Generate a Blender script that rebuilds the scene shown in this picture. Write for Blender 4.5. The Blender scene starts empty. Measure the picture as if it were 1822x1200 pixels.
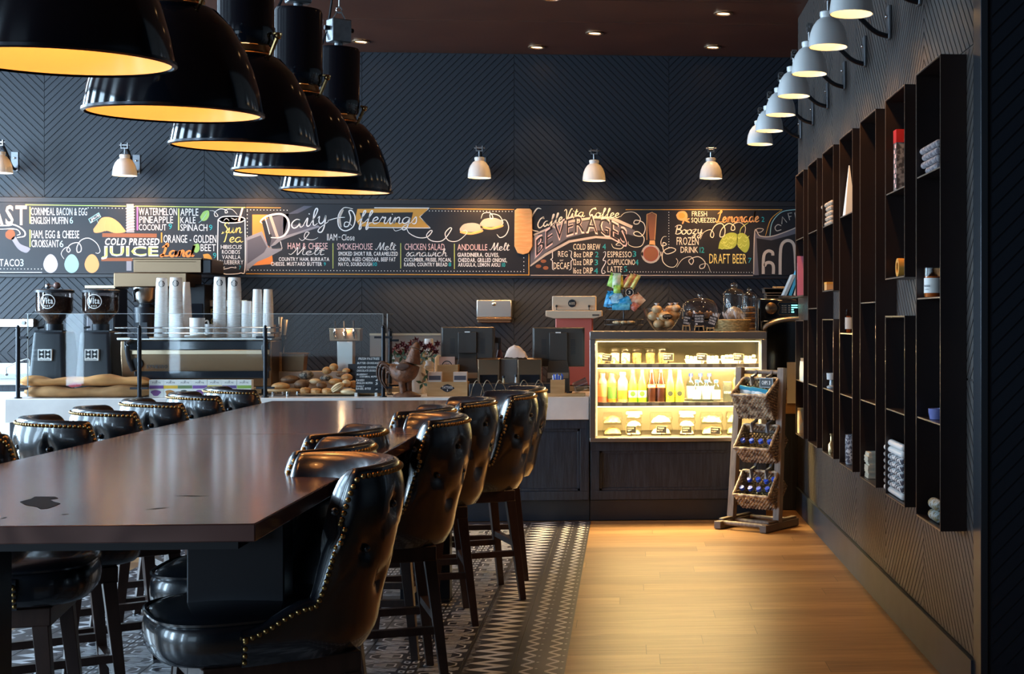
import bpy, math, random
from mathutils import Matrix, Vector
R_ = random.Random(7)
PI = math.pi
sc = bpy.context.scene
COL = sc.collection

# ---------------------------------------------------------------- camera
FPX, PX, PY, EYE, YAW = 2500.0, 1285.0, 568.0, 1.5, math.radians(3.9)
CS, SN = math.cos(YAW), math.sin(YAW)
cam = bpy.data.cameras.new('camera')
cam.sensor_fit = 'HORIZONTAL'; cam.sensor_width = 36.0
cam.lens = FPX / 1822 * 36
cam.shift_x = -(PX - 911) / 1822
cam.shift_y = -(600 - PY) / 1822
cam.clip_start = 0.05; cam.clip_end = 100
camo = bpy.data.objects.new('camera', cam); COL.objects.link(camo)
camo.location = (0, 0, EYE); camo.rotation_euler = (PI / 2, 0, -YAW)
sc.camera = camo

# ---------------------------------------------------------------- colour management, world, daylight
sc.view_settings.view_transform = 'Standard'; sc.view_settings.look = 'None'
sc.view_settings.gamma = 1.0; sc.view_settings.use_curve_mapping = False
sc.view_settings.exposure = 0.55
sc.cycles.use_denoising = True
sc.cycles.max_bounces = 7; sc.cycles.diffuse_bounces = 3; sc.cycles.glossy_bounces = 4
sc.cycles.transparent_max_bounces = 24; sc.cycles.transmission_bounces = 4
sc.cycles.sample_clamp_indirect = 4.0; sc.cycles.caustics_reflective = False; sc.cycles.caustics_refractive = False
w = bpy.data.worlds.new('world'); sc.world = w; w.use_nodes = True
w.node_tree.nodes['Background'].inputs[0].default_value = (0.28, 0.50, 1.0, 1)
w.node_tree.nodes['Background'].inputs[1].default_value = 0.02

def lamp(name, kind, loc, energy, color, rot=(0, 0, 0), **kw):
    l = bpy.data.lights.new(name, kind); l.energy = energy; l.color = color
    for k, v in kw.items(): setattr(l, k, v)
    o = bpy.data.objects.new(name, l); COL.objects.link(o); o.location = loc; o.rotation_euler = rot
    return o
DAY = (0.55, 0.78, 1.0)
# daylight through the four windows of the left wall and the glazed street front behind the camera
WINS = [(-2.6, -1.7), (1.5, 2.4), (3.6, 4.5), (5.6, 6.5), (8.0, 8.9), (10.4, 11.3)]
for (a, b), e in zip(WINS, (150, 190, 80, 90, 230, 330)):
    lamp('window_daylight', 'AREA', (-7.32, (a + b) / 2, 2.2), e, DAY, (0, -PI / 2, 0), shape='RECTANGLE', size=3.15, size_y=b - a)
lamp('window_daylight', 'AREA', (-5.4, -5.85, 2.0), 40, DAY, (PI / 2, 0, 0), shape='RECTANGLE', size=3.4, size_y=2.4)

# ---------------------------------------------------------------- pixel -> place (a point of known depth on the camera's ray)
def ray(px, py):
    u = (px - PX) / FPX; v = (PY - py) / FPX
    return CS * u + SN, -SN * u + CS, v
def onY(px, py, Y):
    d = ray(px, py); t = Y / d[1]; return Vector((d[0] * t, Y, EYE + d[2] * t))
def onZ(px, py, Z):
    d = ray(px, py); t = (Z - EYE) / d[2]; return Vector((d[0] * t, d[1] * t, Z))
def sc_at(Y, X=0.0):            # pixels per metre at a place
    return FPX / (X * SN + Y * CS)

# ---------------------------------------------------------------- materials
MATS = {}
def mat(name, col, rough=0.5, metal=0.0, spec=0.5, coat=0.0, emit=None, noise=None, bump=None, sheen=0, stretch=None, trans=0):
    if name in MATS: return MATS[name]
    m = bpy.data.materials.new(name); m.use_nodes = True
    nt = m.node_tree; b = nt.nodes['Principled BSDF']
    b.inputs['Base Color'].default_value = (*col, 1); b.inputs['Roughness'].default_value = rough
    b.inputs['Metallic'].default_value = metal; b.inputs['Specular IOR Level'].default_value = spec
    b.inputs['Coat Weight'].default_value = coat; b.inputs['Coat Roughness'].default_value = 0.08
    if trans: b.inputs['Transmission Weight'].default_value = trans
    if emit:
        b.inputs['Emission Color'].default_value = (*emit[0], 1); b.inputs['Emission Strength'].default_value = emit[1]
    if noise or bump:
        tc = nt.nodes.new('ShaderNodeTexCoord'); mp = nt.nodes.new('ShaderNodeMapping')
        nt.links.new(tc.outputs['Object'], mp.inputs[0])
        if stretch: mp.inputs['Scale'].default_value = stretch
    if noise:                  # (scale, second colour[, contrast])
        n = nt.nodes.new('ShaderNodeTexNoise'); n.inputs['Scale'].default_value = noise[0]; n.inputs['Detail'].default_value = 6
        nt.links.new(mp.outputs[0], n.inputs['Vector'])
        r = nt.nodes.new('ShaderNodeValToRGB'); k = noise[2] if len(noise) > 2 else 0.2
        r.color_ramp.elements[0].position = 0.5 - k; r.color_ramp.elements[1].position = 0.5 + k
        r.color_ramp.elements[0].color = (*col, 1); r.color_ramp.elements[1].color = (*noise[1], 1)
        nt.links.new(n.outputs[0], r.inputs[0]); nt.links.new(r.outputs[0], b.inputs['Base Color'])
    if bump:                   # (scale, strength, distance)
        n2 = nt.nodes.new('ShaderNodeTexNoise'); n2.inputs['Scale'].default_value = bump[0]; n2.inputs['Detail'].default_value = 4
        nt.links.new(mp.outputs[0], n2.inputs['Vector'])
        bp = nt.nodes.new('ShaderNodeBump'); bp.inputs['Strength'].default_value = bump[1]; bp.inputs['Distance'].default_value = bump[2]
        nt.links.new(n2.outputs[0], bp.inputs['Height']); nt.links.new(bp.outputs[0], b.inputs['Normal'])
    MATS[name] = m
    return m
def glass(name, tint=(1, 1, 1), refl=1.0, rough=0.02, ior=1.45):
    if name in MATS: return MATS[name]
    m = bpy.data.materials.new(name); m.use_nodes = True; nt = m.node_tree; nt.nodes.clear()
    o = nt.nodes.new('ShaderNodeOutputMaterial'); t = nt.nodes.new('ShaderNodeBsdfTransparent'); g = nt.nodes.new('ShaderNodeBsdfGlossy')
    f = nt.nodes.new('ShaderNodeFresnel'); ge = nt.nodes.new('ShaderNodeNewGeometry'); mm = nt.nodes.new('ShaderNodeMix'); mm.inputs[2].default_value = ior; mm.inputs[3].default_value = 1 / ior; nt.links.new(ge.outputs['Backfacing'], mm.inputs[0]); nt.links.new(mm.outputs[0], f.inputs[0]); mx = nt.nodes.new('ShaderNodeMixShader')
    t.inputs[0].default_value = (*tint, 1); g.inputs['Roughness'].default_value = rough
    mu = nt.nodes.new('ShaderNodeMath'); mu.operation = 'MULTIPLY'; mu.inputs[1].default_value = refl
    nt.links.new(f.outputs[0], mu.inputs[0]); nt.links.new(mu.outputs[0], mx.inputs[0])
    nt.links.new(t.outputs[0], mx.inputs[1]); nt.links.new(g.outputs[0], mx.inputs[2]); nt.links.new(mx.outputs[0], o.inputs[0])
    MATS[name] = m
    return m
M = {}
M['panel'] = mat('charcoal blue panel', (0.0105, 0.0135, 0.021), 0.45, bump=(60, 0.25, 0.002))
M['panel_wood'] = mat('dark stained panel', (0.095, 0.080, 0.070), 0.40, noise=(14, (0.045, 0.042, 0.044), 0.2), bump=(50, 0.3, 0.002), stretch=(1, 4, 0.6))
M['trim'] = mat('dark bronze trim', (0.030, 0.026, 0.028), 0.35)
M['ceiling'] = mat('dark red brown ceiling', (0.085, 0.032, 0.018), 0.4, noise=(2, (0.060, 0.022, 0.013)))
M['base'] = mat('slate baseboard', (0.035, 0.045, 0.060), 0.4, noise=(8, (0.022, 0.03, 0.042)))
M['counter_wood'] = mat('navy stained oak', (0.010, 0.014, 0.024), 0.42, noise=(9, (0.022, 0.030, 0.048), 0.12), bump=(40, 0.6, 0.003), stretch=(6, 6, 0.5))
M['kick'] = mat('navy kick plate', (0.008, 0.012, 0.020), 0.35, noise=(5, (0.012, 0.018, 0.028)))
M['quartz'] = mat('white quartz', (0.80, 0.77, 0.74), 0.25, noise=(5, (0.70, 0.67, 0.65), 0.12))
M['black'] = mat('black lacquer', (0.005, 0.007, 0.012), 0.10, coat=0.3)
M['blacksat'] = mat('black satin', (0.010, 0.012, 0.018), 0.42)
M['iron'] = mat('black iron', (0.016, 0.017, 0.022), 0.35, metal=0.5)
M['steelshelf'] = mat('blackened steel', (0.020, 0.015, 0.016), 0.30, metal=0.35, noise=(3, (0.034, 0.020, 0.017)))
M['steeledge'] = mat('bare steel edge', (0.42, 0.34, 0.27), 0.35, metal=0.9)
M['leather'] = mat('black leather', (0.005, 0.007, 0.011), 0.27, spec=0.75, coat=0.6, noise=(9, (0.009, 0.011, 0.016)), bump=(150, 0.22, 0.001))
M['brassnail'] = mat('antique brass', (0.42, 0.27, 0.10), 0.28, metal=1)
M['legwood'] = mat('walnut leg', (0.060, 0.030, 0.022), 0.36, noise=(12, (0.038, 0.019, 0.015)), stretch=(3, 3, 0.4))
M['white'] = mat('white enamel', (0.75, 0.76, 0.76), 0.3)
M['cup'] = mat('white paper', (0.93, 0.92, 0.90), 0.55)
M['steel'] = mat('brushed steel', (0.52, 0.50, 0.47), 0.30, metal=1, bump=(90, 0.08, 0.001), stretch=(0.3, 1, 8))
M['chrome'] = mat('chrome', (0.75, 0.75, 0.76), 0.10, metal=1)
M['board'] = mat('blackboard', (0.007, 0.007, 0.011), 0.5, noise=(4, (0.012, 0.0115, 0.016)))
M['glass'] = glass('clear glass', (0.97, 0.98, 0.98))
M['glassp'] = glass('guard glass', (0.97, 0.98, 0.98), 0.35)
def chalk(n, c): M[n] = mat('chalk ' + n, c, 0.8)
for n, c in dict(c_white=(0.82, 0.80, 0.80), c_pink=(0.85, 0.55, 0.55), c_teal=(0.02, 0.38, 0.42), c_lime=(0.55, 0.62, 0.16), c_orange=(0.80, 0.24, 0.05), c_gold=(0.60, 0.29, 0.05),
                 c_yellow=(0.85, 0.66, 0.20), c_mag=(0.65, 0.12, 0.40), c_blue=(0.50, 0.72, 0.85), c_grey=(0.10, 0.10, 0.13), c_cream=(0.88, 0.76, 0.60), c_tan=(0.70, 0.36, 0.14), c_brown=(0.26, 0.09, 0.04),
                 c_green=(0.25, 0.45, 0.12), c_hop=(0.33, 0.40, 0.06), c_smoke=(0.26, 0.26, 0.30), c_egg=(0.46, 0.44, 0.48), c_aqua=(0.28, 0.48, 0.48), c_peach=(0.70, 0.34, 0.13), c_rust=(0.30, 0.07, 0.05), c_light=(0.46, 0.40, 0.36)).items(): chalk(n, c)
def plain(n, c, r=0.5, **k): M[n] = mat(n, c, r, **k); return M[n]

# ---------------------------------------------------------------- mesh building
class MB:
    def __init__(s): s.v = []; s.f = []; s.m = []; s.M = None
    def T(s, m=None): s.M = m; return s
    def add(s, vs, fs, m=0):
        o = len(s.v)
        if s.M is not None: vs = [s.M @ Vector(p) for p in vs]
        s.v += [tuple(p) for p in vs]
        for f in fs: s.f.append([i + o for i in f]); s.m.append(m)
        return s
    def box(s, x0, x1, y0, y1, z0, z1, m=0):
        return s.add([(x, y, z) for z in (z0, z1) for y in (y0, y1) for x in (x0, x1)],
                     [(0, 2, 3, 1), (4, 5, 7, 6), (0, 1, 5, 4), (2, 6, 7, 3), (0, 4, 6, 2), (1, 3, 7, 5)], m)
    def cb(s, c, d, m=0):
        return s.box(c[0] - d[0] / 2, c[0] + d[0] / 2, c[1] - d[1] / 2, c[1] + d[1] / 2, c[2] - d[2] / 2, c[2] + d[2] / 2, m)
    def rings(s, rs, m=0, close=True, cap0=True, cap1=True):
        n = len(rs[0]); vs = [p for r in rs for p in r]; fs = []
        for i in range(len(rs) - 1):
            for j in range(n if close else n - 1):
                k = (j + 1) % n
                fs.append((i * n + j, i * n + k, (i + 1) * n + k, (i + 1) * n + j))
        if close and cap0: fs.append(tuple(range(n - 1, -1, -1)))
        if close and cap1: fs.append(tuple((len(rs) - 1) * n + j for j in range(n)))
        return s.add(vs, fs, m)
    def lathe(s, prof, n=20, c=(0, 0, 0), m=0, cap=True, sx=1, sy=1):
        rs = [[(c[0] + r * sx * math.cos(2 * PI * j / n), c[1] + r * sy * math.sin(2 * PI * j / n), c[2] + z) for j in range(n)] for r, z in prof]
        return s.rings(rs, m, True, cap, cap)
    def cyl(s, c, r, h, n=16, m=0, r2=None): return s.lathe([(r, 0), (r if r2 is None else r2, h)], n, c, m)
    def sph(s, c, r, n=10, m=0, sx=1, sy=1, sz=1):
        return s.lathe([(max(r * math.sin(PI * i / n), r * 0.02), -r * sz * math.cos(PI * i / n)) for i in range(n + 1)], 2 * n if n < 9 else n + 4, c, m, True, sx, sy)
    def tube(s, pts, r, n=8, m=0, closed=False, up=None):
        pts = [Vector(p) for p in pts]; rs = []; L = len(pts)
        for i, p in enumerate(pts):
            a = pts[(i - 1) % L] if (closed or i > 0) else p; b = pts[(i + 1) % L] if (closed or i < L - 1) else p
            t = (b - a).normalized(); u = up and Vector(up) or (Vector((0, 0, 1)) if abs(t.z) < 0.95 else Vector((1, 0, 0)))
            x = t.cross(u).normalized(); y = t.cross(x).normalized(); rr = r[i] if isinstance(r, (list, tuple)) else r
            rs.append([p + x * rr * math.cos(2 * PI * j / n + PI / n) + y * rr * math.sin(2 * PI * j / n + PI / n) for j in range(n)])
        if closed: rs.append(rs[0])
        return s.rings(rs, m, True, not closed, not closed)
    def bar(s, a, b, w0, w1=None, m=0): return s.tube([a, b], [w0 * 0.7071, (w1 or w0) * 0.7071], 4, m)
    def prism(s, poly, y0, y1, m=0):      # polygon in XZ pushed along Y
        n = len(poly); vs = [(x, y0, z) for x, z in poly] + [(x, y1, z) for x, z in poly]
        return s.add(vs, [tuple(range(n)), tuple(range(2 * n - 1, n - 1, -1))] + [(j, j + n, (j + 1) % n + n, (j + 1) % n) for j in range(n)], m)
    def poly(s, pts, m=0): return s.add(pts, [tuple(range(len(pts)))], m)
    def grid(s, fn, nu, nv, m=0, wrap=False):
        vs = [fn(i / nu, j / nv) for i in range(nu + (0 if wrap else 1)) for j in range(nv + 1)]; k = nv + 1; N = nu if wrap else nu + 1
        return s.add(vs, [(i * k + j, ((i + 1) % N) * k + j, ((i + 1) % N) * k + j + 1, i * k + j + 1) for i in range(nu) for j in range(nv)], m)
    def build(s, name, mats, parent=None, bevel=0, smooth=38, loc=None, sub=0, solid=0):
        me = bpy.data.meshes.new(name); me.from_pydata(s.v, [], s.f)
        for m in (mats if isinstance(mats, (list, tuple)) else [mats]): me.materials.append(m)
        me.polygons.foreach_set('material_index', s.m)
        if smooth:
            me.polygons.foreach_set('use_smooth', [True] * len(me.polygons)); me.set_sharp_from_angle(angle=math.radians(smooth))
        me.update()
        o = bpy.data.objects.new(name, me); COL.objects.link(o)
        if parent: o.parent = parent
        if loc is not None: o.location = loc
        if solid:
            b = o.modifiers.new('solid', 'SOLIDIFY'); b.thickness = solid; b.offset = -1
        if bevel:
            b = o.modifiers.new('bevel', 'BEVEL'); b.width = bevel; b.segments = 2; b.limit_method = 'ANGLE'
        if sub:
            b = o.modifiers.new('sub', 'SUBSURF'); b.levels = sub; b.render_levels = sub
        return o
def tag(o, label=None, cat=None, group=None, kind=None):
    if label: o['label'] = label
    if cat: o['category'] = cat
    if group: o['group'] = group
    if kind: o['kind'] = kind
    return o
def thing(name, label, cat, loc=(0, 0, 0), rz=0, group=None, kind=None):
    o = bpy.data.objects.new(name, None); COL.objects.link(o); o.location = loc; o.rotation_euler = (0, 0, rz)
    return tag(o, label, cat, group, kind)
def dup(root, loc, rz, label, group=None):
    def cp(o, par):
        c = o.copy(); COL.objects.link(c); c.parent = par
        for ch in o.children: cp(ch, c)
        return c
    r = cp(root, None); r.location = loc; r.rotation_euler = (0, 0, rz); r['label'] = label
    if group: r['group'] = group
    return r
def struct(name, mb, m, **k): return tag(mb.build(name, m, **k), kind='structure')
def RZ(a): return Matrix.Rotation(a, 4, 'Z')
def TR(x, y, z): return Matrix.Translation((x, y, z))

# ---------------------------------------------------------------- lettering
GL = {}
def load_glyphs():
    chars = 'ABCDEFGHIJKLMNOPQRSTUVWXYZabcdefghijklmnopqrstuvwxyz0123456789&.,-+$!?{}()/*'
    obs = []
    for ch in chars:
        for bold in (0, 1):
            cu = bpy.data.curves.new('glyph', 'FONT'); cu.body = ch; cu.resolution_u = 2; cu.offset = 0.022 if bold else 0.0
            o = bpy.data.objects.new('glyph', cu); COL.objects.link(o); obs.append((ch, bold, o, cu))
    dg = bpy.context.evaluated_depsgraph_get(); dg.update()
    for ch, bold, o, cu in obs:
        me = bpy.data.meshes.new_from_object(o.evaluated_get(dg))
        vs = [(v.co.x, v.co.y) for v in me.vertices]; fs = [tuple(p.vertices) for p in me.polygons]
        if vs:
            x0 = min(v[0] for v in vs); x1 = max(v[0] for v in vs)
            GL[ch, bold] = ([(x - x0, y) for x, y in vs], fs, x1 - x0)
        bpy.data.meshes.remove(me)
    for ch, bold, o, cu in obs: bpy.data.objects.remove(o); bpy.data.curves.remove(cu)
load_glyphs()
def text(mb, s, x, z, w, h, y=0.0, m=0, bold=0, shear=0.0, arc=None, gap=0.10, pt=None):
    """capital letters h tall, the whole line w wide, standing in XZ at y and facing -Y; arc(t)->(dx,dz,slope)"""
    items = []; cx = 0.0
    for ch in s:
        if ch == ' ' or (ch, bold) not in GL: cx += 0.32; continue
        vs, fs, a = GL[ch, bold]; items.append((vs, fs, cx)); cx += a + gap
    W = max(cx - gap, 0.01); kx = w / W; kz = h / 0.70
    for vs, fs, o in items:
        out = []
        for vx, vz in vs:
            X = (o + vx) * kx + shear * vz * kz; Z = vz * kz
            if arc:
                dz, sl = arc((o + vx) / W); Z += dz
            out.append(pt(x + X, z + Z) if pt else (x + X, y, z + Z))
        mb.add(out, fs, m)
def crom(P, n=7):
    out = []
    for i in range(len(P) - 1):
        p0 = P[max(i - 1, 0)]; p1 = P[i]; p2 = P[i + 1]; p3 = P[min(i + 2, len(P) - 1)]
        for k in range(n):
            t = k / n; t2 = t * t; t3 = t2 * t
            out.append(tuple(0.5 * (2 * b + (c - a) * t + (2 * a - 5 * b + 4 * c - d) * t2 + (3 * b - a - 3 * c + d) * t3) for a, b, c, d in zip(p0, p1, p2, p3)))
    return out + [tuple(P[-1])]
def stroke(mb, P, wd, y=0.0, m=0, n=7, taper=True):
    Q = crom(P, n) if n > 1 else list(P); L = len(Q)
    vs = []; fs = []
    for i, (a, b) in enumerate(Q):
        p, q = Q[max(i - 1, 0)], Q[min(i + 1, L - 1)]; dx, dz = q[0] - p[0], q[1] - p[1]; d = math.hypot(dx, dz) or 1
        k = wd / 2 * ((0.45 + 0.55 * min(1, 4 * i / L, 4 * (L - 1 - i) / L)) if taper else 1)
        vs += [(a - dz / d * k, y, b + dx / d * k), (a + dz / d * k, y, b - dx / d * k)]
        if i: fs.append((2 * i - 2, 2 * i - 1, 2 * i + 1, 2 * i))
    mb.add(vs, fs, m)
SCR = {
 'a': (1.1, [(.75,.9),(.4,1),(.1,.7),(.08,.3),(.3,0),(.6,.15),(.78,.6),(.8,.95),(.78,.3),(.9,0),(1.15,.2)]),
 'c': (.8, [(.7,.85),(.45,1),(.15,.8),(.08,.4),(.25,.05),(.5,0),(.85,.2)]),
 'd': (1.1, [(.75,.85),(.4,1),(.1,.7),(.08,.3),(.3,0),(.6,.15),(.8,.7),(.95,2),(.8,.4),(.92,0),(1.15,.2)]),
 'e': (.8, [(.05,.35),(.4,.5),(.6,.75),(.45,1),(.2,.85),(.1,.4),(.25,.05),(.5,0),(.85,.25)]),
 'f': (.75, [(0,.2),(.35,.9),(.6,1.7),(.55,2),(.4,1.8),(.35,.8),(.3,-.5),(.35,-.9),(.5,-.7),(.45,-.1),(.8,.2)]),
 'g': (1.05, [(.75,.9),(.4,1),(.1,.7),(.1,.25),(.35,.05),(.65,.3),(.8,.9),(.75,-.3),(.55,-.9),(.25,-.85),(.3,-.4),(1.1,.25)]),
 'h': (1.0, [(0,.2),(.35,1.2),(.45,1.9),(.3,1.95),(.25,1),(.22,0),(.3,.6),(.55,1),(.72,.8),(.72,.2),(.85,0),(1.05,.2)]),
 'i': (.6, [(0,.2),(.3,1),(.3,.2),(.45,0),(.65,.2)], [(.36,1.42),(.42,1.5)]),
 'l': (.6, [(0,.2),(.35,1.1),(.5,1.8),(.35,2),(.22,1.5),(.25,.3),(.4,0),(.65,.2)]),
 'm': (1.35, [(0,.2),(.2,1),(.2,0),(.3,.7),(.5,1),(.62,.8),(.62,0),(.72,.7),(.9,1),(1.05,.8),(1.05,.2),(1.2,0),(1.4,.2)]),
 'n': (1.0, [(0,.2),(.2,1),(.2,0),(.3,.7),(.55,1),(.7,.8),(.7,.2),(.85,0),(1.05,.2)]),
 'o': (.9, [(.45,1),(.15,.8),(.08,.4),(.25,.03),(.5,0),(.75,.3),(.72,.75),(.45,1),(.6,.8),(.95,.9)]),
 'r': (.85, [(0,.2),(.25,1.05),(.35,.9),(.6,.95),(.55,.3),(.7,0),(.9,.2)]),
 's': (.65, [(0,.2),(.35,1.05),(.5,.6),(.5,.15),(.3,0),(.1,.15)]),
 't': (.65, [(0,.2),(.3,1.7),(.25,.3),(.4,0),(.7,.2)], [(0,1.2),(.6,1.25)]),
 'u': (1.0, [(0,.6),(.15,1),(.15,.3),(.35,0),(.6,.3),(.7,1),(.7,.2),(.85,0),(1.05,.2)]),
 'w': (1.1, [(0,.8),(.15,1),(.15,.3),(.3,0),(.5,.3),(.55,.9),(.58,.2),(.75,0),(.95,.4),(.98,1),(1.15,.9)]),
 'y': (.95, [(0,.8),(.15,1),(.15,.4),(.35,.1),(.6,.4),(.7,1),(.68,-.3),(.5,-.9),(.2,-.8),(.3,-.4),(1.,.25)]),
 'z': (.8, [(.1,.95),(.6,1),(.15,.1),(.5,0),(.55,-.5),(.3,-.9),(.15,-.6),(.9,.2)]),
 'D': (1.4, [(.3,1.9),(.35,0)], [(0,.1),(.5,0),(1.1,.3),(1.3,1),(1.05,1.7),(.4,2),(-.2,1.8),(-.3,1.5),(-.1,1.4)]),
 'O': (1.3, [(.9,1.9),(.4,1.8),(.05,1),(.3,.1),(.8,0),(1.2,.7),(1.1,1.6),(.7,2),(.5,1.6),(.9,1.3)]),
 'C': (1.1, [(1.1,1.6),(.95,1.95),(.8,1.7),(.95,2),(.4,1.7),(.1,.8),(.4,.05),(.8,.05),(1.1,.4)]),
 'V': (1.05, [(-.1,1.7),(.1,2),(.3,1.6),(.5,0),(.9,1.6),(1.1,2),(1.2,1.8)]),
 'M': (1.5, [(-.3,.3),(0,.1),(.3,1),(.5,2),(.6,.6),(.7,0),(1.0,1.2),(1.2,2),(1.2,.4),(1.4,0),(1.6,.2)]),
 'L': (.95, [(-.1,1.6),(.2,1.9),(.5,1.8),(.6,2.1),(.4,2.2),(.35,1.3),(.15,.2),(-.1,0),(.0,.25),(.5,.05),(1.0,.1)]),
 'S': (.9, [(.9,1.7),(.6,2),(.3,1.6),(.6,1.1),(.8,.6),(.5,.05),(.1,.2)]),
 'T': (1.0, [(-.2,1.7),(.2,2),(1.1,1.95)], [(.55,1.95),(.45,.3),(.3,0)]),
 'B': (1.1, [(.3,1.9),(.2,0)], [(-.1,1.6),(.3,2),(.9,1.9),(.85,1.3),(.4,1.1),(.95,.9),(1.,.3),(.5,0),(.1,.15)]),
}
def script(mb, s, x, z, w, xh, wd, y=0.0, m=0, slope=0.0, shear=0.12):
    W = sum(SCR[c][0] if c in SCR else 0.5 for c in s); k = w / W; cx = 0.0
    for c in s:
        if c not in SCR: cx += 0.5; continue
        for st in SCR[c][1:]:
            stroke(mb, [(x + (cx + a + shear * b) * k, z + b * xh + (cx + a) * k * slope) for a, b in st], wd, y, m)
        cx += SCR[c][0]
def disc(mb, x, z, r, y, m=0, n=16, rz=None): mb.poly([(x + r * math.cos(2 * PI * i / n), y, z + (rz or r) * math.sin(2 * PI * i / n)) for i in range(n)], m)
def ringf(mb, x, z, r, wd, y, m=0, n=28): stroke(mb, [(x + r * math.cos(2 * PI * i / n), z + r * math.sin(2 * PI * i / n)) for i in range(n + 1)], wd, y, m, 1, False)
# ================================================================ the room
XW, YB, ZC, YF = 1.345, 12.6, 3.86, 5.33          # right wall plane, back wall plane, ceiling, near end of the right wall
def clip(poly, inside, cut):
    out = []
    for i, p in enumerate(poly):
        q = poly[(i + 1) % len(poly)]; a, b = inside(p), inside(q)
        if a >= 0: out.append(p)
        if a * b < 0: t = a / (a - b); out.append((p[0] + (q[0] - p[0]) * t, p[1] + (q[1] - p[1]) * t))
    return out
def cliprect(poly, u0, u1, v0, v1):
    for f in (lambda p: p[0] - u0, lambda p: u1 - p[0], lambda p: p[1] - v0, lambda p: v1 - p[1]):
        poly = clip(poly, f, None)
        if len(poly) < 3: return None
    return poly
def slats(mb, u0, u1, v0, v1, sgn, pitch, gap, to, deep=0.005):
    """diagonal boards clipped to one panel; to(u,v,d) places a face point d proud of the wall"""
    u0 += 0.002; u1 -= 0.002; v0 += 0.002; v1 -= 0.002
    h = v1 - v0; w = u1 - u0; k = -int(h / pitch) - 2
    while k * pitch < w + h:
        a, b = u0 + k * pitch, u0 + (k + 1) * pitch - gap
        if sgn > 0: P = [(a, v0), (b, v0), (b + h, v1), (a + h, v1)]
        else: P = [(a + h, v0), (b + h, v0), (b, v1), (a, v1)]
        if sgn > 0: P = [(x - 0, y) for x, y in P]
        Q = cliprect(P, u0, u1, v0, v1)
        if Q:
            n = len(Q); mb.add([to(u, v, deep) for u, v in Q] + [to(u, v, -0.001) for u, v in Q],
                               [tuple(range(n))] + [(j, j + n, (j + 1) % n + n, (j + 1) % n) for j in range(n)])
        k += 1
# back wall: chevron of grooved boards
mb = MB(); mb.box(-7.4, 4.2, YB, YB + 0.12, 0, ZC)
seams = [-7.77, -6.41, -5.05, -3.69, -2.33, -0.996, 0.379, 1.74, 3.1]
for i in range(len(seams) - 1):
    a, b = max(seams[i], -7.35), min(seams[i + 1], 4.15)
    s = 1 if i % 2 == 0 else -1
    slats(mb, a, b, 2.56, ZC - 0.005, s, 0.066, 0.011, lambda u, v, d: (u, YB - d, v), 0.007)
    slats(mb, a, b, 1.21, 1.86, -s, 0.066, 0.011, lambda u, v, d: (u, YB - d, v), 0.007)
    slats(mb, a, b, 0.05, 1.205, s, 0.066, 0.011, lambda u, v, d: (u, YB - d, v), 0.007)
struct('wall_back', mb, M['panel'], smooth=0)
# right wall with the same boards, seen edge on
mb = MB(); YE = 10.93
mb.box(XW, XW + 0.16, YF + 0.005, YE, 0, ZC)
ys = [5.36, 6.27, 7.2, 8.14, 9.1, 10.0, YE]
for i in range(len(ys) - 1):
    s = 1 if i % 2 else -1
    slats(mb, ys[i], ys[i + 1], 0.19, 1.26, -s, 0.062, 0.011, lambda u, v, d: (XW - d, u, v), 0.005)
    slats(mb, ys[i], ys[i + 1], 1.265, 2.56, s, 0.062, 0.011, lambda u, v, d: (XW - d, u, v), 0.005)
    slats(mb, ys[i], ys[i + 1], 2.565, ZC - 0.005, -s, 0.062, 0.011, lambda u, v, d: (XW - d, u, v), 0.005)
struct('wall_right', mb, M['panel_wood'], smooth=0)
mb = MB(); mb.box(XW - 0.022, XW - 0.002, YF, YE, 0, 0.185)
struct('baseboard_right', mb, M['base'])
# the corner post and the wall that turns away to the right, nearer the camera
mb = MB(); mb.box(XW + 0.016, 4.2, YF - 0.10, YF, 0, ZC)
slats(mb, XW + 0.03, 4.1, 0.19, ZC - 0.005, 1, 0.066, 0.011, lambda u, v, d: (u, YF - 0.10 - d, v), 0.005)
struct('wall_front', mb, M['panel'], smooth=0)
mb = MB(); mb.box(XW - 0.012, XW + 0.016, YF - 0.112, YF + 0.004, 0, ZC)
struct('trim_1', mb, mat('corner strip', (0.05, 0.055, 0.065), 0.3, metal=0.5), bevel=0.002)
# ceiling, hidden parts of the shell that shade and light the room
mb = MB(); mb.box(-7.5, 4.3, -6.2, YB + 0.1, ZC, ZC + 0.1)
for y in (9.0, 10.42, 11.2): mb.box(-7.4, 1.3, y, y + 0.012, ZC - 0.004, ZC)
struct('ceiling', mb, M['ceiling'])
mb = MB(); mb.box(4.2, 4.35, -6, YB, 0, ZC); struct('wall_far_right', mb, M['panel'])
mb = MB()
edge = -6.0
for (a, b) in WINS:
    mb.box(-7.35, -7.2, edge, a, 0, ZC); edge = b
    mb.box(-7.35, -7.2, a, b, 0, 0.6); mb.box(-7.35, -7.2, a, b, 3.8, ZC)
    mb.box(-7.30, -7.24, a, b, 2.40, 2.46)
mb.box(-7.35, -7.2, edge, YB, 0, ZC)
struct('wall_left', mb, M['panel'])
mb = MB(); mb.box(-3.6, 4.3, -6.05, -5.95, 0, ZC); mb.box(-7.35, -3.6, -6.05, -5.95, 3.3, ZC); mb.box(-7.35, -3.6, -6.05, -5.95, 0, 0.6)
struct('wall_front.001', mb, M['panel'])
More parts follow.
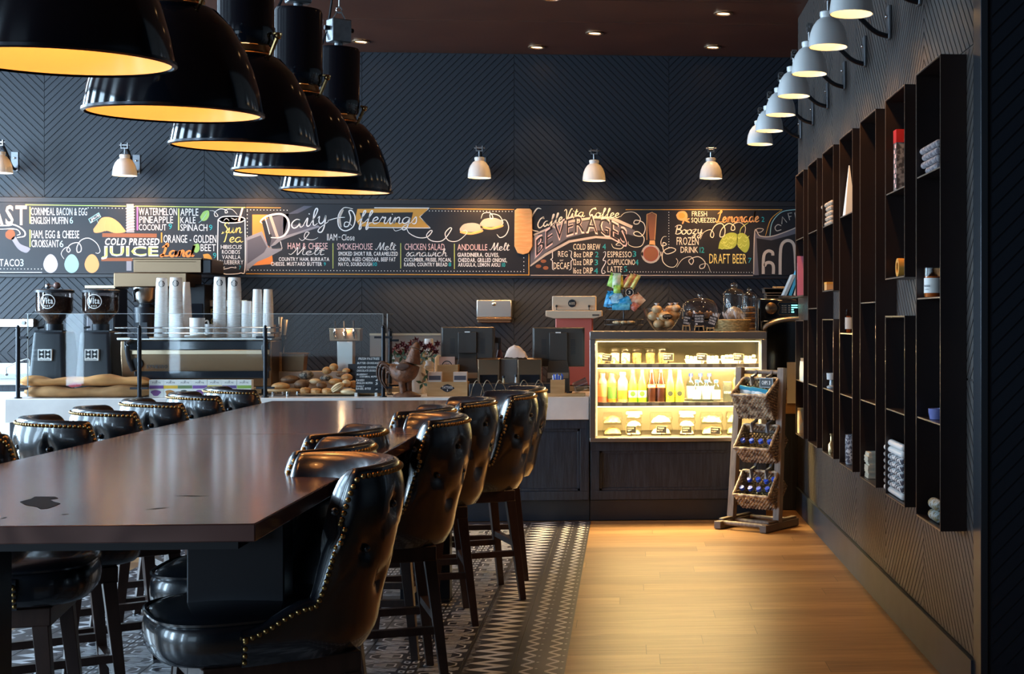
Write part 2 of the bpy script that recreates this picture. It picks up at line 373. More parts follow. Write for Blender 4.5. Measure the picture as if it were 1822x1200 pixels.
# wood floor
def wood_floor():
    m = bpy.data.materials.new('oak plank floor'); m.use_nodes = True; nt = m.node_tree; b = nt.nodes['Principled BSDF']; N = nt.nodes.new; L = nt.links.new
    tc = N('ShaderNodeTexCoord'); sp = N('ShaderNodeSeparateXYZ'); L(tc.outputs['Object'], sp.inputs[0])
    def ma(op, x, y=None):
        n = N('ShaderNodeMath'); n.operation = op
        for i, q in enumerate((x, y)):
            if q is None: continue
            if isinstance(q, (int, float)): n.inputs[i].default_value = q
            else: L(q, n.inputs[i])
        return n.outputs[0]
    v = ma('DIVIDE', sp.outputs[1], 0.185); row = ma('FLOOR', v); wn = N('ShaderNodeTexWhiteNoise'); wn.noise_dimensions = '1D'; L(row, wn.inputs['W'])
    u = ma('ADD', ma('DIVIDE', sp.outputs[0], 1.75), ma('MULTIPLY', wn.outputs['Value'], 7.0)); col = ma('FLOOR', u)
    cb = N('ShaderNodeCombineXYZ'); L(row, cb.inputs[0]); L(col, cb.inputs[1]); w2 = N('ShaderNodeTexWhiteNoise'); w2.noise_dimensions = '2D'; L(cb.outputs[0], w2.inputs['Vector']); pid = w2.outputs['Value']
    fv, fu = ma('FRACT', v), ma('FRACT', u); gap = ma('MAXIMUM', ma('LESS_THAN', fv, 0.010), ma('LESS_THAN', fu, 0.0016))
    rp = N('ShaderNodeValToRGB'); e = rp.color_ramp.elements; e[0].color = (0.20, 0.108, 0.048, 1); e[1].color = (0.36, 0.215, 0.10, 1); L(pid, rp.inputs[0])
    mp = N('ShaderNodeMapping'); mp.inputs['Scale'].default_value = (0.9, 14, 1); L(tc.outputs['Object'], mp.inputs[0])
    ad = N('ShaderNodeVectorMath'); ad.operation = 'ADD'; L(mp.outputs[0], ad.inputs[0])
    ml = N('ShaderNodeVectorMath'); ml.operation = 'SCALE'; ml.inputs['Scale'].default_value = 31; L(w2.outputs['Color'], ml.inputs[0]); L(ml.outputs[0], ad.inputs[1])
    nz = N('ShaderNodeTexNoise'); nz.inputs['Scale'].default_value = 2.2; nz.inputs['Detail'].default_value = 8; nz.inputs['Distortion'].default_value = 1.2; L(ad.outputs[0], nz.inputs[0])
    r2 = N('ShaderNodeValToRGB'); r2.color_ramp.elements[0].position = 0.3; r2.color_ramp.elements[1].position = 0.7
    r2.color_ramp.elements[0].color = (0.62, 0.55, 0.5, 1); r2.color_ramp.elements[1].color = (1.12, 1.1, 1.05, 1); L(nz.outputs[0], r2.inputs[0])
    mx = N('ShaderNodeMix'); mx.data_type = 'RGBA'; mx.blend_type = 'MULTIPLY'; mx.inputs[0].default_value = 1; L(rp.outputs[0], mx.inputs[6]); L(r2.outputs[0], mx.inputs[7])
    m2 = N('ShaderNodeMix'); m2.data_type = 'RGBA'; L(gap, m2.inputs[0]); L(mx.outputs[2], m2.inputs[6]); m2.inputs[7].default_value = (0.05, 0.025, 0.012, 1)
    L(m2.outputs[2], b.inputs['Base Color']); b.inputs['Roughness'].default_value = 0.37
    bp = N('ShaderNodeBump'); bp.inputs['Strength'].default_value = 0.12; bp.inputs['Distance'].default_value = 0.002; L(nz.outputs[0], bp.inputs['Height']); L(bp.outputs[0], b.inputs['Normal'])
    return m
mb = MB(); mb.box(-7.5, 4.3, -6.2, YB + 0.1, -0.1, 0)
struct('floor', mb, wood_floor(), smooth=0)
# patterned cement tiles let into the floor
TX1, TW, TY0, TY1 = -0.262, 0.2235, 2.6, 10.44
mb = MB(); mb.box(TX1 - 12 * TW, TX1, TY0, TY1, 0.0005, 0.004, 0)
zt = 0.0046
def jag(x, amp=0.004): return x
def zig(x0, x1, y, p, wd, m):       # one period of a zigzag line, stepped like woven ikat
    n = 7
    for h in (0, 1):
        for i in range(n):
            t = i / n; xa = x0 + (x1 - x0) * (t if h == 0 else 1 - t); ya = y + (h + t) * p / 2; dx = (x1 - x0) / n * (1 if h == 0 else -1)
            mb.poly([(xa, ya, zt), (xa + dx * 1.15, ya + p / 2 / n * 0.4, zt), (xa + dx * 1.15, ya + p / 2 / n + wd, zt), (xa, ya + wd, zt)], m)
def strip_small(x, mir):
    p = 0.113; y = TY0
    f = (lambda u: x + u * TW) if not mir else (lambda u: x + TW - u * TW)
    while y + p < TY1:
        for o in (0.14, 0.62):
            zig(f(o), f(o + 0.24), y, p, 0.022, 1)
            cx = f(o + 0.31); mb.poly([(cx - 0.008, y + p * .5, zt), (cx, y + p * .43, zt), (cx + 0.008, y + p * .5, zt), (cx, y + p * .57, zt)], 1)
        y += p
def strip_wide(x, mir):
    p = 0.113; y = TY0; f = (lambda u: x + u * TW) if not mir else (lambda u: x + TW - u * TW)
    while y + p < TY1:
        c = y + p / 2
        mb.poly([(f(.10), c, zt), (f(.62), y, zt), (f(.93), y + .004, zt), (f(.64), y + p * .3, zt), (f(.42), c, zt)], 1)
        mb.poly([(f(.10), c, zt), (f(.42), c, zt), (f(.64), y + p * .7, zt), (f(.93), y + p - .004, zt), (f(.62), y + p, zt)], 1)
        for k in range(5):
            yy = y + p * (0.15 + 0.17 * k); l = R_.uniform(.03, .13); mb.poly([(f(.06), yy, zt), (f(.06 + l), yy, zt), (f(.06 + l), yy + .004, zt), (f(.06), yy + .004, zt)], 1)
        y += p
def strip_eye(x, mir):
    p = 0.165; y = TY0; f = (lambda u: x + u * TW) if not mir else (lambda u: x + TW - u * TW)
    def ln(a, b, w=.006): 
        dx, dy = b[0] - a[0], b[1] - a[1]; d = math.hypot(dx, dy); ox, oy = -dy / d * w / 2, dx / d * w / 2
        mb.poly([(a[0] + ox, a[1] + oy, zt), (b[0] + ox, b[1] + oy, zt), (b[0] - ox, b[1] - oy, zt), (a[0] - ox, a[1] - oy, zt)], 1)
    while y + p < TY1:
        c = y + p / 2
        H = [(f(.28), c - p * .16), (f(.72), c - p * .30), (f(.88), c - p * .12), (f(.88), c + p * .12), (f(.72), c + p * .30), (f(.28), c + p * .16)]
        for i in range(6): ln(H[i], H[(i + 1) % 6], .008)
        for yy in (c - .018, c, c + .018): ln((f(.45), yy), (f(.70), yy + R_.uniform(-.006, .006)), .009)
        for k in (0, 1):           # little open squares down the tile edge
            q = y + p * (.16 + .5 * k); S = [(f(.04), q), (f(.13), q + .012), (f(.13), q + .045), (f(.04), q + .033)]
            for i in range(4): ln(S[i], S[(i + 1) % 4], .008)
        for k in range(4):         # woven wavy lines between the eyes
            yy = y + (-.02 + .013 * k)
            for j in range(7): ln((f(.2 + .11 * j), yy + (.006 if j % 2 else -.004)), (f(.31 + .11 * j), yy + (-.004 if j % 2 else .006)), .0065)
        y += p
for i in range(12):
    x = TX1 - (i + 1) * TW; k = min(i, 11 - i)
    (strip_small if k == 0 else strip_wide if k == 1 else strip_eye)(x, (i >= 6) if k < 2 else bool(i % 2))
for i in range(1, 12): mb.box(TX1 - i * TW - 0.0012, TX1 - i * TW + 0.0012, TY0, TY1, 0.0005, 0.0049, 2)
struct('floor_tile_inlay', mb, [mat('charcoal cement tile', (0.030, 0.028, 0.036), 0.32, noise=(6, (0.045, 0.042, 0.05))), mat('pale cement tile', (0.82, 0.82, 0.84), 0.35, noise=(20, (0.62, 0.62, 0.66))), mat('tile joint', (0.012, 0.012, 0.016), 0.7)], smooth=0)
# timber rails above and below the menu boards
mb = MB(); mb.box(-7.2, 4.2, YB - 0.035, YB, 2.512, 2.558); struct('trim_2', mb, M['trim'], bevel=0.004)
mb = MB(); mb.box(-7.2, 4.2, YB - 0.035, YB, 1.862, 1.893); struct('trim_3', mb, M['trim'], bevel=0.004)

# ---------------------------------------------------------------- recessed downlights
def downlight(x, y, label, e=38, sz=1.25):
    t = thing('ceiling_downlight', label, 'ceiling light', (x, y, ZC), 0, 'recessed downlights in the dark ceiling')
    b = MB(); b.lathe([(0.075, -0.001), (0.075, -0.010), (0.055, -0.012), (0.05, -0.003)], 20, cap=False); b.build('trim_ring', mat('downlight ring', (0.25, 0.16, 0.10), 0.4, metal=0.6), t)
    b = MB(); b.cyl((0, 0, -0.004), 0.05, 0.002, 20); b.build('lens', mat('downlight lens', (1, .8, .5), 0.4, emit=((1.0, 0.55, 0.22), 5.0)), t)
    l = lamp('downlight_glow', 'SPOT', (0, 0, -0.02), e, (1.0, 0.62, 0.30), spot_size=sz, spot_blend=0.9, shadow_soft_size=0.04); l.parent = t
DL = [(955, 83, 'recessed ceiling light above the middle of the menu board'), (1058, 58, 'round ceiling light nearer than its neighbour, above the beverages heading'), (1268, 83, 'recessed ceiling light above the lit sconce at the right'),
      (1287, 23, 'recessed ceiling light nearest the right wall, at the top of the photo'), (642, 73, 'ceiling light just right of the farthest pendant')]
for px, py, lb in DL: p = onZ(px, py, ZC); downlight(p.x, p.y, lb)
for x, y, e, lb in ((0.2, 8.3, 80, 'added unseen ceiling light over the wooden aisle, above the top of the photo'), (0.25, 7.0, 26, 'added unseen ceiling light over the near wooden aisle, above the top of the photo')): downlight(x, y, lb, e, 0.62)  # aisle lights added out of view to make the warm floor pool
for x, lb in ((-0.55, 'added unseen ceiling light above the tills, over the top of the photo'), (-1.9, 'added unseen ceiling light above the pastries, over the top of the photo'), (-3.3, 'added unseen ceiling light above the tea boxes, over the top of the photo')): downlight(x, 10.38, lb, 34, 1.0)  # added just out of view to warm the goods on the counter
# ================================================================ pendant lamps over the table
M['enamel_in'] = mat('pale enamel inside', (0.85, 0.62, 0.34), 0.28)
WARM = (1.0, 0.42, 0.12)
def pendant():
    t = thing('pendant_lamp', '', 'pendant lamp', (0, 0, 0), 0, 'black dome pendant lamps over the communal table')
    # z = 0 at the rim
    prof = [(0.272, 0.0), (0.272, 0.015), (0.262, 0.075), (0.245, 0.14), (0.218, 0.21), (0.18, 0.28), (0.13, 0.335), (0.095, 0.35)]
    b = MB(); b.lathe([(0.262, 0.004)] + prof, 48, cap=False); b.build('shade', M['black'], t, smooth=60)
    b = MB(); b.lathe([(r - 0.010, z + (0.002 if i == 0 else -0.006)) for i, (r, z) in enumerate(prof[:-1])] + [(0.06, 0.32)], 48, cap=False); b.build('shade_lining', M['enamel_in'], t, smooth=60)
    b = MB(); b.lathe([(0.268, -0.004), (0.277, 0.0), (0.277, 0.008), (0.268, 0.010)], 48, cap=False); b.build('rim', mat('worn rim', (0.03, 0.03, 0.035), 0.25, metal=0.8), t)
    b = MB(); b.lathe([(0.075, 0.375), (0.098, 0.385), (0.105, 0.40), (0.108, 0.455), (0.105, 0.46), (0.105, 0.70), (0.098, 0.715), (0.03, 0.72)], 36); b.build('ballast_housing', M['black'], t, smooth=40)
    b = MB(); b.lathe([(0.09, 0.352), (0.095, 0.36), (0.09, 0.38)], 24, cap=False); b.build('neck_ring', mat('copper neck', (0.55, 0.26, 0.10), 0.3, metal=0.9), t)
    for k in range(3):
        a = 2 * PI * k / 3 - 0.5; c, s = math.cos(a), math.sin(a)
        b = MB(); b.tube([(0.098 * c, 0.098 * s, 0.345), (0.125 * c, 0.125 * s, 0.41)], 0.008, 8); b.sph((0.13 * c, 0.13 * s, 0.42), 0.014, 6); b.tube([(0.11 * c, 0.11 * s, 0.43), (0.145 * c, 0.145 * s, 0.425)], 0.006, 6)
        b.build('clamp_screw', mat('brass clamp', (0.55, 0.36, 0.16), 0.25, metal=1), t)
    b = MB(); b.cyl((0, 0, 0.715), 0.02, 0.03, 12); b.cb((0, 0, 0.80), (0.10, 0.085, 0.115)); b.build('junction_box', mat('zinc box', (0.34, 0.36, 0.38), 0.35, metal=0.7, noise=(25, (0.22, 0.24, 0.26))), t, bevel=0.006)
    b = MB()
    for s in (-1, 1): b.tube([(s * 0.05, 0, 0.81), (s * 0.075, 0, 0.81)], 0.012, 8)
    b.build('cable_gland', M['iron'], t)
    b = MB(); b.tube([(-0.035, 0, 0.857), (-0.012, 0, 0.895), (0.012, 0, 0.895), (0.035, 0, 0.857)], 0.004, 6); b.tube([(0.014 * math.cos(k * PI / 6), 0, 0.905 + 0.016 * math.sin(k * PI / 6)) for k in range(12)], 0.004, 6, closed=True)
    b.tube([(0, 0, 0.915), (0, 0, 1.00)], 0.004, 6); b.tube([(0, 0, 0.995), (0, 0, 1.04)], 0.009, 6); b.tube([(0, 0, 1.03), (0, 0, ZC - 2.16)], 0.003, 6); b.build('suspension_hook', M['chrome'], t)
    b = MB(); b.tube(crom([(-0.09, 0.02, 0.70), (-0.05, 0.03, 0.80), (-0.03, 0.02, 0.95), (-0.01, 0.01, 1.15), (-0.005, 0.0, ZC - 2.16)], 5), 0.006, 6); b.build('cable', M['blacksat'], t)
    b = MB(); b.cyl((0, 0, ZC - 2.172), 0.05, 0.012, 20); b.build('ceiling_rose', M['iron'], t)
    b = MB(); b.lathe([(0.005, 0.17), (0.03, 0.18), (0.042, 0.21), (0.036, 0.25), (0.02, 0.28), (0.018, 0.32)], 16); b.build('bulb', mat('pendant bulb', (1, 0.8, 0.5), 0.4, emit=((1, 0.6, 0.25), 14.0)), t)
    l = lamp('pendant_glow', 'POINT', (0, 0, 0.15), 2.3, WARM, shadow_soft_size=0.05); l.parent = t
    return t
pd = [(3.73, 2.163, 'nearest of the five black dome pendants, cut off by the photo edge'), (4.63, 2.16, 'second nearest black dome pendant, left of the menu heading'), (5.47, 2.157, 'middle one of the five black dome pendants over the table'),
      (6.31, 2.146, 'second farthest black dome pendant, in front of a white wall lamp'), (7.16, 2.14, 'farthest black dome pendant, with zinc box and hook in view')]
PT = pendant()
for i, (y, z, lb) in enumerate(pd):
    o = PT if i == 0 else dup(PT, (0, 0, 0), 0, lb)
    o['label'] = lb; o.location = (-1.45, y, z); o.rotation_euler = (math.radians(2.0), 0, 0.15 * i)

# ================================================================ white wall lamps
def porcelain():
    m = bpy.data.materials.new('glowing porcelain'); m.use_nodes = True; nt = m.node_tree; b = nt.nodes['Principled BSDF']; b.inputs['Base Color'].default_value = (0.85, 0.84, 0.82, 1); b.inputs['Roughness'].default_value = 0.3
    tr = nt.nodes.new('ShaderNodeBsdfTranslucent'); tr.inputs[0].default_value = (0.85, 0.75, 0.6, 1); mx = nt.nodes.new('ShaderNodeMixShader'); mx.inputs[0].default_value = 0.3
    nt.links.new(b.outputs[0], mx.inputs[1]); nt.links.new(tr.outputs[0], mx.inputs[2]); nt.links.new(mx.outputs[0], nt.nodes['Material Output'].inputs[0]); return m
PORC = porcelain()
def sconce(name, group, arm, glow=False):
    """z = 0 at the shade rim, shade axis at the origin, wall at +y distance `arm`"""
    t = thing(name, '', 'wall lamp', (0, 0, 0), 0, group)
    prof = [(0.100, 0.0), (0.0985, 0.03), (0.092, 0.07), (0.079, 0.105), (0.058, 0.135), (0.040, 0.147)]
    b = MB(); b.lathe(prof + [(0.040, 0.155), (0.043, 0.16), (0.043, 0.178), (0.036, 0.182), (0.01, 0.183)], 32, cap=False); b.build('shade', PORC if glow else M['white'], t, smooth=50)
    b = MB(); b.lathe([(r - 0.004, z + 0.001) for r, z in prof] + [(0.005, 0.142)], 32, cap=False); b.build('shade_lining', PORC if glow else mat('lamp lining', (0.9, 0.86, 0.78), 0.4), t, smooth=50)
    b = MB(); b.tube([(0, 0, 0.18), (0, 0, 0.235)], 0.008, 8); b.tube([(-0.03, 0, 0.262), (0.03, 0, 0.262)], 0.012, 8)
    for s in (-1, 1): b.cb((s * 0.026, 0, 0.255), (0.008, 0.03, 0.05))
    b.cb((0, 0, 0.235), (0.06, 0.03, 0.008)); b.tube([(-0.045, 0, 0.262), (0.045, 0, 0.262)], 0.006, 8); b.build('swivel_joint', mat('dull nickel', (0.42, 0.42, 0.43), 0.3, metal=0.9), t)
    b = MB(); b.tube(crom([(0.0, 0.012, 0.265), (0.0, arm * 0.35, 0.20), (0.0, arm * 0.72, 0.09), (0.0, arm - 0.012, 0.06)], 5), 0.013, 8); b.build('arm', M['iron'], t)
    b = MB(); b.cb((0.0, arm - 0.008, 0.13), (0.062, 0.014, 0.17)); b.build('wall_plate', mat('grey wall plate', (0.20, 0.21, 0.23), 0.35, metal=0.6), t, bevel=0.003)
    b = MB(); b.sph((0.0, arm - 0.02, 0.16), 0.009, 6); b.build('plate_screw', M['chrome'], t)
    b = MB(); b.sph((0, 0, 0.075), 0.028, 8); b.build('bulb', mat('sconce bulb', (1, 0.8, 0.5), 0.4, emit=((1, 0.62, 0.25), 20.0)), t)
    l = lamp('wall_lamp_glow', 'SPOT', (0, 0, 0.035), 36 if glow else 22, (1.0, 0.50, 0.16), spot_size=2.3, spot_blend=0.9, shadow_soft_size=0.03); l.parent = t
    if glow: l = lamp('wall_lamp_glow', 'POINT', (0, 0, 0.05), 1.6, (1.0, 0.62, 0.28), shadow_soft_size=0.03); l.parent = t
    return t
ARM = 0.30
WS = [(0, 308, 0.5, 'white wall lamp at the very left edge of the photo'), (222, 313, 0.45, 'white wall lamp with grey plate left of the second pendant'), (437, 312, 0.2, 'white wall lamp half hidden behind a black pendant rim'),
      (853, 317, 0.12, 'white wall lamp above the daily offerings board'), (1057, 322, 0.0, 'white wall lamp above the beverages heading'), (1265, 318, -0.03, 'glowing white wall lamp above the lemonade lettering')]
S0 = None
for px, py, rz, lb in WS:
    Y = YB - ARM; p = onY(px, py, Y)
    if S0 is None: S0 = sconce('wall_lamp', 'white wall lamps above the menu boards', ARM, True); o = S0
    else: o = dup(S0, (0, 0, 0), 0, lb)
    o['label'] = lb; o.location = p; o.rotation_euler = (0, 0, 0)
RW = [(1515, 25, 'nearest white wall lamp on the right wall, cut by the top edge'), (1471, 92, 'second nearest white lamp on the right wall'), (1441, 145, 'third nearest white lamp on the right wall'), (1408, 178, 'middle one of the seven white lamps on the right wall'),
      (1384, 218, 'third farthest white lamp on the right wall'), (1365, 240, 'second farthest white lamp on the right wall'), (1353, 257, 'farthest white lamp on the right wall')]
S1 = None
for i, (px, py, lb) in enumerate(RW):
    if S1 is None: S1 = sconce('wall_lamp', 'white lamps along the right wall', XW - 0.006 - 1.02); o = S1
    else: o = dup(S1, (0, 0, 0), 0, lb)
    d = ray(px, py); t_ = 1.02 / d[0]
    o['label'] = lb; o.location = (1.02, 6.33 + 0.735 * i - (0.03 if i > 5 else 0), 2.885 - 0.008 * i); o.rotation_euler = (0, 0, -PI / 2)
# ================================================================ the communal table
TXL, TXR, TYN, TYF, TZ = -2.03, -0.85, 3.29, 8.22, 1.03
def table_wood():
    m = bpy.data.materials.new('stained table top'); m.use_nodes = True; nt = m.node_tree; b = nt.nodes['Principled BSDF']; N = nt.nodes.new; L = nt.links.new
    tc = N('ShaderNodeTexCoord'); mp = N('ShaderNodeMapping'); mp.inputs['Scale'].default_value = (1.6, 5.5, 1.0); L(tc.outputs['Object'], mp.inputs[0])
    nz = N('ShaderNodeTexNoise'); nz.inputs['Scale'].default_value = 0.9; nz.inputs['Detail'].default_value = 2; L(mp.outputs[0], nz.inputs[0])
    wv = N('ShaderNodeMath'); wv.operation = 'MULTIPLY'; wv.inputs[1].default_value = 95; L(nz.outputs[0], wv.inputs[0])
    sn = N('ShaderNodeMath'); sn.operation = 'SINE'; L(wv.outputs[0], sn.inputs[0])
    rp = N('ShaderNodeValToRGB'); e = rp.color_ramp.elements; e[0].position = 0.0; e[1].position = 1.0
    e[0].color = (0.115, 0.056, 0.050, 1); e[1].color = (0.185, 0.095, 0.082, 1)
    ad = N('ShaderNodeMath'); ad.operation = 'MULTIPLY_ADD'; ad.inputs[1].default_value = 0.5; ad.inputs[2].default_value = 0.5; L(sn.outputs[0], ad.inputs[0]); L(ad.outputs[0], rp.inputs[0])
    L(rp.outputs[0], b.inputs['Base Color']); b.inputs['Roughness'].default_value = 0.15; b.inputs['Specular IOR Level'].default_value = 0.7
    n2 = N('ShaderNodeTexNoise'); n2.inputs['Scale'].default_value = 40; m2 = N('ShaderNodeMapping'); m2.inputs['Scale'].default_value = (1, 8, 1); L(tc.outputs['Object'], m2.inputs[0]); L(m2.outputs[0], n2.inputs[0])
    bp = N('ShaderNodeBump'); bp.inputs['Strength'].default_value = 0.05; bp.inputs['Distance'].default_value = 0.001; L(n2.outputs[0], bp.inputs['Height']); L(bp.outputs[0], b.inputs['Normal'])
    return m
MT = table_wood()
tb = thing('communal_table', 'long dark stained wooden communal table with glossy top, stools along both sides', 'table', ((TXL + TXR) / 2, (TYN + TYF) / 2, 0))
cx, cy = (TXL + TXR) / 2, (TYN + TYF) / 2
YS = onZ(600, 772, TZ).y           # where the two halves of the top meet
for (a, b_) in ((TYN, YS - 0.0015), (YS + 0.0015, TYF)):
    b = MB(); b.box(TXL - cx, TXR - cx, a - cy, b_ - cy, TZ - 0.042, TZ); o = b.build('tabletop', MT, tb, bevel=0.003)
b = MB(); b.box(TXL - cx + .16, TXR - cx - .16, TYN - cy + .45, TYF - cy - .45, TZ - 0.13, TZ - 0.043); b.build('apron', M['blacksat'], tb)
for y in (3.95, 7.55):
    for x in (-1.82, -1.06): b = MB(); b.box(x - .13 - cx, x + .13 - cx, y - cy - .05, y - cy + .05, 0.002, TZ - 0.043); b.build('leg', M['iron'], tb, bevel=0.004)
    b = MB(); b.box(-1.95 - cx, -0.93 - cx, y - cy - .06, y - cy + .06, 0.0052, 0.02); b.build('foot_plate', M['iron'], tb, bevel=0.003)
# the filled knot hole and cracks near the front left corner
kh = [(35, 893), (55, 888), (62, 884), (98, 884), (104, 887), (88, 889), (96, 893), (108, 896), (97, 901), (85, 905), (72, 906), (66, 902), (46, 899)]
b = MB(); b.poly([tuple(onZ(x, y, TZ + 0.0008) - Vector((cx, cy, 0))) for x, y in kh])
o = b.build('knot_hole', mat('black resin', (0.003, 0.003, 0.004), 0.6, spec=0.1), tb, smooth=0); o['label'] = 'black resin filled knot hole'
for (x0, y0, x1, y1, w_) in ((258, 907, 302, 903, .6), (308, 882, 372, 883, .5), (107, 916, 124, 915, .5), (0, 923, 14, 920, .7), (628, 727, 648, 727, .4)):
    b = MB(); b.poly([tuple(onZ(x, y, TZ + 0.0008) - Vector((cx, cy, 0))) for x, y in ((x0, y0), ((x0 + x1) / 2, (y0 + y1) / 2 + w_), (x1, y1), ((x0 + x1) / 2, (y0 + y1) / 2 - w_))]); b.build('crack', MATS['black resin'], tb, smooth=0)

# ================================================================ bar stools
ARC = PI * 0.25 / 2                       # half length of the round back
LTOT = ARC + 0.17
def path(l):                              # l along the shell from the middle of the back
    s = 1 if l >= 0 else -1; a = abs(l)
    if a < ARC:
        t = a / 0.25; return (-0.03 - 0.25 * math.cos(t), s * 0.25 * math.sin(t)), (-math.cos(t), s * math.sin(t))
    return (-0.03 + (a - ARC), s * 0.25), (0.12, s * 1.0)
def sstep(x): x = max(0, min(1, x)); return x * x * (3 - 2 * x)
def rim(l):
    a = abs(l); h = 1.085 - 0.012 * (a / ARC) ** 2
    h = h - (h - 0.735) * sstep((a - 0.285) / 0.10)
    return h - (0.065 * sstep((a - 0.385) / (LTOT - 0.385)) if a > 0.385 else 0)
def flare(z, l):
    a = abs(l); k = 1 - 0.35 * sstep((a - 0.20) / 0.25)
    h = rim(l); q = max(0, min(1, (z - (h - 0.11)) / 0.11)) if h > 0.95 else 0
    return k * 0.085 * max(0, (z - 0.60) / 0.5) ** 1.0 + 0.016 * sstep((z - 0.70) / 0.2) * (h > 0.9) - 0.030 * q * q - 0.03 * max(0, (0.66 - z) / 0.08) ** 2
BTN = [(-.34, .985), (-.17, .985), (0, .985), (.17, .985), (.34, .985), (-.255, .875), (-.085, .875), (.085, .875), (.255, .875), (-.17, .775), (0, .775), (.17, .775)]
def tuft(l, z):
    d = 0.0
    for bl, bz in BTN:
        q = ((l - bl) ** 2 + (z - bz) ** 2); d += 0.016 * math.exp(-q / (2 * 0.020 ** 2))
        if z > bz and bz > .9: d += 0.007 * math.exp(-((l - bl) / 0.007) ** 2) * (1 - (z - bz) / 0.13 if z - bz < .13 else 0)
        for sg in (-1, 1):                 # diagonal pleats
            u = (l - bl) * sg; v = bz - z
            if 0 < u < .085 and bz > .8: d += 0.005 * math.exp(-((v - u * 1.25) / 0.010) ** 2)
    return d
def shell_pt(l, z, off):
    (x, y), (nx, ny) = path(l); k = flare(z, l) + off; return (x + nx * k, y + ny * k, z)
def stool():
    t = thing('bar_stool', '', 'bar stool', (0, 0, 0), 0, 'black leather bar stools around the communal table')
    NU = 128
    def outer(u, v):
        l = (u * 2 - 1) * LTOT; h = rim(l)
        if v < 0.85: z = 0.585 + (h - 0.585) * v / 0.85; return shell_pt(l, z, -tuft(l, z) * sstep((h - z) / 0.02))
        a = (v - 0.85) / 0.15 * PI / 2; return shell_pt(l, h + 0.018 * math.sin(a), -0.018 * (1 - math.cos(a)))
    b = MB(); b.grid(outer, NU, 26); b.build('backrest_shell', M['leather'], t, smooth=80)
    def inner(u, v):
        l = (u * 2 - 1) * LTOT; h = rim(l)
        k = max(0.0, min(1.0, (h - 0.735) / 0.3)); rv, rh = 0.02 + 0.11 * k, 0.045 + 0.045 * k
        if v < 0.5: a = v / 0.5 * PI / 2; z = h + 0.018 - rv * (1 - math.cos(a)); return shell_pt(l, z, -0.018 - rh * math.sin(a) + (flare(h, l) - flare(z, l)) * 0.8)
        q = (v - 0.5) / 0.5; z0 = h + 0.018 - rv; z = z0 + (0.655 - z0) * q; return shell_pt(l, z, -0.018 - rh + (flare(h, l) - flare(z0, l)) * 0.8 * (1 - q) + 0.022 * k * math.sin(PI * min(1, 1.6 * q)) * (1 - q))
    b = MB(); b.grid(inner, NU, 24); b.build('backrest_lining', M['leather'], t, smooth=80)
    b = MB()                               # the two front ends of the shell, closed
    for s in (-1, 1): b.rings([[shell_pt(s * LTOT, z, -0.002) for z in (0.60, 0.63, 0.65, 0.67)], [shell_pt(s * LTOT, z, -0.055) for z in (0.60, 0.63, 0.65, 0.67)]], close=False)
    b.build('shell_end', M['leather'], t)
    b = MB(); l = -LTOT + 0.01
    while l < LTOT:
        h = rim(l); p = Vector(shell_pt(l, h - 0.004, 0.003)); b.sph(p, 0.0075, 5); dl = 0.004
        q = Vector(shell_pt(l + dl, rim(l + dl) - 0.004, 0.003)); l += dl * 0.0185 / max((q - p).length, 1e-4)
    for s in (-1, 1):
        for k in range(4): b.sph(shell_pt(s * (LTOT - 0.006), 0.60 + 0.02 * k, 0.003), 0.007, 5)
    o = b.build('nailhead_trim', M['brassnail'], t); o['label'] = 'row of antique brass nailheads'
    for bl, bz in BTN[:9]:
        b = MB(); b.sph(shell_pt(bl, bz, -0.012), 0.011, 6); b.build('tuft_button', M['leather'], t)
    def sup(a, rx, ry, n=3.2):
        c, s = math.cos(a), math.sin(a); return (abs(c) ** (2 / n) * rx * (1 if c > 0 else -1), abs(s) ** (2 / n) * ry * (1 if s > 0 else -1))
    def cushion(u, v):
        prof = [(0.0, 0.585), (0.80, 0.585), (0.93, 0.590), (0.985, 0.615), (1.0, 0.65), (0.985, 0.688), (0.94, 0.708), (0.80, 0.724), (0.5, 0.735), (0.0, 0.738)]
        k, z = prof[round(v * 9)]; x, y = sup(2 * PI * u, 0.27 * k, 0.245 * k); return (0.065 + x, y * (1 + 0.08 * max(0, x)), z)
    b = MB(); b.grid(cushion, 48, 9, wrap=True); seat = b.build('seat', M['leather'], t, smooth=80, sub=1)
    b = MB(); b.tube([(0.065 + sup(2 * PI * i / 48, .262, .238)[0], sup(2 * PI * i / 48, .262, .238)[1], 0.705) for i in range(48)], 0.006, 6, closed=True); b.build('piping', M['leather'], seat)
    b = MB(); b.box(-0.19, 0.23, -0.20, 0.20, 0.525, 0.586); b.build('seat_frame', M['legwood'], t, bevel=0.004)
    F = [(0.20, 0.185), (0.20, -0.185), (-0.165, 0.185), (-0.165, -0.185)]; G = [(0.25, 0.225), (0.25, -0.225), (-0.225, 0.225), (-0.225, -0.225)]
    def leg_at(i, z): k = z / 0.53; return (G[i][0] + (F[i][0] - G[i][0]) * k, G[i][1] + (F[i][1] - G[i][1]) * k, z)
    for i in range(4):
        b = MB(); z0, z1 = 0.005, 0.53; a, c = leg_at(i, z0), leg_at(i, z1)
        b.rings([[(p[0] + dx * w_, p[1] + dy * w_, p[2]) for dx, dy in ((-1, -1), (1, -1), (1, 1), (-1, 1))] for p, w_ in ((a, 0.016), (c, 0.024))]); b.build('leg', M['legwood'], t, bevel=0.002, smooth=0)
    for i, j, z in ((0, 1, 0.20), (2, 3, 0.30), (0, 2, 0.25), (1, 3, 0.25)):
        b = MB(); b.bar(leg_at(i, z), leg_at(j, z), 0.030); b.build('stretcher', M['legwood'], t, smooth=0)
    return t
ST = None
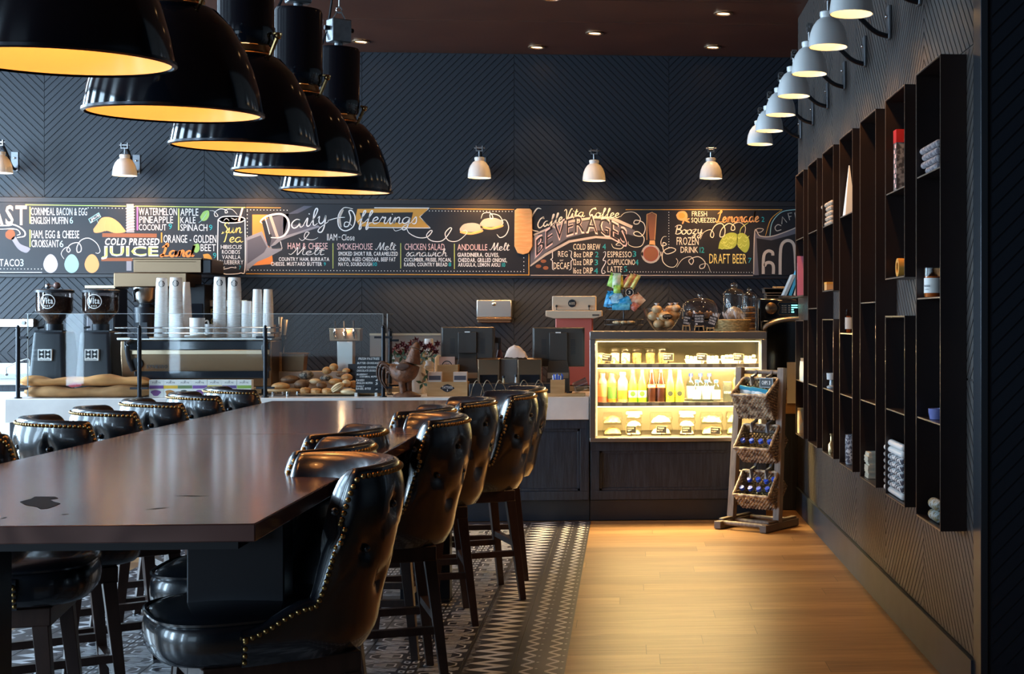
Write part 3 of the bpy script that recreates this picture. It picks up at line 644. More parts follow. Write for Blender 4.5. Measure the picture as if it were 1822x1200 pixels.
def place_stool(x, y, rz, lb):
    global ST
    if ST is None: ST = stool(); ST['label'] = lb; ST.location = (x, y, 0); ST.rotation_euler = (0, 0, rz); return ST
    return dup(ST, (x, y, 0), rz, lb)
D2 = math.radians
place_stool(-0.99, 4.02, PI + D2(28), 'nearest black leather bar stool, its seat and studded back in the foreground')
RS = [(-1.17, 4.64, 2, 'leather stool pushed in just behind the nearest one, its wing over the table corner'), (-1.235, 5.25, -4, 'low showing stool tucked under the table right side, third from the front'), (-1.00, 5.86, 16, 'right side stool with bright blue sheen, fourth from the front'),
      (-1.13, 6.47, -4, 'fifth right side stool, only its studded top showing over the one before'), (-1.00, 7.08, 12, 'right side stool, sixth from the front'), (-0.84, 7.69, 20, 'second last stool of the right side, pulled out from the table'),
      (-0.82, 8.30, 6, 'farthest stool of the right side, nearest the counter')]
for x, y, r, lb in RS: place_stool(x, y, PI + D2(r), lb)
LS = [(-2.08, 4.74, 10, 'nearest stool of the left side, its round seat under the table corner'), (-2.17, 5.40, 28, 'left side stool cut by the left edge of the photo, buttoned wing over the table'), (-2.15, 6.02, 34, 'second buttoned stool wing along the left table edge'),
      (-2.17, 6.64, 32, 'third buttoned stool wing along the left table edge'), (-2.17, 7.26, 34, 'fourth buttoned stool wing along the left table edge'), (-2.14, 7.88, 28, 'second last stool of the left side, below the tea boxes'),
      (-2.13, 8.50, 32, 'farthest stool of the left side, its top just under the tea boxes')]
for x, y, r, lb in LS: place_stool(x, y, D2(r), lb)
# ================================================================ the service counter
CF, CT = 10.42, 0.925
XL, XR = -4.455, -0.275
t = thing('service_counter', 'long navy panelled service counter with thick white stone top', 'counter', ((XL + XR) / 2, CF + 0.4, 0)); ox, oy = (XL + XR) / 2, CF + 0.4
def rel(b): return b.T(TR(-ox, -oy, 0))
b = rel(MB()); b.box(XL, XR, CF, CF + 0.78, CT - 0.17, CT); b.build('countertop', M['quartz'], t, bevel=0.004)
b = rel(MB()); b.box(XL + .02, XR, CF + 0.05, CF + 0.76, 0.155, CT - 0.171); b.build('body', M['counter_wood'], t)
b = rel(MB()); b.box(XL + .02, XR, CF + 0.055, CF + 0.70, 0.0052, 0.154); b.build('kick_plate', M['kick'], t)
def frame_panel(t, x0, x1, z0, z1, y, rel_=None):
    b = rel_(MB()); w_ = 0.065
    b.box(x0, x1, y - .022, y - .001, z1 - w_, z1); b.box(x0, x1, y - .022, y - .001, z0, z0 + w_); b.box(x0, x0 + w_, y - .022, y - .001, z0 + w_, z1 - w_); b.box(x1 - w_, x1, y - .022, y - .001, z0 + w_, z1 - w_)
    b.box(x0 + w_, x1 - w_, y - .010, y - .001, z0 + w_, z0 + w_ + .02); b.box(x0 + w_, x1 - w_, y - .010, y - .001, z1 - w_ - .02, z1 - w_); b.box(x0 + w_, x0 + w_ + .02, y - .010, y - .001, z0 + w_, z1 - w_); b.box(x1 - w_ - .02, x1 - w_, y - .010, y - .001, z0 + w_, z1 - w_)
    b.build('front_panel', M['counter_wood'], t, bevel=0.002)
n = 6; wd = (XR - XL - .02) / n
for i in range(n): frame_panel(t, XL + .02 + i * wd + .002, XL + .02 + (i + 1) * wd - .002, 0.16, CT - 0.173, CF + 0.05, rel)
# raised ledge behind the pastries
b = rel(MB()); a0, a1 = onY(493, 660, 11.0).x, onY(668, 660, 11.0).x; b.box(a0, a1, 11.0, 11.19, CT + .001, 1.095); b.build('raised_ledge', mat('pale ledge', (0.55, 0.47, 0.40), 0.35), t, bevel=0.004)

# back counter along the wall
BX0, BX1, BYF, BT = -7.1, 3.2, 11.95, 0.93
t = thing('back_counter', 'long back bar counter along the wall with orange lit wooden top', 'counter', (0, 12.2, 0))
b = MB().T(TR(0, -12.2, 0)); b.box(BX0, BX1, BYF, YB - 0.012, BT - .05, BT); b.build('worktop', mat('maple worktop', (0.45, 0.27, 0.12), 0.35, noise=(6, (0.36, 0.20, 0.09)), stretch=(0.5, 4, 4)), t, bevel=0.003)
b = MB().T(TR(0, -12.2, 0)); b.box(BX0, BX1, BYF + .03, YB - 0.02, 0.006, BT - .051); b.build('body', M['counter_wood'], t)

# ================================================================ refrigerated display case
C0, C1, CZ0, CZ1, CY0, CY1 = -0.27, 1.042, 0.592, 1.408, 10.40, 11.12
case = thing('display_case', 'lit glass fronted steel display case full of drinks and salads', 'display case', (0.385, 10.76, 0)); crel = lambda b: b.T(TR(-0.385, -10.76, 0))
PF = mat('case steel', (0.36, 0.33, 0.31), 0.32, metal=0.9)
fr = 0.055
b = crel(MB()); b.box(C0, C1, CY0, CY1, CZ1 - .058, CZ1); b.build('top_panel', PF, case, bevel=0.004)
b = crel(MB()); b.box(C0, C1, CY0, CY1, CZ0, CZ0 + .03); b.build('bottom_panel', PF, case, bevel=0.004)
for x0, x1 in ((C0, C0 + .042), (C1 - .042, C1)):
    b = crel(MB()); b.box(x0, x1, CY0, CY0 + .04, CZ0 + .031, CZ1 - .059); b.build('post', PF, case, bevel=0.003)
b = crel(MB()); b.box(C1 - .02, C1 - .008, CY0 + .041, CY1, CZ0 + .031, CZ1 - .059); b.box(C0 + .008, C0 + .02, CY0 + .041, CY1, CZ0 + .031, CZ1 - .059); b.build('side_panel', mat('case lining', (0.72, 0.66, 0.52), 0.25), case)
b = crel(MB()); b.box(C0 + .02, C1 - .02, CY1 - .03, CY1, CZ0 + .031, CZ1 - .059); b.build('back_panel', mat('case back', (0.42, 0.37, 0.26), 0.18, metal=0.3), case)
SH = [onY(1200, 716, CY0 + .1).z, onY(1200, 648, CY0 + .1).z]         # tops of the two shelves
for z in SH:
    b = crel(MB()); b.box(C0 + .045, C1 - .045, CY0 + .06, CY1 - .16, z - .012, z); sh = b.build('shelf', M['glass'] if 0 else mat('shelf glass', (0.55, 0.52, 0.42), 0.15), case)
    b = crel(MB()); b.box(C0 + .045, C1 - .045, CY0 + .045, CY0 + .059, z - .026, z + .004); rl = b.build('price_rail', mat('price rail', (0.36, 0.30, 0.22), 0.3), sh)
    b = crel(MB())
    for k in range(13): b.box(C0 + .10 + k * .09, C0 + .150 + k * .09, CY0 + .043, CY0 + .0449, z - .022, z + .001)
    b.build('price_strip', mat('price strip', (0.62, 0.54, 0.38), 0.3), rl)
LED = mat('case light strip', (1, .9, .6), 0.5, emit=((1.0, 0.80, 0.42), 6.0))
for z, en, tl in ((CZ1 - .075, 42, -8), (SH[1] - .030, 34, 18), (SH[0] - .030, 46, 18)):
    b = crel(MB()); b.box(C0 + .05, C1 - .05, CY0 + .062, CY0 + .072, z - .003, z + .003); b.build('light_strip', LED, case)
    l = lamp('case_light', 'AREA', (0, CY0 + .085 - 10.76, z - .012), en, (1.0, 0.70, 0.30), (D2(tl), 0, 0), shape='RECTANGLE', size=1.15, size_y=0.03); l.parent = case
for x in (C0 + .05, C1 - .05):
    b = crel(MB()); b.box(x - .006, x + .006, CY0 + .042, CY0 + .052, CZ0 + .04, CZ1 - .07); b.build('light_strip', mat('side strip', (1, .9, .6), 0.5, emit=((1.0, 0.78, 0.40), 1.0)), case)
b = crel(MB()); b.box(C0 + .0425, C1 - .0425, CY0 + .012, CY0 + .018, CZ0 + .031, CZ1 - .059); b.build('front_glass', M['glass'], case, smooth=0)
# cabinet the case stands on
t = thing('display_case_cabinet', 'navy panelled cabinet under the lit display case', 'cabinet', (0.385, 10.76, 0))
b = crel(MB()); b.box(C0 + .002, C1, CY0 + .07, CY1, 0.155, CZ0 - .002); b.build('body', M['counter_wood'], t)
b = crel(MB()); b.box(C0 + .002, C1, CY0 + .065, CY1 - .1, 0.006, 0.154); b.build('kick_plate', M['kick'], t)
frame_panel(t, C0 + .006, C1, 0.16, CZ0 - .005, CY0 + .07, crel)

# ---------------------------------------------------------------- contents of the case
def at(px, Y): return onY(px, 600, Y).x
def bottle(name, lb, x, y, z, h, r, prof, glassm, capm=None, labm=None, lab=(0.2, 0.5), cap=0.92, grp=None, liq=None, mark=None):
    t = thing(name, lb, 'bottle', (x, y, z), 0, grp)
    pf = [(r * a, h * c) for a, c in prof]
    b = MB(); b.lathe([(r * .3, 0.001), (pf[0][0] * .93, 0.001)] + pf[0:], 16); b.build('body', glassm, t, smooth=50)
    if labm:
        ra = lambda q: max(p[0] for p in pf if abs(p[1] / h - q) < .35) if pf else r
        b = MB(); b.lathe([(r * 1.012, h * lab[0]), (r * 1.012, h * lab[1])], 16, cap=False); lo = b.build('label', labm, t, smooth=50)
        if mark:
            b = MB(); b.T(TR(0, -r * 1.03, 0))
            if mark[0] == 'text': text(b, mark[1], -r * .75, h * (lab[0] + lab[1]) / 2 - h * .03, r * 1.5, h * .07, 0, 0, 1)
            else: b.poly([(r * .55 * math.cos(k), 0, h * (lab[0] + (lab[1] - lab[0]) * .55) + r * .55 * math.sin(k)) for k in [i * PI / 8 for i in range(16)]])
            b.build('label_mark', mark[-1], lo, smooth=0)
    if capm:
        rr = pf[-1][0]; b = MB(); b.lathe([(rr * 1.15, h * cap), (rr * 1.15, h * 1.0 + .002), (rr * .9, h + .004)], 14); b.build('cap', capm, t)
    return t
SODA = [(1, .0), (1, .42), (.93, .52), (.55, .74), (.42, .86), (.40, 1.0)]
JUICE = [(1, 0), (1, .66), (.95, .72), (.5, .86), (.5, 1.0)]
WATER = [(.95, 0), (1, .03), (.96, .3), (1, .6), (.8, .74), (.42, .86), (.40, 1.0)]
z0 = SH[0] + .0005; Yb = CY0 + .15; sI = sc_at(Yb)
def hz(y_top): return (714 - y_top) / sI
plain('g_lime', (0.35, 0.75, 0.04), 0.12); plain('g_cola', (0.035, 0.012, 0.008), 0.08); plain('g_yel', (0.62, 0.68, 0.06), 0.10); plain('capred', (0.5, 0.02, 0.02), 0.4)
plain('capblue', (0.02, 0.05, 0.42), 0.4); plain('j_pink', (0.62, 0.16, 0.10), 0.25); plain('j_or', (0.80, 0.34, 0.05), 0.25); plain('j_peach', (0.90, 0.52, 0.22), 0.25); plain('l_white', (0.85, 0.83, 0.78), 0.5)
plain('l_green', (0.12, 0.30, 0.06), 0.5); plain('l_red', (0.75, 0.12, 0.06), 0.5); plain('l_yel', (0.85, 0.70, 0.04), 0.5); plain('l_dark', (0.05, 0.06, 0.05), 0.5); plain('waterb', (0.62, 0.70, 0.74), 0.08)
M['waterg'] = glass('water bottle', (0.85, 0.92, 0.95), 1.6); gr = 'cold drinks in the display case'
r_ = 0.0355
bottle('juice_bottle', 'leftmost rosy juice bottle on the middle shelf of the lit case', at(1072, Yb), Yb, z0, hz(664), .037, JUICE, M['j_pink'], M['j_pink'], M['c_peach'], (.2, .62), grp=gr)
bottle('juice_bottle', 'orange juice bottle with dark green label, second from the left in the case', at(1089, Yb), Yb, z0, hz(664), .036, JUICE, M['j_or'], M['j_or'], M['l_green'], (.12, .55), grp=gr)
bottle('juice_bottle', 'peach coloured juice bottle between orange and lime bottles', at(1108, Yb), Yb, z0, hz(662), .039, JUICE, M['j_peach'], M['l_white'], M['j_or'], (.1, .4), grp=gr)
for px, lb in ((1126, 'left one of two lime green soda bottles'), (1142.5, 'right one of two lime green soda bottles, beside the cola')):
    bottle('soda_bottle', lb, at(px, Yb), Yb, z0, hz(657), r_, SODA, M['g_lime'], M['l_green'], M['l_white'], (.14, .36), grp=gr, mark=('dot', M['l_green']))
for px, lb in ((1159.5, 'left one of two dark cola bottles with red labels'), (1176, 'right one of two dark cola bottles with red labels')):
    bottle('cola_bottle', lb, at(px, Yb), Yb, z0, hz(657), r_, SODA, M['g_cola'], M['capred'], M['l_red'], (.44, .56), grp=gr, mark=('text', 'Cola', M['l_white']))
for px, lb in ((1192.5, 'left one of two yellow green soda bottles'), (1209, 'right one of two yellow green soda bottles, left of the water')):
    bottle('soda_bottle', lb, at(px, Yb), Yb, z0, hz(657), r_, SODA, M['g_yel'], M['l_yel'], M['l_yel'], (.15, .36), grp=gr, mark=('dot', M['l_dark']))
for px, dy, lb in ((1240, 0, 'front left water bottle with blue cap in the case'), (1257, 0, 'front middle water bottle with blue cap in the case'), (1274, 0, 'front right water bottle with blue cap in the case'),
                   (1229, .09, 'back left water bottle with blue cap in the case'), (1246, .09, 'back middle water bottle with blue cap in the case'), (1262, .09, 'back right water bottle with blue cap in the case')):
    bottle('water_bottle', lb, at(px, Yb + dy), Yb + dy, z0, hz(676) if not dy else hz(664) * .98, .0345, WATER, M['waterg'], M['capblue'], M['waterb'], (.12, .55), .9, 'water bottles in the display case')
bottle('juice_bottle', 'amber juice bottle behind the wicker rack at the case right', at(1312, Yb), Yb, z0, hz(662), .036, JUICE, M['l_yel'], M['j_or'], M['c_gold'], (.1, .6), grp=gr)
t = thing('drink_carton', 'dark drink carton with white lettering right of the water bottles', 'carton', (at(1294, Yb), Yb, z0))
b = MB(); b.cb((0, 0, .075), (.062, .05, .15)); b.build('body', M['l_dark'], t, bevel=.003); b = MB(); text(b, 'MADI BAR', -.027, .06, .054, .02, -.0262, 0, 1); b.build('lettering', M['c_white'], t, smooth=0)
def price(px, py, Y, words, lb, tilt=0.0, floor=None):
    p = onY(px, py, Y); h = p.z - floor
    t = thing('price_sign', lb, 'sign', (p.x, Y, floor), 0, 'small chalk price signs in the display case')
    b = MB().T(Matrix.Translation((0, 0, h)) @ Matrix.Rotation(tilt, 4, 'Y')); b.cb((0, 0, 0), (.072, .006, .048)); b.build('card', M['board'], t)
    b = MB().T(Matrix.Translation((0, 0, h)) @ Matrix.Rotation(tilt, 4, 'Y'))
    for i, s in enumerate(words): text(b, s, -.03, .006 - i * .017, .05 if i == 0 else .036, .010, -.0036, 0, 1)
    b.build('lettering', M['c_cream'], t, smooth=0)
    b = MB().T(Matrix.Translation((0, 0, h)) @ Matrix.Rotation(tilt, 4, 'Y'))
    b.box(-.038, .038, -.004, .004, .024, .0265); b.box(-.038, .038, -.004, .004, -.0265, -.024); b.box(-.038, -.0355, -.004, .004, -.024, .024); b.box(.0355, .038, -.004, .004, -.024, .024)
    b.build('frame', mat('pale price frame', (.6, .45, .25), .5), t)
    b = MB(); b.cb((0, .006, max(h - .024, .004) / 2), (.008, .006, max(h - .024, .004))); b.build('stem', M['chrome'], t)
zt = SH[1] + .0005; zb = CZ0 + .031; Yp = CY0 + .105
for px, py, wds, lb, tl in ((1080, 637, ('YOGURT', 'PARFAIT 5'), 'tilted chalk price sign before the parfait cups', .12), (1189, 636, ('FRUIT', 'CUP 5'), 'chalk price sign beside the dark pudding cups', 0), (1249, 636, ('HUMMUS', '6'), 'chalk price sign before the snack trays', .06), (1314, 636, ('CHEESE', 'PLATE 7'), 'rightmost chalk price sign of the top shelf', .04)): price(px, py, Yp, wds, lb, tl, zt)
for px, py, wds, lb, tl in ((1123, 765, ('COUSCOUS', '7'), 'leftmost chalk price sign of the bottom shelf', .02), (1177, 765, ('TURKEY', 'BLT 9'), 'second chalk price sign of the bottom shelf', .05), (1222, 765, ('CHEESE', 'WRAP 8'), 'third chalk price sign of the bottom shelf', 0), (1273, 767, ('CAESAR', 'SALAD 9'), 'chalk price sign before the green salad boxes', .05)): price(px, py, Yp, wds, lb, tl, zb)
CL = glass('clear plastic', (0.97, 0.97, 0.95), 1.0, .1)
def cup(px, Y, z, r, h, cont, lb, grp):
    t = thing('dessert_cup', lb, 'cup', (at(px, Y), Y, z), 0, grp)
    b = MB(); b.lathe([(r * .72, .001), (r * .78, h * .6), (r * .92, h)], 16, cap=False); b.build('cup_wall', CL, t, smooth=60)
    b = MB(); b.lathe([(r * .70, .002), (r * .76, h * .58), (r * .74, h * .72), (r * .3, h * .78)], 16); b.build('filling', cont, t, smooth=60)
    b = MB(); b.lathe([(r * .96, h), (r * .96, h + .004), (r * .75, h + .012), (r * .2, h + .02)], 16); b.build('dome_lid', CL, t, smooth=60)
plain('parfait', (0.80, 0.72, 0.50), .6, noise=(45, (0.25, 0.14, 0.05), .08)); plain('pudding', (0.09, 0.035, 0.015), .5, noise=(30, (0.35, 0.18, 0.06), .1))
Yt = CY0 + .20
for i, (px, c, lb) in enumerate(((1068, 'parfait', 'leftmost pale parfait cup on the top shelf'), (1094, 'parfait', 'second pale parfait cup on the top shelf'), (1113, 'parfait', 'third pale parfait cup, left of the dark puddings'), (1133, 'pudding', 'left dark pudding cup on the top shelf'), (1157, 'pudding', 'middle dark pudding cup on the top shelf'), (1179, 'pudding', 'right dark pudding cup behind a price sign'))):
    cup(px, Yt, zt, .046, .105, M[c], lb, 'dessert cups on the top shelf of the case')
plain('cheese', (0.85, 0.74, 0.42), .5, noise=(25, (0.92, 0.85, 0.62), .1))
for px, wd_, lb in ((1236, .15, 'left snack tray on the top shelf of the case'), (1268, .10, 'middle snack tray on the top shelf of the case'), (1300, .16, 'right snack tray heaped on the top shelf of the case'), (1334, .10, 'rightmost snack tray on the top shelf of the case')):
    x = at(px, Yt); t = thing('snack_tray', lb, 'food tray', (x, Yt, zt), 0, 'snack trays on the top shelf of the case')
    b = MB(); b.rings([[(-wd_ / 2 * k, -.05 * k, z), (wd_ / 2 * k, -.05 * k, z), (wd_ / 2 * k, .05 * k, z), (-wd_ / 2 * k, .05 * k, z)] for k, z in ((.85, .001), (1, .03), (1.02, .03), (1.0, .034))]); b.build('tray', M['cup'], t)
    b = MB()
    for k in range(int(wd_ / .03)): b.cb((-wd_ / 2 + .02 + k * .03, R_.uniform(-.02, .02), .042 + R_.uniform(0, .012)), (.024, .06, .022))
    b.build('snack', M['cheese'], t, bevel=.004)
    b = MB(); b.rings([[(-wd_ / 2 * k, -.05 * k, z), (wd_ / 2 * k, -.05 * k, z), (wd_ / 2 * k, .05 * k, z), (-wd_ / 2 * k, .05 * k, z)] for k, z in ((1.02, .035), (.96, .075))]); b.build('lid', CL, t, smooth=0)
fill = {'grain': plain('grain', (0.42, 0.24, 0.08), .6, noise=(40, (0.20, 0.10, 0.04), .1)), 'sand': plain('sandwich', (0.80, 0.56, 0.26), .6, noise=(20, (0.62, 0.36, 0.14), .1)), 'wrap': plain('wrap', (0.82, 0.70, 0.48), .6, noise=(22, (0.55, 0.28, 0.14), .1)), 'salad': plain('salad', (0.22, 0.42, 0.05), .5, noise=(30, (0.60, 0.65, 0.20), .12))}
for px, key, wd_, nm, lb in ((1090, 'grain', .15, 2, 'grain salad'), (1128, 'sand', .12, 3, 'sandwich'), (1176, 'wrap', .17, 2, 'flatbread'), (1222, 'wrap', .125, 3, 'wrap'), (1266, 'salad', .17, 2, 'green salad'), (1304, 'salad', .10, 2, 'small green salad')):
    for k in range(nm):
        Yk = CY0 + .24; x = at(px, Yk); hh = .062 if nm == 3 else .085
        t = thing('food_box', '%s in a clear box, %s of its stack in the case' % (lb, ('lowest', 'topmost' if nm == 2 else 'middle one', 'topmost')[k]), 'food box', (x, Yk, zb + k * (hh + .001) + .0005), 0, 'clear food boxes on the bottom shelf of the case')
        b = MB(); b.rings([[(-wd_ / 2 * q, -.07 * q, z), (wd_ / 2 * q, -.07 * q, z), (wd_ / 2 * q, .07 * q, z), (-wd_ / 2 * q, .07 * q, z)] for q, z in ((.88, .0), (1, hh * .5), (1.03, hh * .5), (.92, hh * .98))]); b.build('box', CL, t, smooth=0)
        b = MB(); b.grid(lambda u, v: (wd_ * .42 * (2 * u - 1), .058 * (2 * v - 1), hh * (.12 + .55 * math.sin(PI * u) ** .5 * math.sin(PI * v) ** .5) + R_.uniform(0, .008)), 10, 6); b.build('filling', fill[key], t, smooth=60)
# ================================================================ the three chalk menu boards
PB = YB - 0.045                                    # front of the boards
def bx(px): return onY(px, 430, PB).x
def bz(px, py): return onY(px, py, PB).z
def pz(py): return onY(800, py, PB).z
KB = sc_at(PB, -1.5)
CH = ['c_white', 'c_pink', 'c_teal', 'c_lime', 'c_orange', 'c_gold', 'c_yellow', 'c_mag', 'c_blue', 'c_grey', 'c_cream', 'c_tan', 'c_brown', 'c_green', 'c_hop', 'c_smoke', 'c_egg', 'c_aqua', 'c_peach', 'c_rust', 'c_light', 'board']
CI = {c: i for i, c in enumerate(CH)}
CM = [M[c] for c in CH]
Y1 = PB - 0.0012; Y0 = PB - 0.0006; Y2 = PB - 0.0018
class Chalk:
    def __init__(s, board, x): s.t = board; s.x = x; s.b = MB().T(TR(-x, -PB, 0))
    def line(s, txt, x0, x1, y0, y1, c='c_white', bold=0, shear=0.0, arc=None, y=None):      # pixel box: left, right, cap top, baseline
        text(s.b, txt, bx(x0), bz(x0, y1), bx(x1) - bx(x0), abs(bz(x0, y0) - bz(x0, y1)), y or Y1, CI[c], bold, shear, arc)
    def scr(s, txt, x0, x1, yb, xh, wd=1.6, c='c_white', slope=0.0, shear=0.12, y=None): script(s.b, txt, bx(x0), bz(x0, yb), bx(x1) - bx(x0), xh / KB, wd / KB, y or Y2, CI[c], slope, shear)
    def st(s, pts, wd=1.2, c='c_white', n=6, taper=True, y=None): stroke(s.b, [(bx(x), bz(x, yy)) for x, yy in pts], wd / KB, y or Y1, CI[c], n, taper)
    def pg(s, pts, c, y=None, sm=False):
        if sm: pts = crom(list(pts) + [pts[0]], 5)[:-1]
        s.b.poly([(bx(x), y or Y0, bz(x, yy)) for x, yy in pts], CI[c])
    def el(s, x, yy, rx, ry, c, y=None, n=20): s.pg([(x + rx * math.cos(2 * PI * i / n), yy + ry * math.sin(2 * PI * i / n)) for i in range(n)], c, y)
    def dots(s, x0, x1, y0, y1, step=4.3, r=0.9, c='c_white'):
        L = math.hypot(x1 - x0, y1 - y0); k = int(L / step)
        for i in range(k + 1): s.el(x0 + (x1 - x0) * i / k, y0 + (y1 - y0) * i / k, r, r, c, Y1, 6)
    def done(s, name, label=None):
        o = s.b.build(name, CM, s.t, smooth=0)
        if label: o['label'] = label
        s.b = MB().T(TR(-s.x, -PB, 0)); return o
def board(x0, x1, lb):
    xa, xb = bx(x0), bx(x1); xc = (xa + xb) / 2
    t = thing('menu_board', lb, 'menu board', (xc, PB, 1.893))
    t.location = (xc, PB, 0)
    b = MB(); b.box(xa - xc, xb - xc, 0, 0.036, 1.8945, 2.5105); b.build('panel', M['board'], t, smooth=0)
    return Chalk(t, xc)
# ---- breakfast and juice
c = board(-190, 437, 'chalk menu board with the breakfast list, eggs, and juice list')
c.line('BREAKFAST', -150, 48, 365, 399, 'c_light', 1, 0.0); c.line('AST', 0, 0.1, 365, 366, 'board')
c.st([(-150, 402), (0, 402), (24, 400), (42, 410), (44, 420), (30, 423)], 2.2); c.st([(0, 408), (28, 408), (36, 416), (30, 419)], 1.5); c.done('lettering', 'large breakfast heading')
for ln in (('CORNMEAL BACON & EGG', 55, 155, 369.5, 383), ('ENGLISH MUFFIN', 55, 121, 386, 398.5), ('HAM, EGG & CHEESE', 56, 141, 410, 424), ('CROISSANT', 56, 105, 427, 440), ('G TACO', -14, 35, 461, 474)): c.line(*ln)
for ln in (('6', 124, 130, 386, 398), ('6', 106, 113, 428, 440), ('3', 36, 42, 461, 474)): c.line(*ln, c='c_blue')
c.done('lettering')
for y0, y1 in ((368, 398), (409, 440)): c.st([(53.5, y0), (53.5, y1)], 1.6, 'c_lime', 1, False)
c.st([(45, 364.5), (224, 367)], 1.4, 'c_lime', 1, False); c.st([(240, 367), (437, 369.5)], 1.4, 'c_lime', 1, False); c.st([(-150, 485), (75, 485)], 1.5, 'c_egg', 1, False); c.dots(-150, 74, 478, 479, 6); c.dots(157, 224, 370, 371, 6); c.done('border_line')
c.pg([(10, 414), (16, 409), (24, 410), (27, 418), (24, 426), (16, 426), (10, 421)], 'c_brown', sm=True); c.pg([(20, 425), (27, 421), (36, 434), (52, 441), (53, 445), (46, 450), (32, 443)], 'c_smoke', sm=True); c.done('knife_drawing')
for x, col in ((90, 'c_egg'), (127.5, 'c_aqua'), (163.5, 'c_peach')):
    c.pg([(x + 13 * math.sin(a) * (1 - .18 * (math.cos(a) > 0) * math.cos(a)), 470 + (17.5 if math.cos(a) > 0 else 16) * -math.cos(a)) for a in [i * PI / 12 for i in range(24)]], col); c.done('egg_drawing')
c.st([(114, 461), (109, 452), (114, 443), (121, 440), (125, 445), (122, 449), (119, 444), (126, 435), (138, 432), (144, 438), (144, 447), (138, 449), (137, 440), (144, 428), (158, 424), (172, 433), (178, 446), (175, 451), (170, 450)], 1.4); c.done('flourish')
c.pg([(166, 408), (172, 400), (181, 388), (196, 387), (209, 394), (219, 405), (223, 413), (205, 415), (190, 411), (178, 414), (168, 414)], 'c_peach', sm=True)
for x in (178, 189, 199, 209): c.st([(x, 391 if x < 205 else 396), (x - 3, 402), (x - 1, 412)], 1.4, 'c_tan')
c.pg([(157, 390), (176, 378), (180, 386), (161, 398)], 'c_aqua'); c.pg([(159, 390.5), (175, 380.5), (178, 386), (162, 396)], 'board', Y1); c.scr('yum', 162, 176, 393, 4, 1, 'c_white', 0.55); c.st([(172, 390), (175, 398)], 1.6, 'c_aqua', 1); c.done('croissant_drawing')
c.pg([(182, 415), (279, 416), (279, 423), (182, 422)], 'c_brown'); c.pg([(180, 459), (236, 459), (236, 465), (180, 465)], 'c_brown'); c.done('plank_drawing')
c.pg([(225, 363), (238, 363), (239, 414), (225, 414)], 'c_smoke'); c.pg([(225, 465), (234, 465), (234, 482), (225, 482)], 'c_smoke')
for i in range(9): c.st([(224, 372 + i * 5), (231, 369 + i * 5), (240, 368 + i * 5)], 1.1, 'c_white')
c.done('barber_pole_drawing')
c.line('COLD PRESSED', 186, 283, 424, 436, 'c_white', 1, 0.15); c.done('lettering'); c.line('JUICE', 180, 282, 438, 455.5, 'c_white', 1); c.line('JUICE', 181.5, 280.5, 440, 454, 'c_lime', 0, y=Y2); c.done('lettering', 'lime green juice heading')
c.done('lettering'); c.scr('Land', 288, 345, 456, 9.5, 4.2, 'c_orange', shear=.1); c.done('lettering', 'orange script lettering')
for ln in (('WATERMELON', 247, 315, 370, 383), ('PINEAPPLE', 248, 308, 385, 397), ('COCONUT', 247, 296, 399, 410), ('APPLE', 321, 353, 371, 384), ('KALE', 321, 348, 386, 397.5), ('SPINACH', 321, 369, 399, 411), ('ORANGE - GOLDEN', 291, 385, 418, 432), ('BEET', 357, 384, 434.5, 447)): c.line(*ln)
for ln in (('9', 300, 306, 398, 408), ('9', 372, 378, 400, 410), ('9', 379, 385, 450, 460)): c.line(*ln, c='c_teal')
c.done('lettering')
c.st([(244.5, 368), (244.5, 410)], 2.4, 'c_mag', 1, False); c.st([(318, 371), (318, 410)], 2.2, 'c_lime', 1, False); c.st([(287.5, 414), (287.5, 432)], 2.4, 'c_gold', 1, False); c.done('divider_line')
c.pg([(356, 386), (362, 377), (371, 375), (372, 384), (367, 392), (359, 393)], 'c_green', sm=True); c.st([(353, 397), (360, 391), (369, 378)], 1, 'c_aqua'); c.pg([(345, 436), (353, 434), (355, 444), (350, 450), (345, 447)], 'c_green', sm=True); c.pg([(361, 453), (371, 452), (377, 460), (376, 470), (380, 474), (372, 466), (364, 462)], 'c_gold', sm=True); c.done('leaf_drawing')
c.st([(373, 375), (381, 376), (388, 384), (383, 385), (382, 378), (392, 372), (402, 374), (405, 378), (401, 379), (402, 373), (413, 373), (422, 382)], 1.1); c.done('flourish')
c.pg([(388, 391), (400, 386), (425, 386), (436, 391), (436, 480), (425, 487), (399, 487), (388, 480)], 'board', Y0); c.st([(388, 391), (388, 478), (398, 487), (412, 488), (428, 486), (436, 478), (436, 391)], 1.6, 'c_white', 5, False); c.st([(388, 391), (398, 385.5), (424, 385.5), (436, 390), (426, 396), (398, 396.5), (388, 391)], 1.5, 'c_white', 5, False)
c.pg([(391, 391), (400, 387), (424, 387), (433, 391), (424, 395), (400, 395)], 'c_rust', sm=True); c.st([(425, 394), (432, 369)], 3.2, 'c_pink', 1, False); c.st([(398, 393), (403, 389), (408, 393)], .9); c.st([(411, 388), (418, 391), (422, 389)], .9); c.done('iced_tea_drawing')
c.scr('Sun', 394, 430, 414.5, 9, 1.8, 'c_yellow'); c.done('lettering', 'yellow tea script'); c.scr('Tea', 394, 432, 431, 8.5, 1.8, 'c_yellow'); c.done('lettering', 'yellow tea script')
for s_, a, b_, y0, y1 in (('HIBISCUS', 393, 430, 436, 443), ('ROOIBOS', 395, 427, 445, 452), ('VANILLA', 395, 428, 454, 461), ('BLUEBERRY', 391, 433, 463, 470.5)): c.line(s_, a, b_, y0, y1)
c.done('lettering'); c.line('7', 425, 429, 473, 480, 'c_teal'); c.done('lettering'); c.st([(395, 477), (400, 475), (396, 479), (405, 478), (412, 476), (420, 477), (418, 474)], 1.2); c.done('flourish')
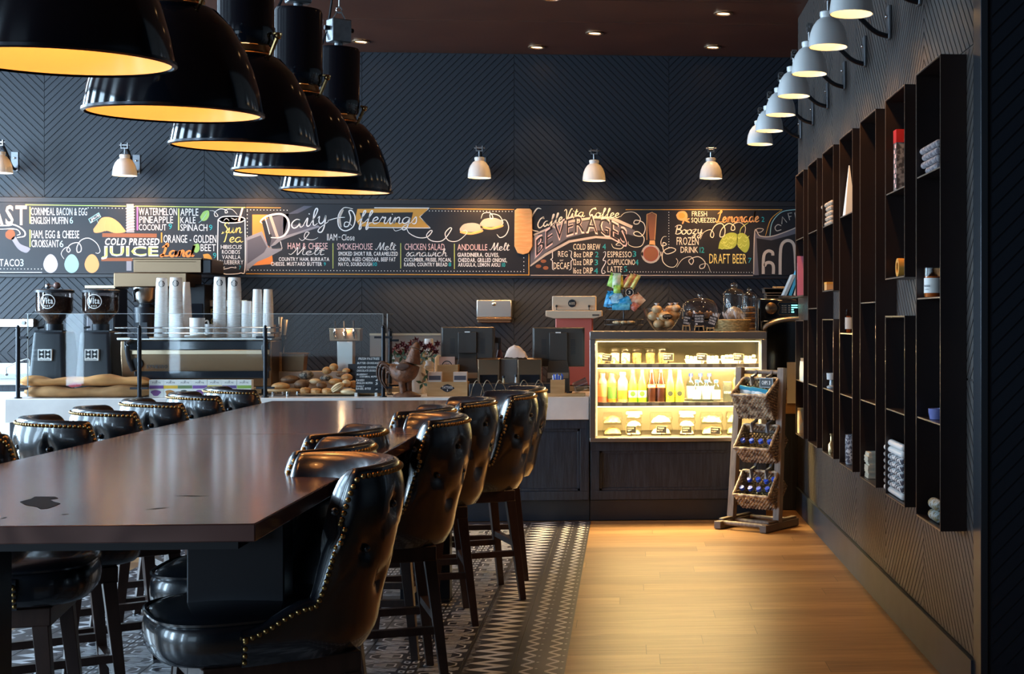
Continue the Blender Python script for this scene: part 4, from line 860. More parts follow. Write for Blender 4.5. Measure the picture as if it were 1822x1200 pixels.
# ---- daily offerings
c = board(437.6, 942, 'chalk menu board of daily offerings with hot sandwiches')
c.st([(437.6, 369.3), (500, 370)], 1.3, 'c_gold', 1, False); c.st([(765, 371.5), (915, 373)], 1.3, 'c_gold', 1, False); c.st([(437.6, 487.5), (942, 489.5)], 1.6, 'c_gold', 1, False); c.st([(941, 452), (941, 489)], 1.6, 'c_gold', 1, False); c.dots(440, 511, 373.5, 374.3, 5.6); c.dots(764, 911, 375.5, 376.5, 5.6); c.dots(442, 932, 481, 483.5, 5.6); c.dots(440, 440, 376, 420, 5.6); c.dots(932, 932, 459, 480, 5.6); c.done('border_line')
c.pg([(449, 382), (476, 382), (486, 470), (449, 473)], 'c_orange'); c.done('orange_panel_drawing')
c.pg([(437.8, 423), (466, 412), (478, 440), (480, 441), (501, 441), (502, 445), (478, 458), (458, 466), (444, 478), (437.8, 484)], 'c_smoke', Y1); c.pg([(440, 428), (464, 419), (475, 440), (470, 449), (440, 470)], 'c_grey', Y2)
c.pg([(466, 396), (478, 388), (514, 380), (541, 366.5), (556, 367), (530, 380), (504, 382), (516, 400), (558, 400), (572, 404), (504, 424), (480, 441), (474, 430)], 'c_grey', Y1); c.pg([(480, 440), (494, 424), (530, 413), (566, 401), (570, 404), (530, 417), (500, 428), (490, 436)], 'c_smoke', Y2)
c.pg([(466, 394), (470, 391), (484, 420), (480, 440), (476, 436)], 'board', Y2); c.st([(463, 395), (470, 400), (478, 437), (484, 442), (502, 442), (499, 430)], 1.5, 'c_white', 1, False); c.done('ribbon_drawing')
y3 = PB - 0.0024
c.b.T(TR(-c.x, -PB, 0)); c.st([(463, 396), (466, 391), (478, 384), (500, 381), (512, 390), (514, 405), (507, 418), (496, 423), (482, 423)], 3.4, 'c_white', 6, True, y3); c.st([(481, 384), (494, 423)], 5.0, 'c_light', 1, False, y3); c.st([(472, 388), (480, 417)], 1.5, 'c_white', 1, False, y3)
c.scr('aily', 517, 583, 407, 15, 2.2, 'c_white', 0.14, .10, y3); c.st([(583, 393), (600, 388), (614, 387)], 1.4, 'c_white', 6, True, y3); c.done('lettering', 'large script heading')
c.pg([(636, 372), (764, 370.5), (747, 386), (766, 406), (640, 403), (632, 390)], 'c_gold'); c.pg([(640, 379), (735, 378), (730, 397), (645, 395)], 'board', Y1); c.st([(666, 370), (764, 370.5), (747, 386), (766, 406), (650, 405)], 1.5, 'c_white', 1, False, Y2); c.done('banner_drawing')
c.st([(628, 372), (612, 370), (602, 384), (603, 403), (614, 411), (628, 404), (632, 388), (627, 376), (621, 376), (624, 388), (620, 402), (613, 403), (614, 396), (620, 396), (626, 402)], 2.0, 'c_white', 6, True, y3); c.st([(611, 373), (604, 388), (607, 405)], 4.2, 'c_light', 5, True, Y2); c.scr('fferings', 636, 742, 398, 11.5, 2.0, 'c_white', 0.0, .16, y3); c.done('lettering', 'large script heading')
c.st([(699, 404), (703, 411), (712, 409), (722, 405), (728, 415), (744, 423), (760, 422), (769, 412), (765, 411), (759, 420), (769, 429), (788, 428), (803, 409), (800, 406), (792, 416), (798, 428), (814, 429), (830, 416), (829, 410), (824, 411)], 1.5); c.done('flourish'); c.st([(532, 424), (539, 428), (550, 415), (544, 414), (542, 424), (556, 427), (566, 423)], 1.2); c.done('flourish'); c.st([(856, 389), (860, 380), (872, 379), (877, 387), (873, 389), (873, 381), (888, 384), (895, 396), (892, 401)], 1.4); c.done('flourish'); c.st([(890, 393), (900, 392), (905, 405), (900, 418), (890, 423), (884, 417)], 1.5); c.done('flourish')
for x, y in ((838, 407), (874, 398)):
    c.pg([(x - 20, y), (x - 12, y - 8), (x + 6, y - 10), (x + 20, y - 4), (x + 18, y + 4), (x, y + 6), (x - 18, y + 5)], 'c_light', sm=True); c.pg([(x - 19, y + 4), (x, y + 7), (x + 19, y + 2), (x + 20, y + 6), (x, y + 11), (x - 18, y + 8)], 'c_tan', sm=True); c.st([(x - 18, y + 5), (x, y + 8), (x + 19, y + 3)], 1.6, 'c_lime'); c.done('sandwich_drawing')
c.line('11AM', 582, 600, 416, 428); c.line('-', 602, 606, 418, 424); c.line('Close', 608, 631, 417, 428); c.done('lettering')
for ttl, x0, x1, y0, y1, sc_, sx0, sx1, syb in (('HAM & CHEESE', 512, 583, 432, 443.5, 'Melt', 518, 576, 453.5), ('SMOKEHOUSE', 600, 663, 433, 444.5, 'Melt', 670, 704, 445), ('CHICKEN SALAD', 720, 791, 433.5, 445, 'sandwich', 722, 795, 456), ('ANDOUILLE', 814, 867, 434.5, 445.5, 'Melt', 873, 906, 445.5)):
    c.line(ttl, x0, x1, y0, y1, 'c_pink'); c.scr(sc_, sx0, sx1, syb, 6.5, 1.4); c.done('lettering')
for ln in (('COUNTRY HAM, BURRATA', 496, 586, 458, 464.5), ('CHEESE. MUSTARD BUTTER', 482, 573, 466.5, 473), ('SMOKED SHORT RIB, CARAMELIZED', 602, 708, 448, 455), ('ONION, AGED CHEDDAR, BEEF FAT', 602, 704, 458, 465), ('MAYO, SOURDOUGH', 602, 662, 467, 473.5), ('CUCUMBER, FRISEE, PECAN,', 719, 803, 459, 465.5), ('RAISIN, COUNTRY BREAD', 719, 796, 467.5, 474), ('GIARDINIERA. OLIVES,', 814, 888, 450, 457), ('CHEDDAR, GRILLED ONIONS,', 815, 902, 459.5, 466.5), ('ARUGULA, LEMON AIOLI', 815, 890, 468, 474.5)): c.line(*ln, bold=1); c.done('lettering')
for ln in (('9', 576, 580, 467, 473), ('10', 664, 671, 467, 473.5), ('8', 798, 803, 467.5, 474), ('10', 893, 899, 468, 475)): c.line(*ln, c='c_teal', bold=1)
c.done('lettering', 'teal prices')
for x, y0 in ((592.5, 433), (713, 433), (808.5, 434)): c.st([(x, y0), (x, y0 + 45)], 1.3, 'c_lime', 1, False)
c.done('divider_line')
# ---- beverages
c = board(942.6, 1424, 'chalk menu board of coffee beverages, lemonade and draft beer')
c.pg([(915, 372), (948, 372), (948, 440), (940, 452), (924, 452), (915, 440)], 'c_peach', Y2, False)
c.b = MB().T(TR(-c.x, -PB, 0))
c.pg([(944, 425), (1000, 398), (1060, 392), (1090, 396), (1130, 410), (1128, 420), (1100, 412), (1060, 410), (1010, 424), (970, 450), (944, 472)], 'c_grey'); c.pg([(949, 417), (1000, 394), (1060, 385), (1090, 386), (1126, 402), (1124, 407), (1088, 391), (1060, 389), (1000, 399), (950, 420)], 'c_light', Y1); c.pg([(943.5, 472), (970, 451), (1012, 428), (1060, 420), (1090, 422), (1112, 430), (1112, 434), (1088, 426), (1060, 424), (1014, 432), (972, 455), (943.5, 475)], 'c_light', Y1); c.pg([(951, 420), (958, 418), (958, 455), (951, 462)], 'c_smoke', Y1); c.done('ribbon_drawing')
c.scr('Caffe', 955, 1001, 407, 9, 2.0, 'c_cream', .28); c.st([(963, 372), (955, 372), (945, 390), (946, 408), (958, 412)], 2.4, 'c_cream'); c.scr('Vita', 1003, 1040, 391, 9, 1.7, 'c_cream', .15); c.scr('Coffee', 1047, 1102, 386, 8, 1.6, 'c_cream', -.02); c.done('lettering', 'cream script heading')
def arcf(tt): return ((1 - (2 * (tt - .06) - 1) ** 2) * 0.20 - 0.09 * (1 - tt), 0)
wB = bx(1118) - bx(955)
c.b.M = TR(-c.x, -PB, 0); text(c.b, 'BEVERAGES', bx(953), bz(953, 440), wB, 0.165, Y2, CI['c_pink'], 1, 0, lambda tt: ((1 - (2 * tt - 1.12) ** 2) * 0.175 - 0.045, 0)); text(c.b, 'BEVERAGES', bx(954), bz(953, 438), wB * .985, 0.145, y3, CI['board'], 0, 0, lambda tt: ((1 - (2 * tt - 1.12) ** 2) * 0.175 - 0.045, 0)); c.done('lettering', 'large pink arched heading')
for ln in (('COLD BREW', 1020, 1068, 434, 444.5), ('8oz DRIP', 1021, 1055, 448, 458), ('12oz DRIP', 1020, 1055, 461, 472), ('16oz DRIP', 1020, 1055, 476, 487), ('REG', 993, 1010, 447, 457), ('or', 996, 1003, 461, 465), ('DECAF', 985, 1013, 467, 479), ('ESPRESSO', 1081, 1124, 447.5, 458), ('CAPPUCCINO', 1081, 1130, 461.5, 471.5), ('LATTE', 1081, 1107, 474, 484.5)): c.line(*ln, c='c_cream')
for ln in (('4', 1072, 1078, 434, 444), ('2', 1059, 1065, 448, 458), ('3', 1058, 1064, 462, 472), ('4', 1057, 1064, 477, 487), ('3', 1126, 1132, 447, 457), ('4', 1130, 1136, 462, 472), ('5', 1110, 1116, 474, 484)): c.line(*ln, c='c_teal')
c.st([(985, 446), (983, 450), (983, 459), (980, 462), (983, 465), (983, 478), (986, 481)], 1.2); c.st([(1012, 446), (1017, 448), (1016, 457), (1019, 462), (1016, 466), (1016, 478), (1012, 481)], 1.2); c.st([(1073, 450), (1077, 448), (1077, 455), (1073, 463), (1078, 466), (1071, 480), (1072, 487), (1077, 485), (1074, 481)], 1.3); c.done('lettering', 'coffee price list')
for x, y in ((967, 465), (958, 474), (971, 477)): c.el(x, y, 5, 3.2, 'c_brown'); 
c.done('coffee_bean_drawing')
c.st([(1088, 434), (1092, 441), (1104, 443), (1109, 438), (1102, 432), (1096, 436), (1104, 437)], 1.2, 'c_cream'); c.st([(1104, 386), (1112, 379), (1128, 378), (1139, 388), (1136, 398), (1128, 398), (1131, 392), (1144, 396), (1148, 408), (1142, 420), (1130, 419), (1128, 414), (1136, 413), (1146, 424), (1142, 437), (1130, 440), (1119, 436), (1118, 430)], 1.4, 'c_cream'); c.st([(1186, 421), (1180, 422), (1176, 430), (1178, 438), (1186, 435), (1180, 432), (1180, 444), (1186, 452), (1198, 449), (1202, 444), (1192, 441), (1180, 448), (1179, 464), (1188, 474), (1200, 475), (1206, 466), (1203, 460)], 1.4, 'c_cream'); c.st([(1204, 476), (1214, 462), (1228, 457), (1234, 464), (1230, 471), (1226, 463), (1242, 457), (1254, 466), (1253, 476), (1246, 478), (1246, 472), (1258, 470), (1264, 484)], 1.4, 'c_cream'); c.st([(1246, 426), (1252, 414), (1264, 409), (1270, 416), (1268, 423), (1264, 418), (1272, 402), (1284, 398), (1290, 408), (1288, 420), (1281, 421), (1284, 408), (1296, 398), (1306, 402), (1307, 409), (1301, 409), (1304, 400), (1316, 396), (1326, 404), (1325, 416)], 1.4, 'c_cream'); c.done('flourish')
c.pg([(1151, 380), (1168, 380), (1165, 427), (1156, 427)], 'c_brown'); c.st([(1151, 427), (1151, 382), (1160, 378), (1168, 382), (1165, 427)], 1.2, 'c_tan', 1, False, Y1); c.pg([(1156, 428), (1165, 428), (1166, 437), (1155, 437)], 'c_tan'); c.el(1158, 452, 17, 17, 'c_light'); c.el(1158, 452, 13.5, 13.5, 'c_rust', Y1); c.el(1158, 452, 11.5, 11.5, 'c_brown', Y2); c.pg([(1141, 448), (1144, 448), (1144, 456), (1141, 456)], 'c_light'); c.pg([(1173, 448), (1177, 448), (1177, 456), (1173, 456)], 'c_light'); c.done('portafilter_drawing')
c.pg([(1203, 383), (1208, 377), (1218, 376), (1223, 382), (1222, 390), (1214, 393), (1206, 390)], 'c_peach', sm=True); c.el(1213, 384, 6, 5, 'c_gold', Y1); c.st([(1217, 391), (1227, 396)], 3, 'c_peach'); c.st([(1217, 392), (1214, 399)], 3, 'c_peach'); c.st([(1219, 392), (1227, 389)], 2.4, 'c_peach'); c.done('lemon_squeezer_drawing')
c.line('FRESH', 1231, 1258, 376, 385, 'c_cream'); c.line('SQUEEZED', 1230, 1274, 387.5, 396, 'c_cream'); c.scr('Lemonade', 1276, 1350, 396, 9.5, 2.3, 'c_peach', .02, .14); c.line('2', 1355, 1360, 386, 395, 'c_teal'); c.done('lettering')
c.scr('Boozy', 1200, 1250, 417, 8, 1.8, 'c_cream', .02); c.line('FROZEN', 1204, 1243, 422, 436, 'c_cream'); c.line('DRINK', 1211, 1242, 439, 450, 'c_cream'); c.line('12', 1245, 1253, 440, 450, 'c_teal'); c.done('lettering'); c.line('DRAFT BEER', 1262, 1328, 451.5, 469, 'c_yellow', 0); c.line('7', 1331, 1337, 459, 468, 'c_teal'); c.done('lettering')
c.pg([(1278, 443), (1281, 430), (1290, 418), (1302, 414), (1312, 418), (1312, 432), (1302, 443)], 'c_hop', sm=True); c.pg([(1312, 417), (1322, 415), (1332, 424), (1333, 440), (1326, 450), (1314, 440), (1311, 430)], 'c_hop', sm=True)
for i in range(26):
    x, y = R_.uniform(1284, 1330), R_.uniform(420, 441); c.st([(x - 4, y), (x, y + 3), (x + 4, y - 1)], .9, 'c_lime')
c.st([(1316, 418), (1319, 406), (1332, 396)], 1.2, 'c_lime'); c.done('hop_drawing')
c.dots(1190, 1190, 378, 440, 4.6, .8); c.dots(1120, 1338, 484, 485, 4.8, .8); c.st([(1113, 373.3), (1392, 373.3)], 1.2, 'c_gold', 1, False); c.st([(944, 490), (1340, 490.5)], 1.4, 'c_light', 1, False); c.st([(1392, 373.5), (1372, 390), (1362, 420)], 1.3, 'c_gold'); c.done('border_line')
c.pg([(1342, 412), (1350, 420), (1370, 422), (1400, 412), (1424, 400), (1424, 490), (1340, 490)], 'c_grey'); c.pg([(1346, 424), (1372, 428), (1424, 414), (1424, 490), (1350, 490)], 'board', Y1); c.st([(1341, 488), (1343, 412), (1352, 420), (1372, 421), (1400, 412), (1424, 402)], 1.8, 'c_light', 5, False, Y2); c.st([(1342, 412), (1348, 407), (1358, 408), (1354, 413), (1347, 414)], 1.2, 'c_light'); c.st([(1370, 420), (1374, 396), (1390, 378), (1412, 373.5), (1424, 373.5)], 1.5, 'c_aqua', 6, False); c.done('mug_drawing')
c.st([(1390, 402), (1384, 400), (1379, 405), (1382, 411), (1390, 409)], 1.6, 'c_light', 5, False, y3); c.st([(1391, 399), (1392, 386), (1400, 396)], 1.5, 'c_light', 1, False, y3); c.st([(1405, 392), (1402, 380), (1409, 379)], 1.5, 'c_light', 1, False, y3); c.st([(1404, 386), (1408, 385)], 1.5, 'c_light', 1, False, y3); c.st([(1416, 389), (1414, 379), (1420, 378)], 1.5, 'c_light', 1, False, y3)
c.st([(1375, 455), (1374, 449), (1366, 447), (1359, 456), (1358, 488)], 5.5, 'c_light', 5, False, y3); c.st([(1360, 474), (1364, 468), (1372, 468), (1376, 474), (1376, 488)], 5.5, 'c_light', 5, False, y3); c.st([(1388, 489), (1389, 444), (1396, 430), (1408, 430), (1414, 444), (1416, 489)], 5.5, 'c_light', 5, False, y3); c.done('lettering', 'large chalk numerals on the mug')
# the loaf drawn across the joint of the two boards, hung as its own cut out
t = thing('bread_cutout', 'painted loaf of bread cutout across the joint of the two right hand boards', 'wall decoration', (bx(931), PB - .003, 0))
b = MB().T(TR(-bx(931), 0, 0)); pts = [(916, 374), (920, 371), (943, 371), (947, 374), (947.5, 438), (941, 450), (931, 453), (921, 450), (915.5, 438)]
b.prism([(bx(x), pz(y)) for x, y in pts], -.012, 0.002); b.build('loaf', mat('painted loaf', (0.62, 0.30, 0.10), .7, noise=(9, (0.75, 0.42, 0.18), .2), stretch=(1, 1, 6)), t, bevel=.004)
b = MB().T(TR(-bx(931), 0, 0))
for i in range(9): stroke(b, [(bx(919), pz(379 + i * 7.6)), (bx(926), pz(377.5 + i * 7.6)), (bx(936), pz(378 + i * 7.6)), (bx(944), pz(377 + i * 7.6))], 2.6 / KB, -.0135, 0, 5)
b.build('crust_line', M['c_peach'], t, smooth=0)
# ================================================================ blackened steel shelf boxes on the right wall
SX0, SX1 = 1.235, XW - 0.0055
def shelfbox(y0, y1, spans, shelves, lb):
    """spans: (bottom, top) of each open box; shelves: heights of loose shelves"""
    yc = (y0 + y1) / 2; t = thing('wall_shelf', lb, 'wall shelf', ((SX0 + SX1) / 2, yc, spans[0][0]), 0, 'tall blackened steel shelf boxes on the right wall'); ox, oz = (SX0 + SX1) / 2, spans[0][0]
    T = TR(-ox, -yc, -oz); g = 0.008
    for (a, b_) in spans:
        b = MB().T(T); b.box(SX0, SX1 - .003, y0, y0 + g, a, b_); b.box(SX0, SX1 - .003, y1 - g, y1, a, b_); b.box(SX0, SX1 - .003, y0 + g, y1 - g, a, a + g); b.box(SX0, SX1 - .003, y0 + g, y1 - g, b_ - g, b_); fr_ = b.build('frame', M['steelshelf'], t, smooth=0)
        b = MB().T(T); b.box(SX1 - .003, SX1, y0, y1, a, b_); b.build('back_plate', M['steelshelf'], t, smooth=0)
        b = MB().T(T); e = .0016; b.box(SX0 - e, SX0, y0, y0 + .004, a, b_); b.box(SX0 - e, SX0, y1 - .004, y1, a, b_); b.box(SX0 - e, SX0, y0, y1, b_ - .004, b_); b.box(SX0 - e, SX0, y0, y1, a, a + .004); b.build('bare_edge', M['steeledge'], fr_, smooth=0)
    for z in shelves:
        b = MB().T(T); b.box(SX0 + .004, SX1 - .004, y0 + g + .001, y1 - g - .001, z - .006, z); s = b.build('shelf', M['steelshelf'], t, smooth=0)
        b = MB().T(T); b.box(SX0 + .002, SX0 + .0039, y0 + g + .001, y1 - g - .001, z - .006, z); b.build('bare_edge', M['steeledge'], s, smooth=0)
    return t
ZT = 2.545; ZB = 0.662
UN = [(5.465, 5.930, [(ZB, ZT)], [1.085, 1.589, 2.104], 'nearest steel shelf box, full height with rolled cloths and a candle'), (6.177, 6.645, [(ZB, 1.515), (1.687, ZT)], [1.075, 2.095], 'second nearest steel shelf, split in two with a stack of striped rolls below'),
      (6.905, 7.375, [(ZB, ZT)], [1.076, 1.587], 'third nearest steel shelf, full height with a pile of cards at the bottom'), (7.622, 8.092, [(ZB, ZT)], [1.069, 1.42, 2.091], 'middle steel shelf of the right wall, holding a candle at mid height'),
      (8.335, 8.805, [(ZB, 1.50), (1.671, ZT)], [1.067, 2.081], 'third farthest steel shelf, split, with a small pyramid of rolls'), (9.052, 9.512, [(ZB, ZT)], [1.062, 1.573, 2.083], 'second farthest steel shelf, full height'),
      (9.75, 10.212, [(ZB, 1.492), (1.661, ZT)], [1.06, 2.077], 'farthest steel shelf, split, with books and a flowered bag')]
for u in UN: shelfbox(*u)
# ---------------------------------------------------------------- things on the shelves
CX_ = (SX0 + SX1) / 2
plain('roll_grey', (0.34, 0.31, 0.32), .8, noise=(60, (0.14, 0.12, 0.14), .06)); plain('roll_white', (0.75, 0.78, 0.80), .8, noise=(50, (0.05, 0.05, 0.07), .03)); plain('roll_tan', (0.58, 0.46, 0.34), .8, noise=(60, (0.30, 0.20, 0.14), .08)); plain('paper_white', (0.80, 0.80, 0.78), .7)
def yAt(px, X=1.262): d = ray(px, 568); return d[1] * X / d[0]
def roll(px0, px1, z, r, m, lb, grp, x=None):
    y0, y1 = yAt(px1) , yAt(px0); ln = (y1 - y0); t = thing('rolled_towel', lb, 'towel', (x or SX0 + .012 + r, (y0 + y1) / 2, z + r), 0, grp)
    b = MB().T(Matrix.Rotation(PI / 2, 4, 'X')); b.lathe([(r * .6, -ln / 2), (r * .92, -ln / 2 + .008), (r, -ln / 2 + .02), (r, ln / 2 - .02), (r * .92, ln / 2 - .008), (r * .6, ln / 2)], 14, (0, 0, 0), 0, True, 1.15, 1); b.build('roll', m, t, smooth=60)
    b = MB(); stroke(b, [(r * .07 * k ** .9 * math.cos(k * .9), r * .07 * k ** .9 * math.sin(k * .9)) for k in range(1, 11)], .003, 0, 0, 3, False)
    b2 = MB(); b2.add([(p[0], ln / 2 + .0008, p[2]) for p in b.v], b.f); b2.build('spiral_end', M['c_grey'], t, smooth=0)
for k, lb in enumerate(('lowest', 'second', 'third', 'topmost')): roll((1652, 1644, 1646, 1642)[k], 1672.5, 2.1045 + k * .031 + (.0 if k == 0 else 0), .0152, M['roll_grey'], '%s of four patterned grey rolls on the nearest upper shelf' % lb, 'patterned grey rolls on the nearest shelf')
for k, lb in enumerate(('lower', 'upper')): roll(1657, 1672, .671 + k * .046, .0225, mat('roll_blue', (0.42, 0.50, 0.52), .8, noise=(50, (0.20, 0.17, 0.08), .06)), '%s of two pale rolls at the bottom of the nearest shelf' % lb, 'pale rolls at the bottom of the nearest shelf')
nm = ('lowest', 'second', 'third', 'fourth', 'fifth', 'sixth', 'seventh', 'topmost')
for k in range(8): roll(1581 if k == 7 else 1577.5, 1609.5, .671 + k * .032, .0158, M['roll_white'] if 0 < k < 6 else M['paper_white'], '%s roll of the black and white stack on the second shelf' % nm[k], 'stack of black and white rolls')
for k, p0 in enumerate((1469, 1472, 1472, 1473, 1465)): roll(p0, 1482.5, 2.0815 + k * .030, .0148, M['roll_tan'], '%s tan roll of the small stack on the third farthest shelf' % ('lowest', 'second', 'middle', 'fourth', 'topmost')[k], 'stack of tan rolls')
def candle(x, y, z, h, lb):
    t = thing('candle_jar', lb, 'candle', (x, y, z), 0, 'amber candle jars on the wall shelves'); r = .037
    b = MB(); b.lathe([(r * .9, .001), (r, .006), (r, h), (r * .95, h)], 20, cap=False); b.build('jar', glass('amber glass', (0.85, 0.55, 0.32), 1.4, .03), t, smooth=50)
    b = MB(); b.lathe([(r * .93, .003), (r * .93, h * .72)], 18); b.build('wax', mat('amber wax', (0.50, 0.20, 0.08), .4), t)
    b = MB(); b.lathe([(r * 1.02, h * .16), (r * 1.02, h * .66)], 20, cap=False); l = b.build('label', M['l_white'], t, smooth=50)
    b = MB(); b.T(Matrix.Rotation(D2(-55), 4, 'Z') @ TR(0, -r * 1.04, 0)); text(b, 'FIRESIDE', -.018, h * .36, .036, .008, 0, 0, 1); text(b, 'CANDLE', -.012, h * .26, .024, .005); b.build('lettering', M['c_grey'], l, smooth=0)
candle(SX0 + .05, yAt(1660, SX0 + .05), 1.5895, .125, 'amber candle jar with white label on the nearest shelf'); candle(SX0 + .05, yAt(1508, SX0 + .05), 1.4205, .135, 'amber candle jar with white label on the middle shelf')
def item(name, lb, cat, loc, parts, grp=None, rz=0):
    t = thing(name, lb, cat, loc, rz, grp)
    for pn, b, m, *k in parts: b.build(pn, m, t, **(k[0] if k else {}))
    return t
B1 = lambda *a: MB().box(*a)
# tall patterned box and an orange tape roll on the split shelf
b = B1(-.03, .03, -.035, .035, 0, .285); b2 = B1(-.0312, .0312, -.0362, .0362, .225, .2862); b3 = MB()
for k in range(9): b3.box(-.0318, -.0310, -.03 + (k % 2) * .025, -.005 + (k % 2) * .025, .015 + k * .023, .032 + k * .023)
item('tall_carton', 'tall red topped patterned carton on the second shelf', 'box', (SX0 + .045, yAt(1602, SX0 + .04), 2.0955), [('body', b, mat('carton print', (0.30, 0.26, 0.24), .5, noise=(50, (0.06, 0.05, 0.05), .06))), ('lid', b2, M['capred']), ('print', b3, M['c_pink'])])
b = MB().T(Matrix.Rotation(PI / 2, 4, 'Y')); b.lathe([(.024, -.02), (.043, -.02), (.043, .02), (.024, .02), (.024, -.02)], 24, cap=False)
item('tape_roll', 'orange roll standing at the bottom of the second shelf upper box', 'roll', (SX0 + .035, yAt(1602, SX0 + .03), 1.687 + .008 + .0435), [('roll', b, plain('tape', (0.80, 0.36, 0.06), .4))])
b = MB()
for k in range(14): b.cb((R_.uniform(-.005, .005), R_.uniform(-.006, .006), .006 + k * .0096), (.07, .11, .009))
item('card_stack', 'stack of cream cards at the bottom of the third shelf', 'cards', (SX0 + .05, yAt(1550, SX0 + .04), .6705), [('cards', b, plain('cardcream', (0.66, 0.64, 0.52), .7))])
b = B1(-.002, .002, -.03, .03, 0, .24); b = MB(); b.rings([[(-.03, -.05, 0), (.03, -.05, 0), (.03, .05, 0), (-.03, .05, 0)], [(-.002, -.004, .29), (.002, -.004, .29), (.002, .004, .29), (-.002, .004, .29)]])
item('tent_card', 'tall white folded card on the middle shelf upper ledge', 'card', (SX0 + .04, yAt(1511, SX0 + .04), 2.0915), [('card', b, M['paper_white'])])
b = MB(); b.lathe([(.03, 0.001), (.034, .01), (.034, .17), (.031, .17), (.031, .012)], 18, cap=False)
b3 = MB(); b3.lathe([(.0345, .02 + k * 0) for k in (0,)] + [(.0348, .15)], 18, cap=False)
item('patterned_glass', 'grey patterned glass vase at the bottom of the middle shelf', 'vase', (SX0 + .045, yAt(1513, SX0 + .04), .6705), [('vase', b, mat('vase', (0.42, 0.44, 0.48), .15, noise=(45, (0.10, 0.10, 0.14), .05))), ('print', b3, mat('vase print', (0.55, 0.56, 0.60), .3, noise=(60, (0.07, 0.07, 0.10), .04)))])
b = B1(-.035, .035, -.06, .06, 0, .05); b2 = B1(-.036, .036, -.061, .061, .038, .052)
item('orange_box', 'small orange box on the third farthest shelf upper part', 'box', (SX0 + .045, yAt(1477, SX0 + .04), 1.6795), [('body', b, plain('obox', (0.75, 0.38, 0.14), .5)), ('lid', b2, M['tape'])])
b = MB(); b.lathe([(.025, .001), (.03, .012), (.012, .02), (.010, .05), (.028, .055), (.03, .095)], 14, cap=False)
item('small_goblet', 'small clear goblet on the third farthest shelf lower ledge', 'glass', (SX0 + .04, yAt(1479, SX0 + .04), 1.0675), [('bowl', b, mat('gobl', (0.5, .55, .58), .1))])
b = MB(); b.lathe([(.022, .001), (.022, .05), (.008, .07), (.008, .11), (.012, .112), (.012, .118)], 14)
item('small_bottle', 'small gilded bottle at the bottom of the third farthest shelf', 'bottle', (SX0 + .035, yAt(1479.5, SX0 + .035), .6705), [('body', b, mat('gbot', (0.55, .42, .22), .2, metal=.7))])
b = MB(); b.lathe([(.03, .001), (.036, .03), (.036, .045), (.032, .045), (.028, .008)], 16, cap=False); b.v = b.v; b2 = MB(); b2.lathe([(.022, .002), (.029, .03)], 12)
item('glass_dish', 'small blue dish on the nearest shelf lower ledge', 'dish', (SX0 + .045, yAt(1665, SX0 + .04), 1.0855), [('dish', b, mat('bluedish', (0.16, 0.18, 0.42), .15)), ('wax', b2, M['l_white'])])
# a small ledge of leaning books past the farthest box, a pink folder inside it
lg = onY(1389, 527, 10.42); lx = XW - .0055; t = thing('book_ledge', 'thin steel ledge past the farthest shelf box, carrying leaning books', 'shelf', ((lg.x + lx) / 2, 10.42, lg.z)); b = MB(); b.box(-(lx - lg.x) / 2, (lx - lg.x) / 2, -.13, .13, -.012, 0); b.build('plate', M['steelshelf'], t, smooth=0); b = MB(); b.box(-(lx - lg.x) / 2, (lx - lg.x) / 2, -.1316, -.1301, -.012, 0); b.build('bare_edge', M['steeledge'], t, smooth=0)
cols = [('slate blue', (0.30, 0.42, 0.52), .17, 0), ('bright blue', (0.04, 0.36, 0.68), .20, .037), ('white', (0.74, 0.74, 0.70), .235, .074), ('pale grey', (0.60, 0.62, 0.60), .20, .108)]
for k, (nm_, cc, h, dx) in enumerate(cols):
    t = thing('book', '%s book leaning on the ledge past the farthest shelf' % nm_, 'book', (lg.x + .012 + dx, 10.42, lg.z + .0006 + .004), 0, 'books on the ledge'); R = Matrix.Rotation(D2(24 - 4 * k), 4, 'Y'); m_ = mat('book cover %d' % k, cc, .4); th = .022
    b = MB().T(R); b.box(0, .003, -.085, .085, 0, h); b.box(th - .003, th, -.085, .085, 0, h); b.box(0, th, -.088, -.085, 0, h); b.build('cover', m_, t); b = MB().T(R); b.box(.0035, th - .0035, -.084, .080, .004, h - .004); b.build('pages', M['paper_white'], t)
item('pink_folder', 'tall pink and white folder standing in the farthest shelf', 'folder', (SX0 + .04, yAt(1425.5, SX0 + .04), 1.6695), [('cover', B1(-.03, .03, -.02, .02, 0, .29), mat('pink cover', (.72, .20, .28), .4)), ('label', B1(-.0306, -.0301, -.012, .014, .12, .24), M['paper_white'])])
def bag(name, lb, loc, w_, d_, h, m, rz=0, fold=True, crump=.006):
    t = thing(name, lb, 'bag', loc, rz)
    def f(u, v):
        a = 2 * PI * u; k = 1 - .45 * max(0, v - .6) / .4 * (1 if fold else 0); c, s = math.cos(a), math.sin(a)
        return (w_ / 2 * (abs(c) ** .45) * (1 if c > 0 else -1), d_ / 2 * k * (abs(s) ** .45) * (1 if s > 0 else -1), h * v + (R_.uniform(-crump, crump) if 0 < v < 1 else 0))
    b = MB(); b.grid(f, 20, 7, wrap=True); b.poly([f(i / 20, 1) for i in range(20)]); b.poly([f(i / 20, 0) for i in range(19, -1, -1)]); b.build('body', m, t, smooth=50)
    b = MB(); b.box(-w_ / 2, w_ / 2, -.006, .006, h - .001, h + .022); b.build('folded_top', m, t); return t
bag('patterned_bag', 'blue and white flowered bag on the lower ledge of the farthest shelf', (SX0 + .052, 9.93, 1.0605), .10, .30, .14, mat('flower print', (0.45, 0.58, 0.60), .6, noise=(28, (0.62, 0.55, 0.42), .06)))
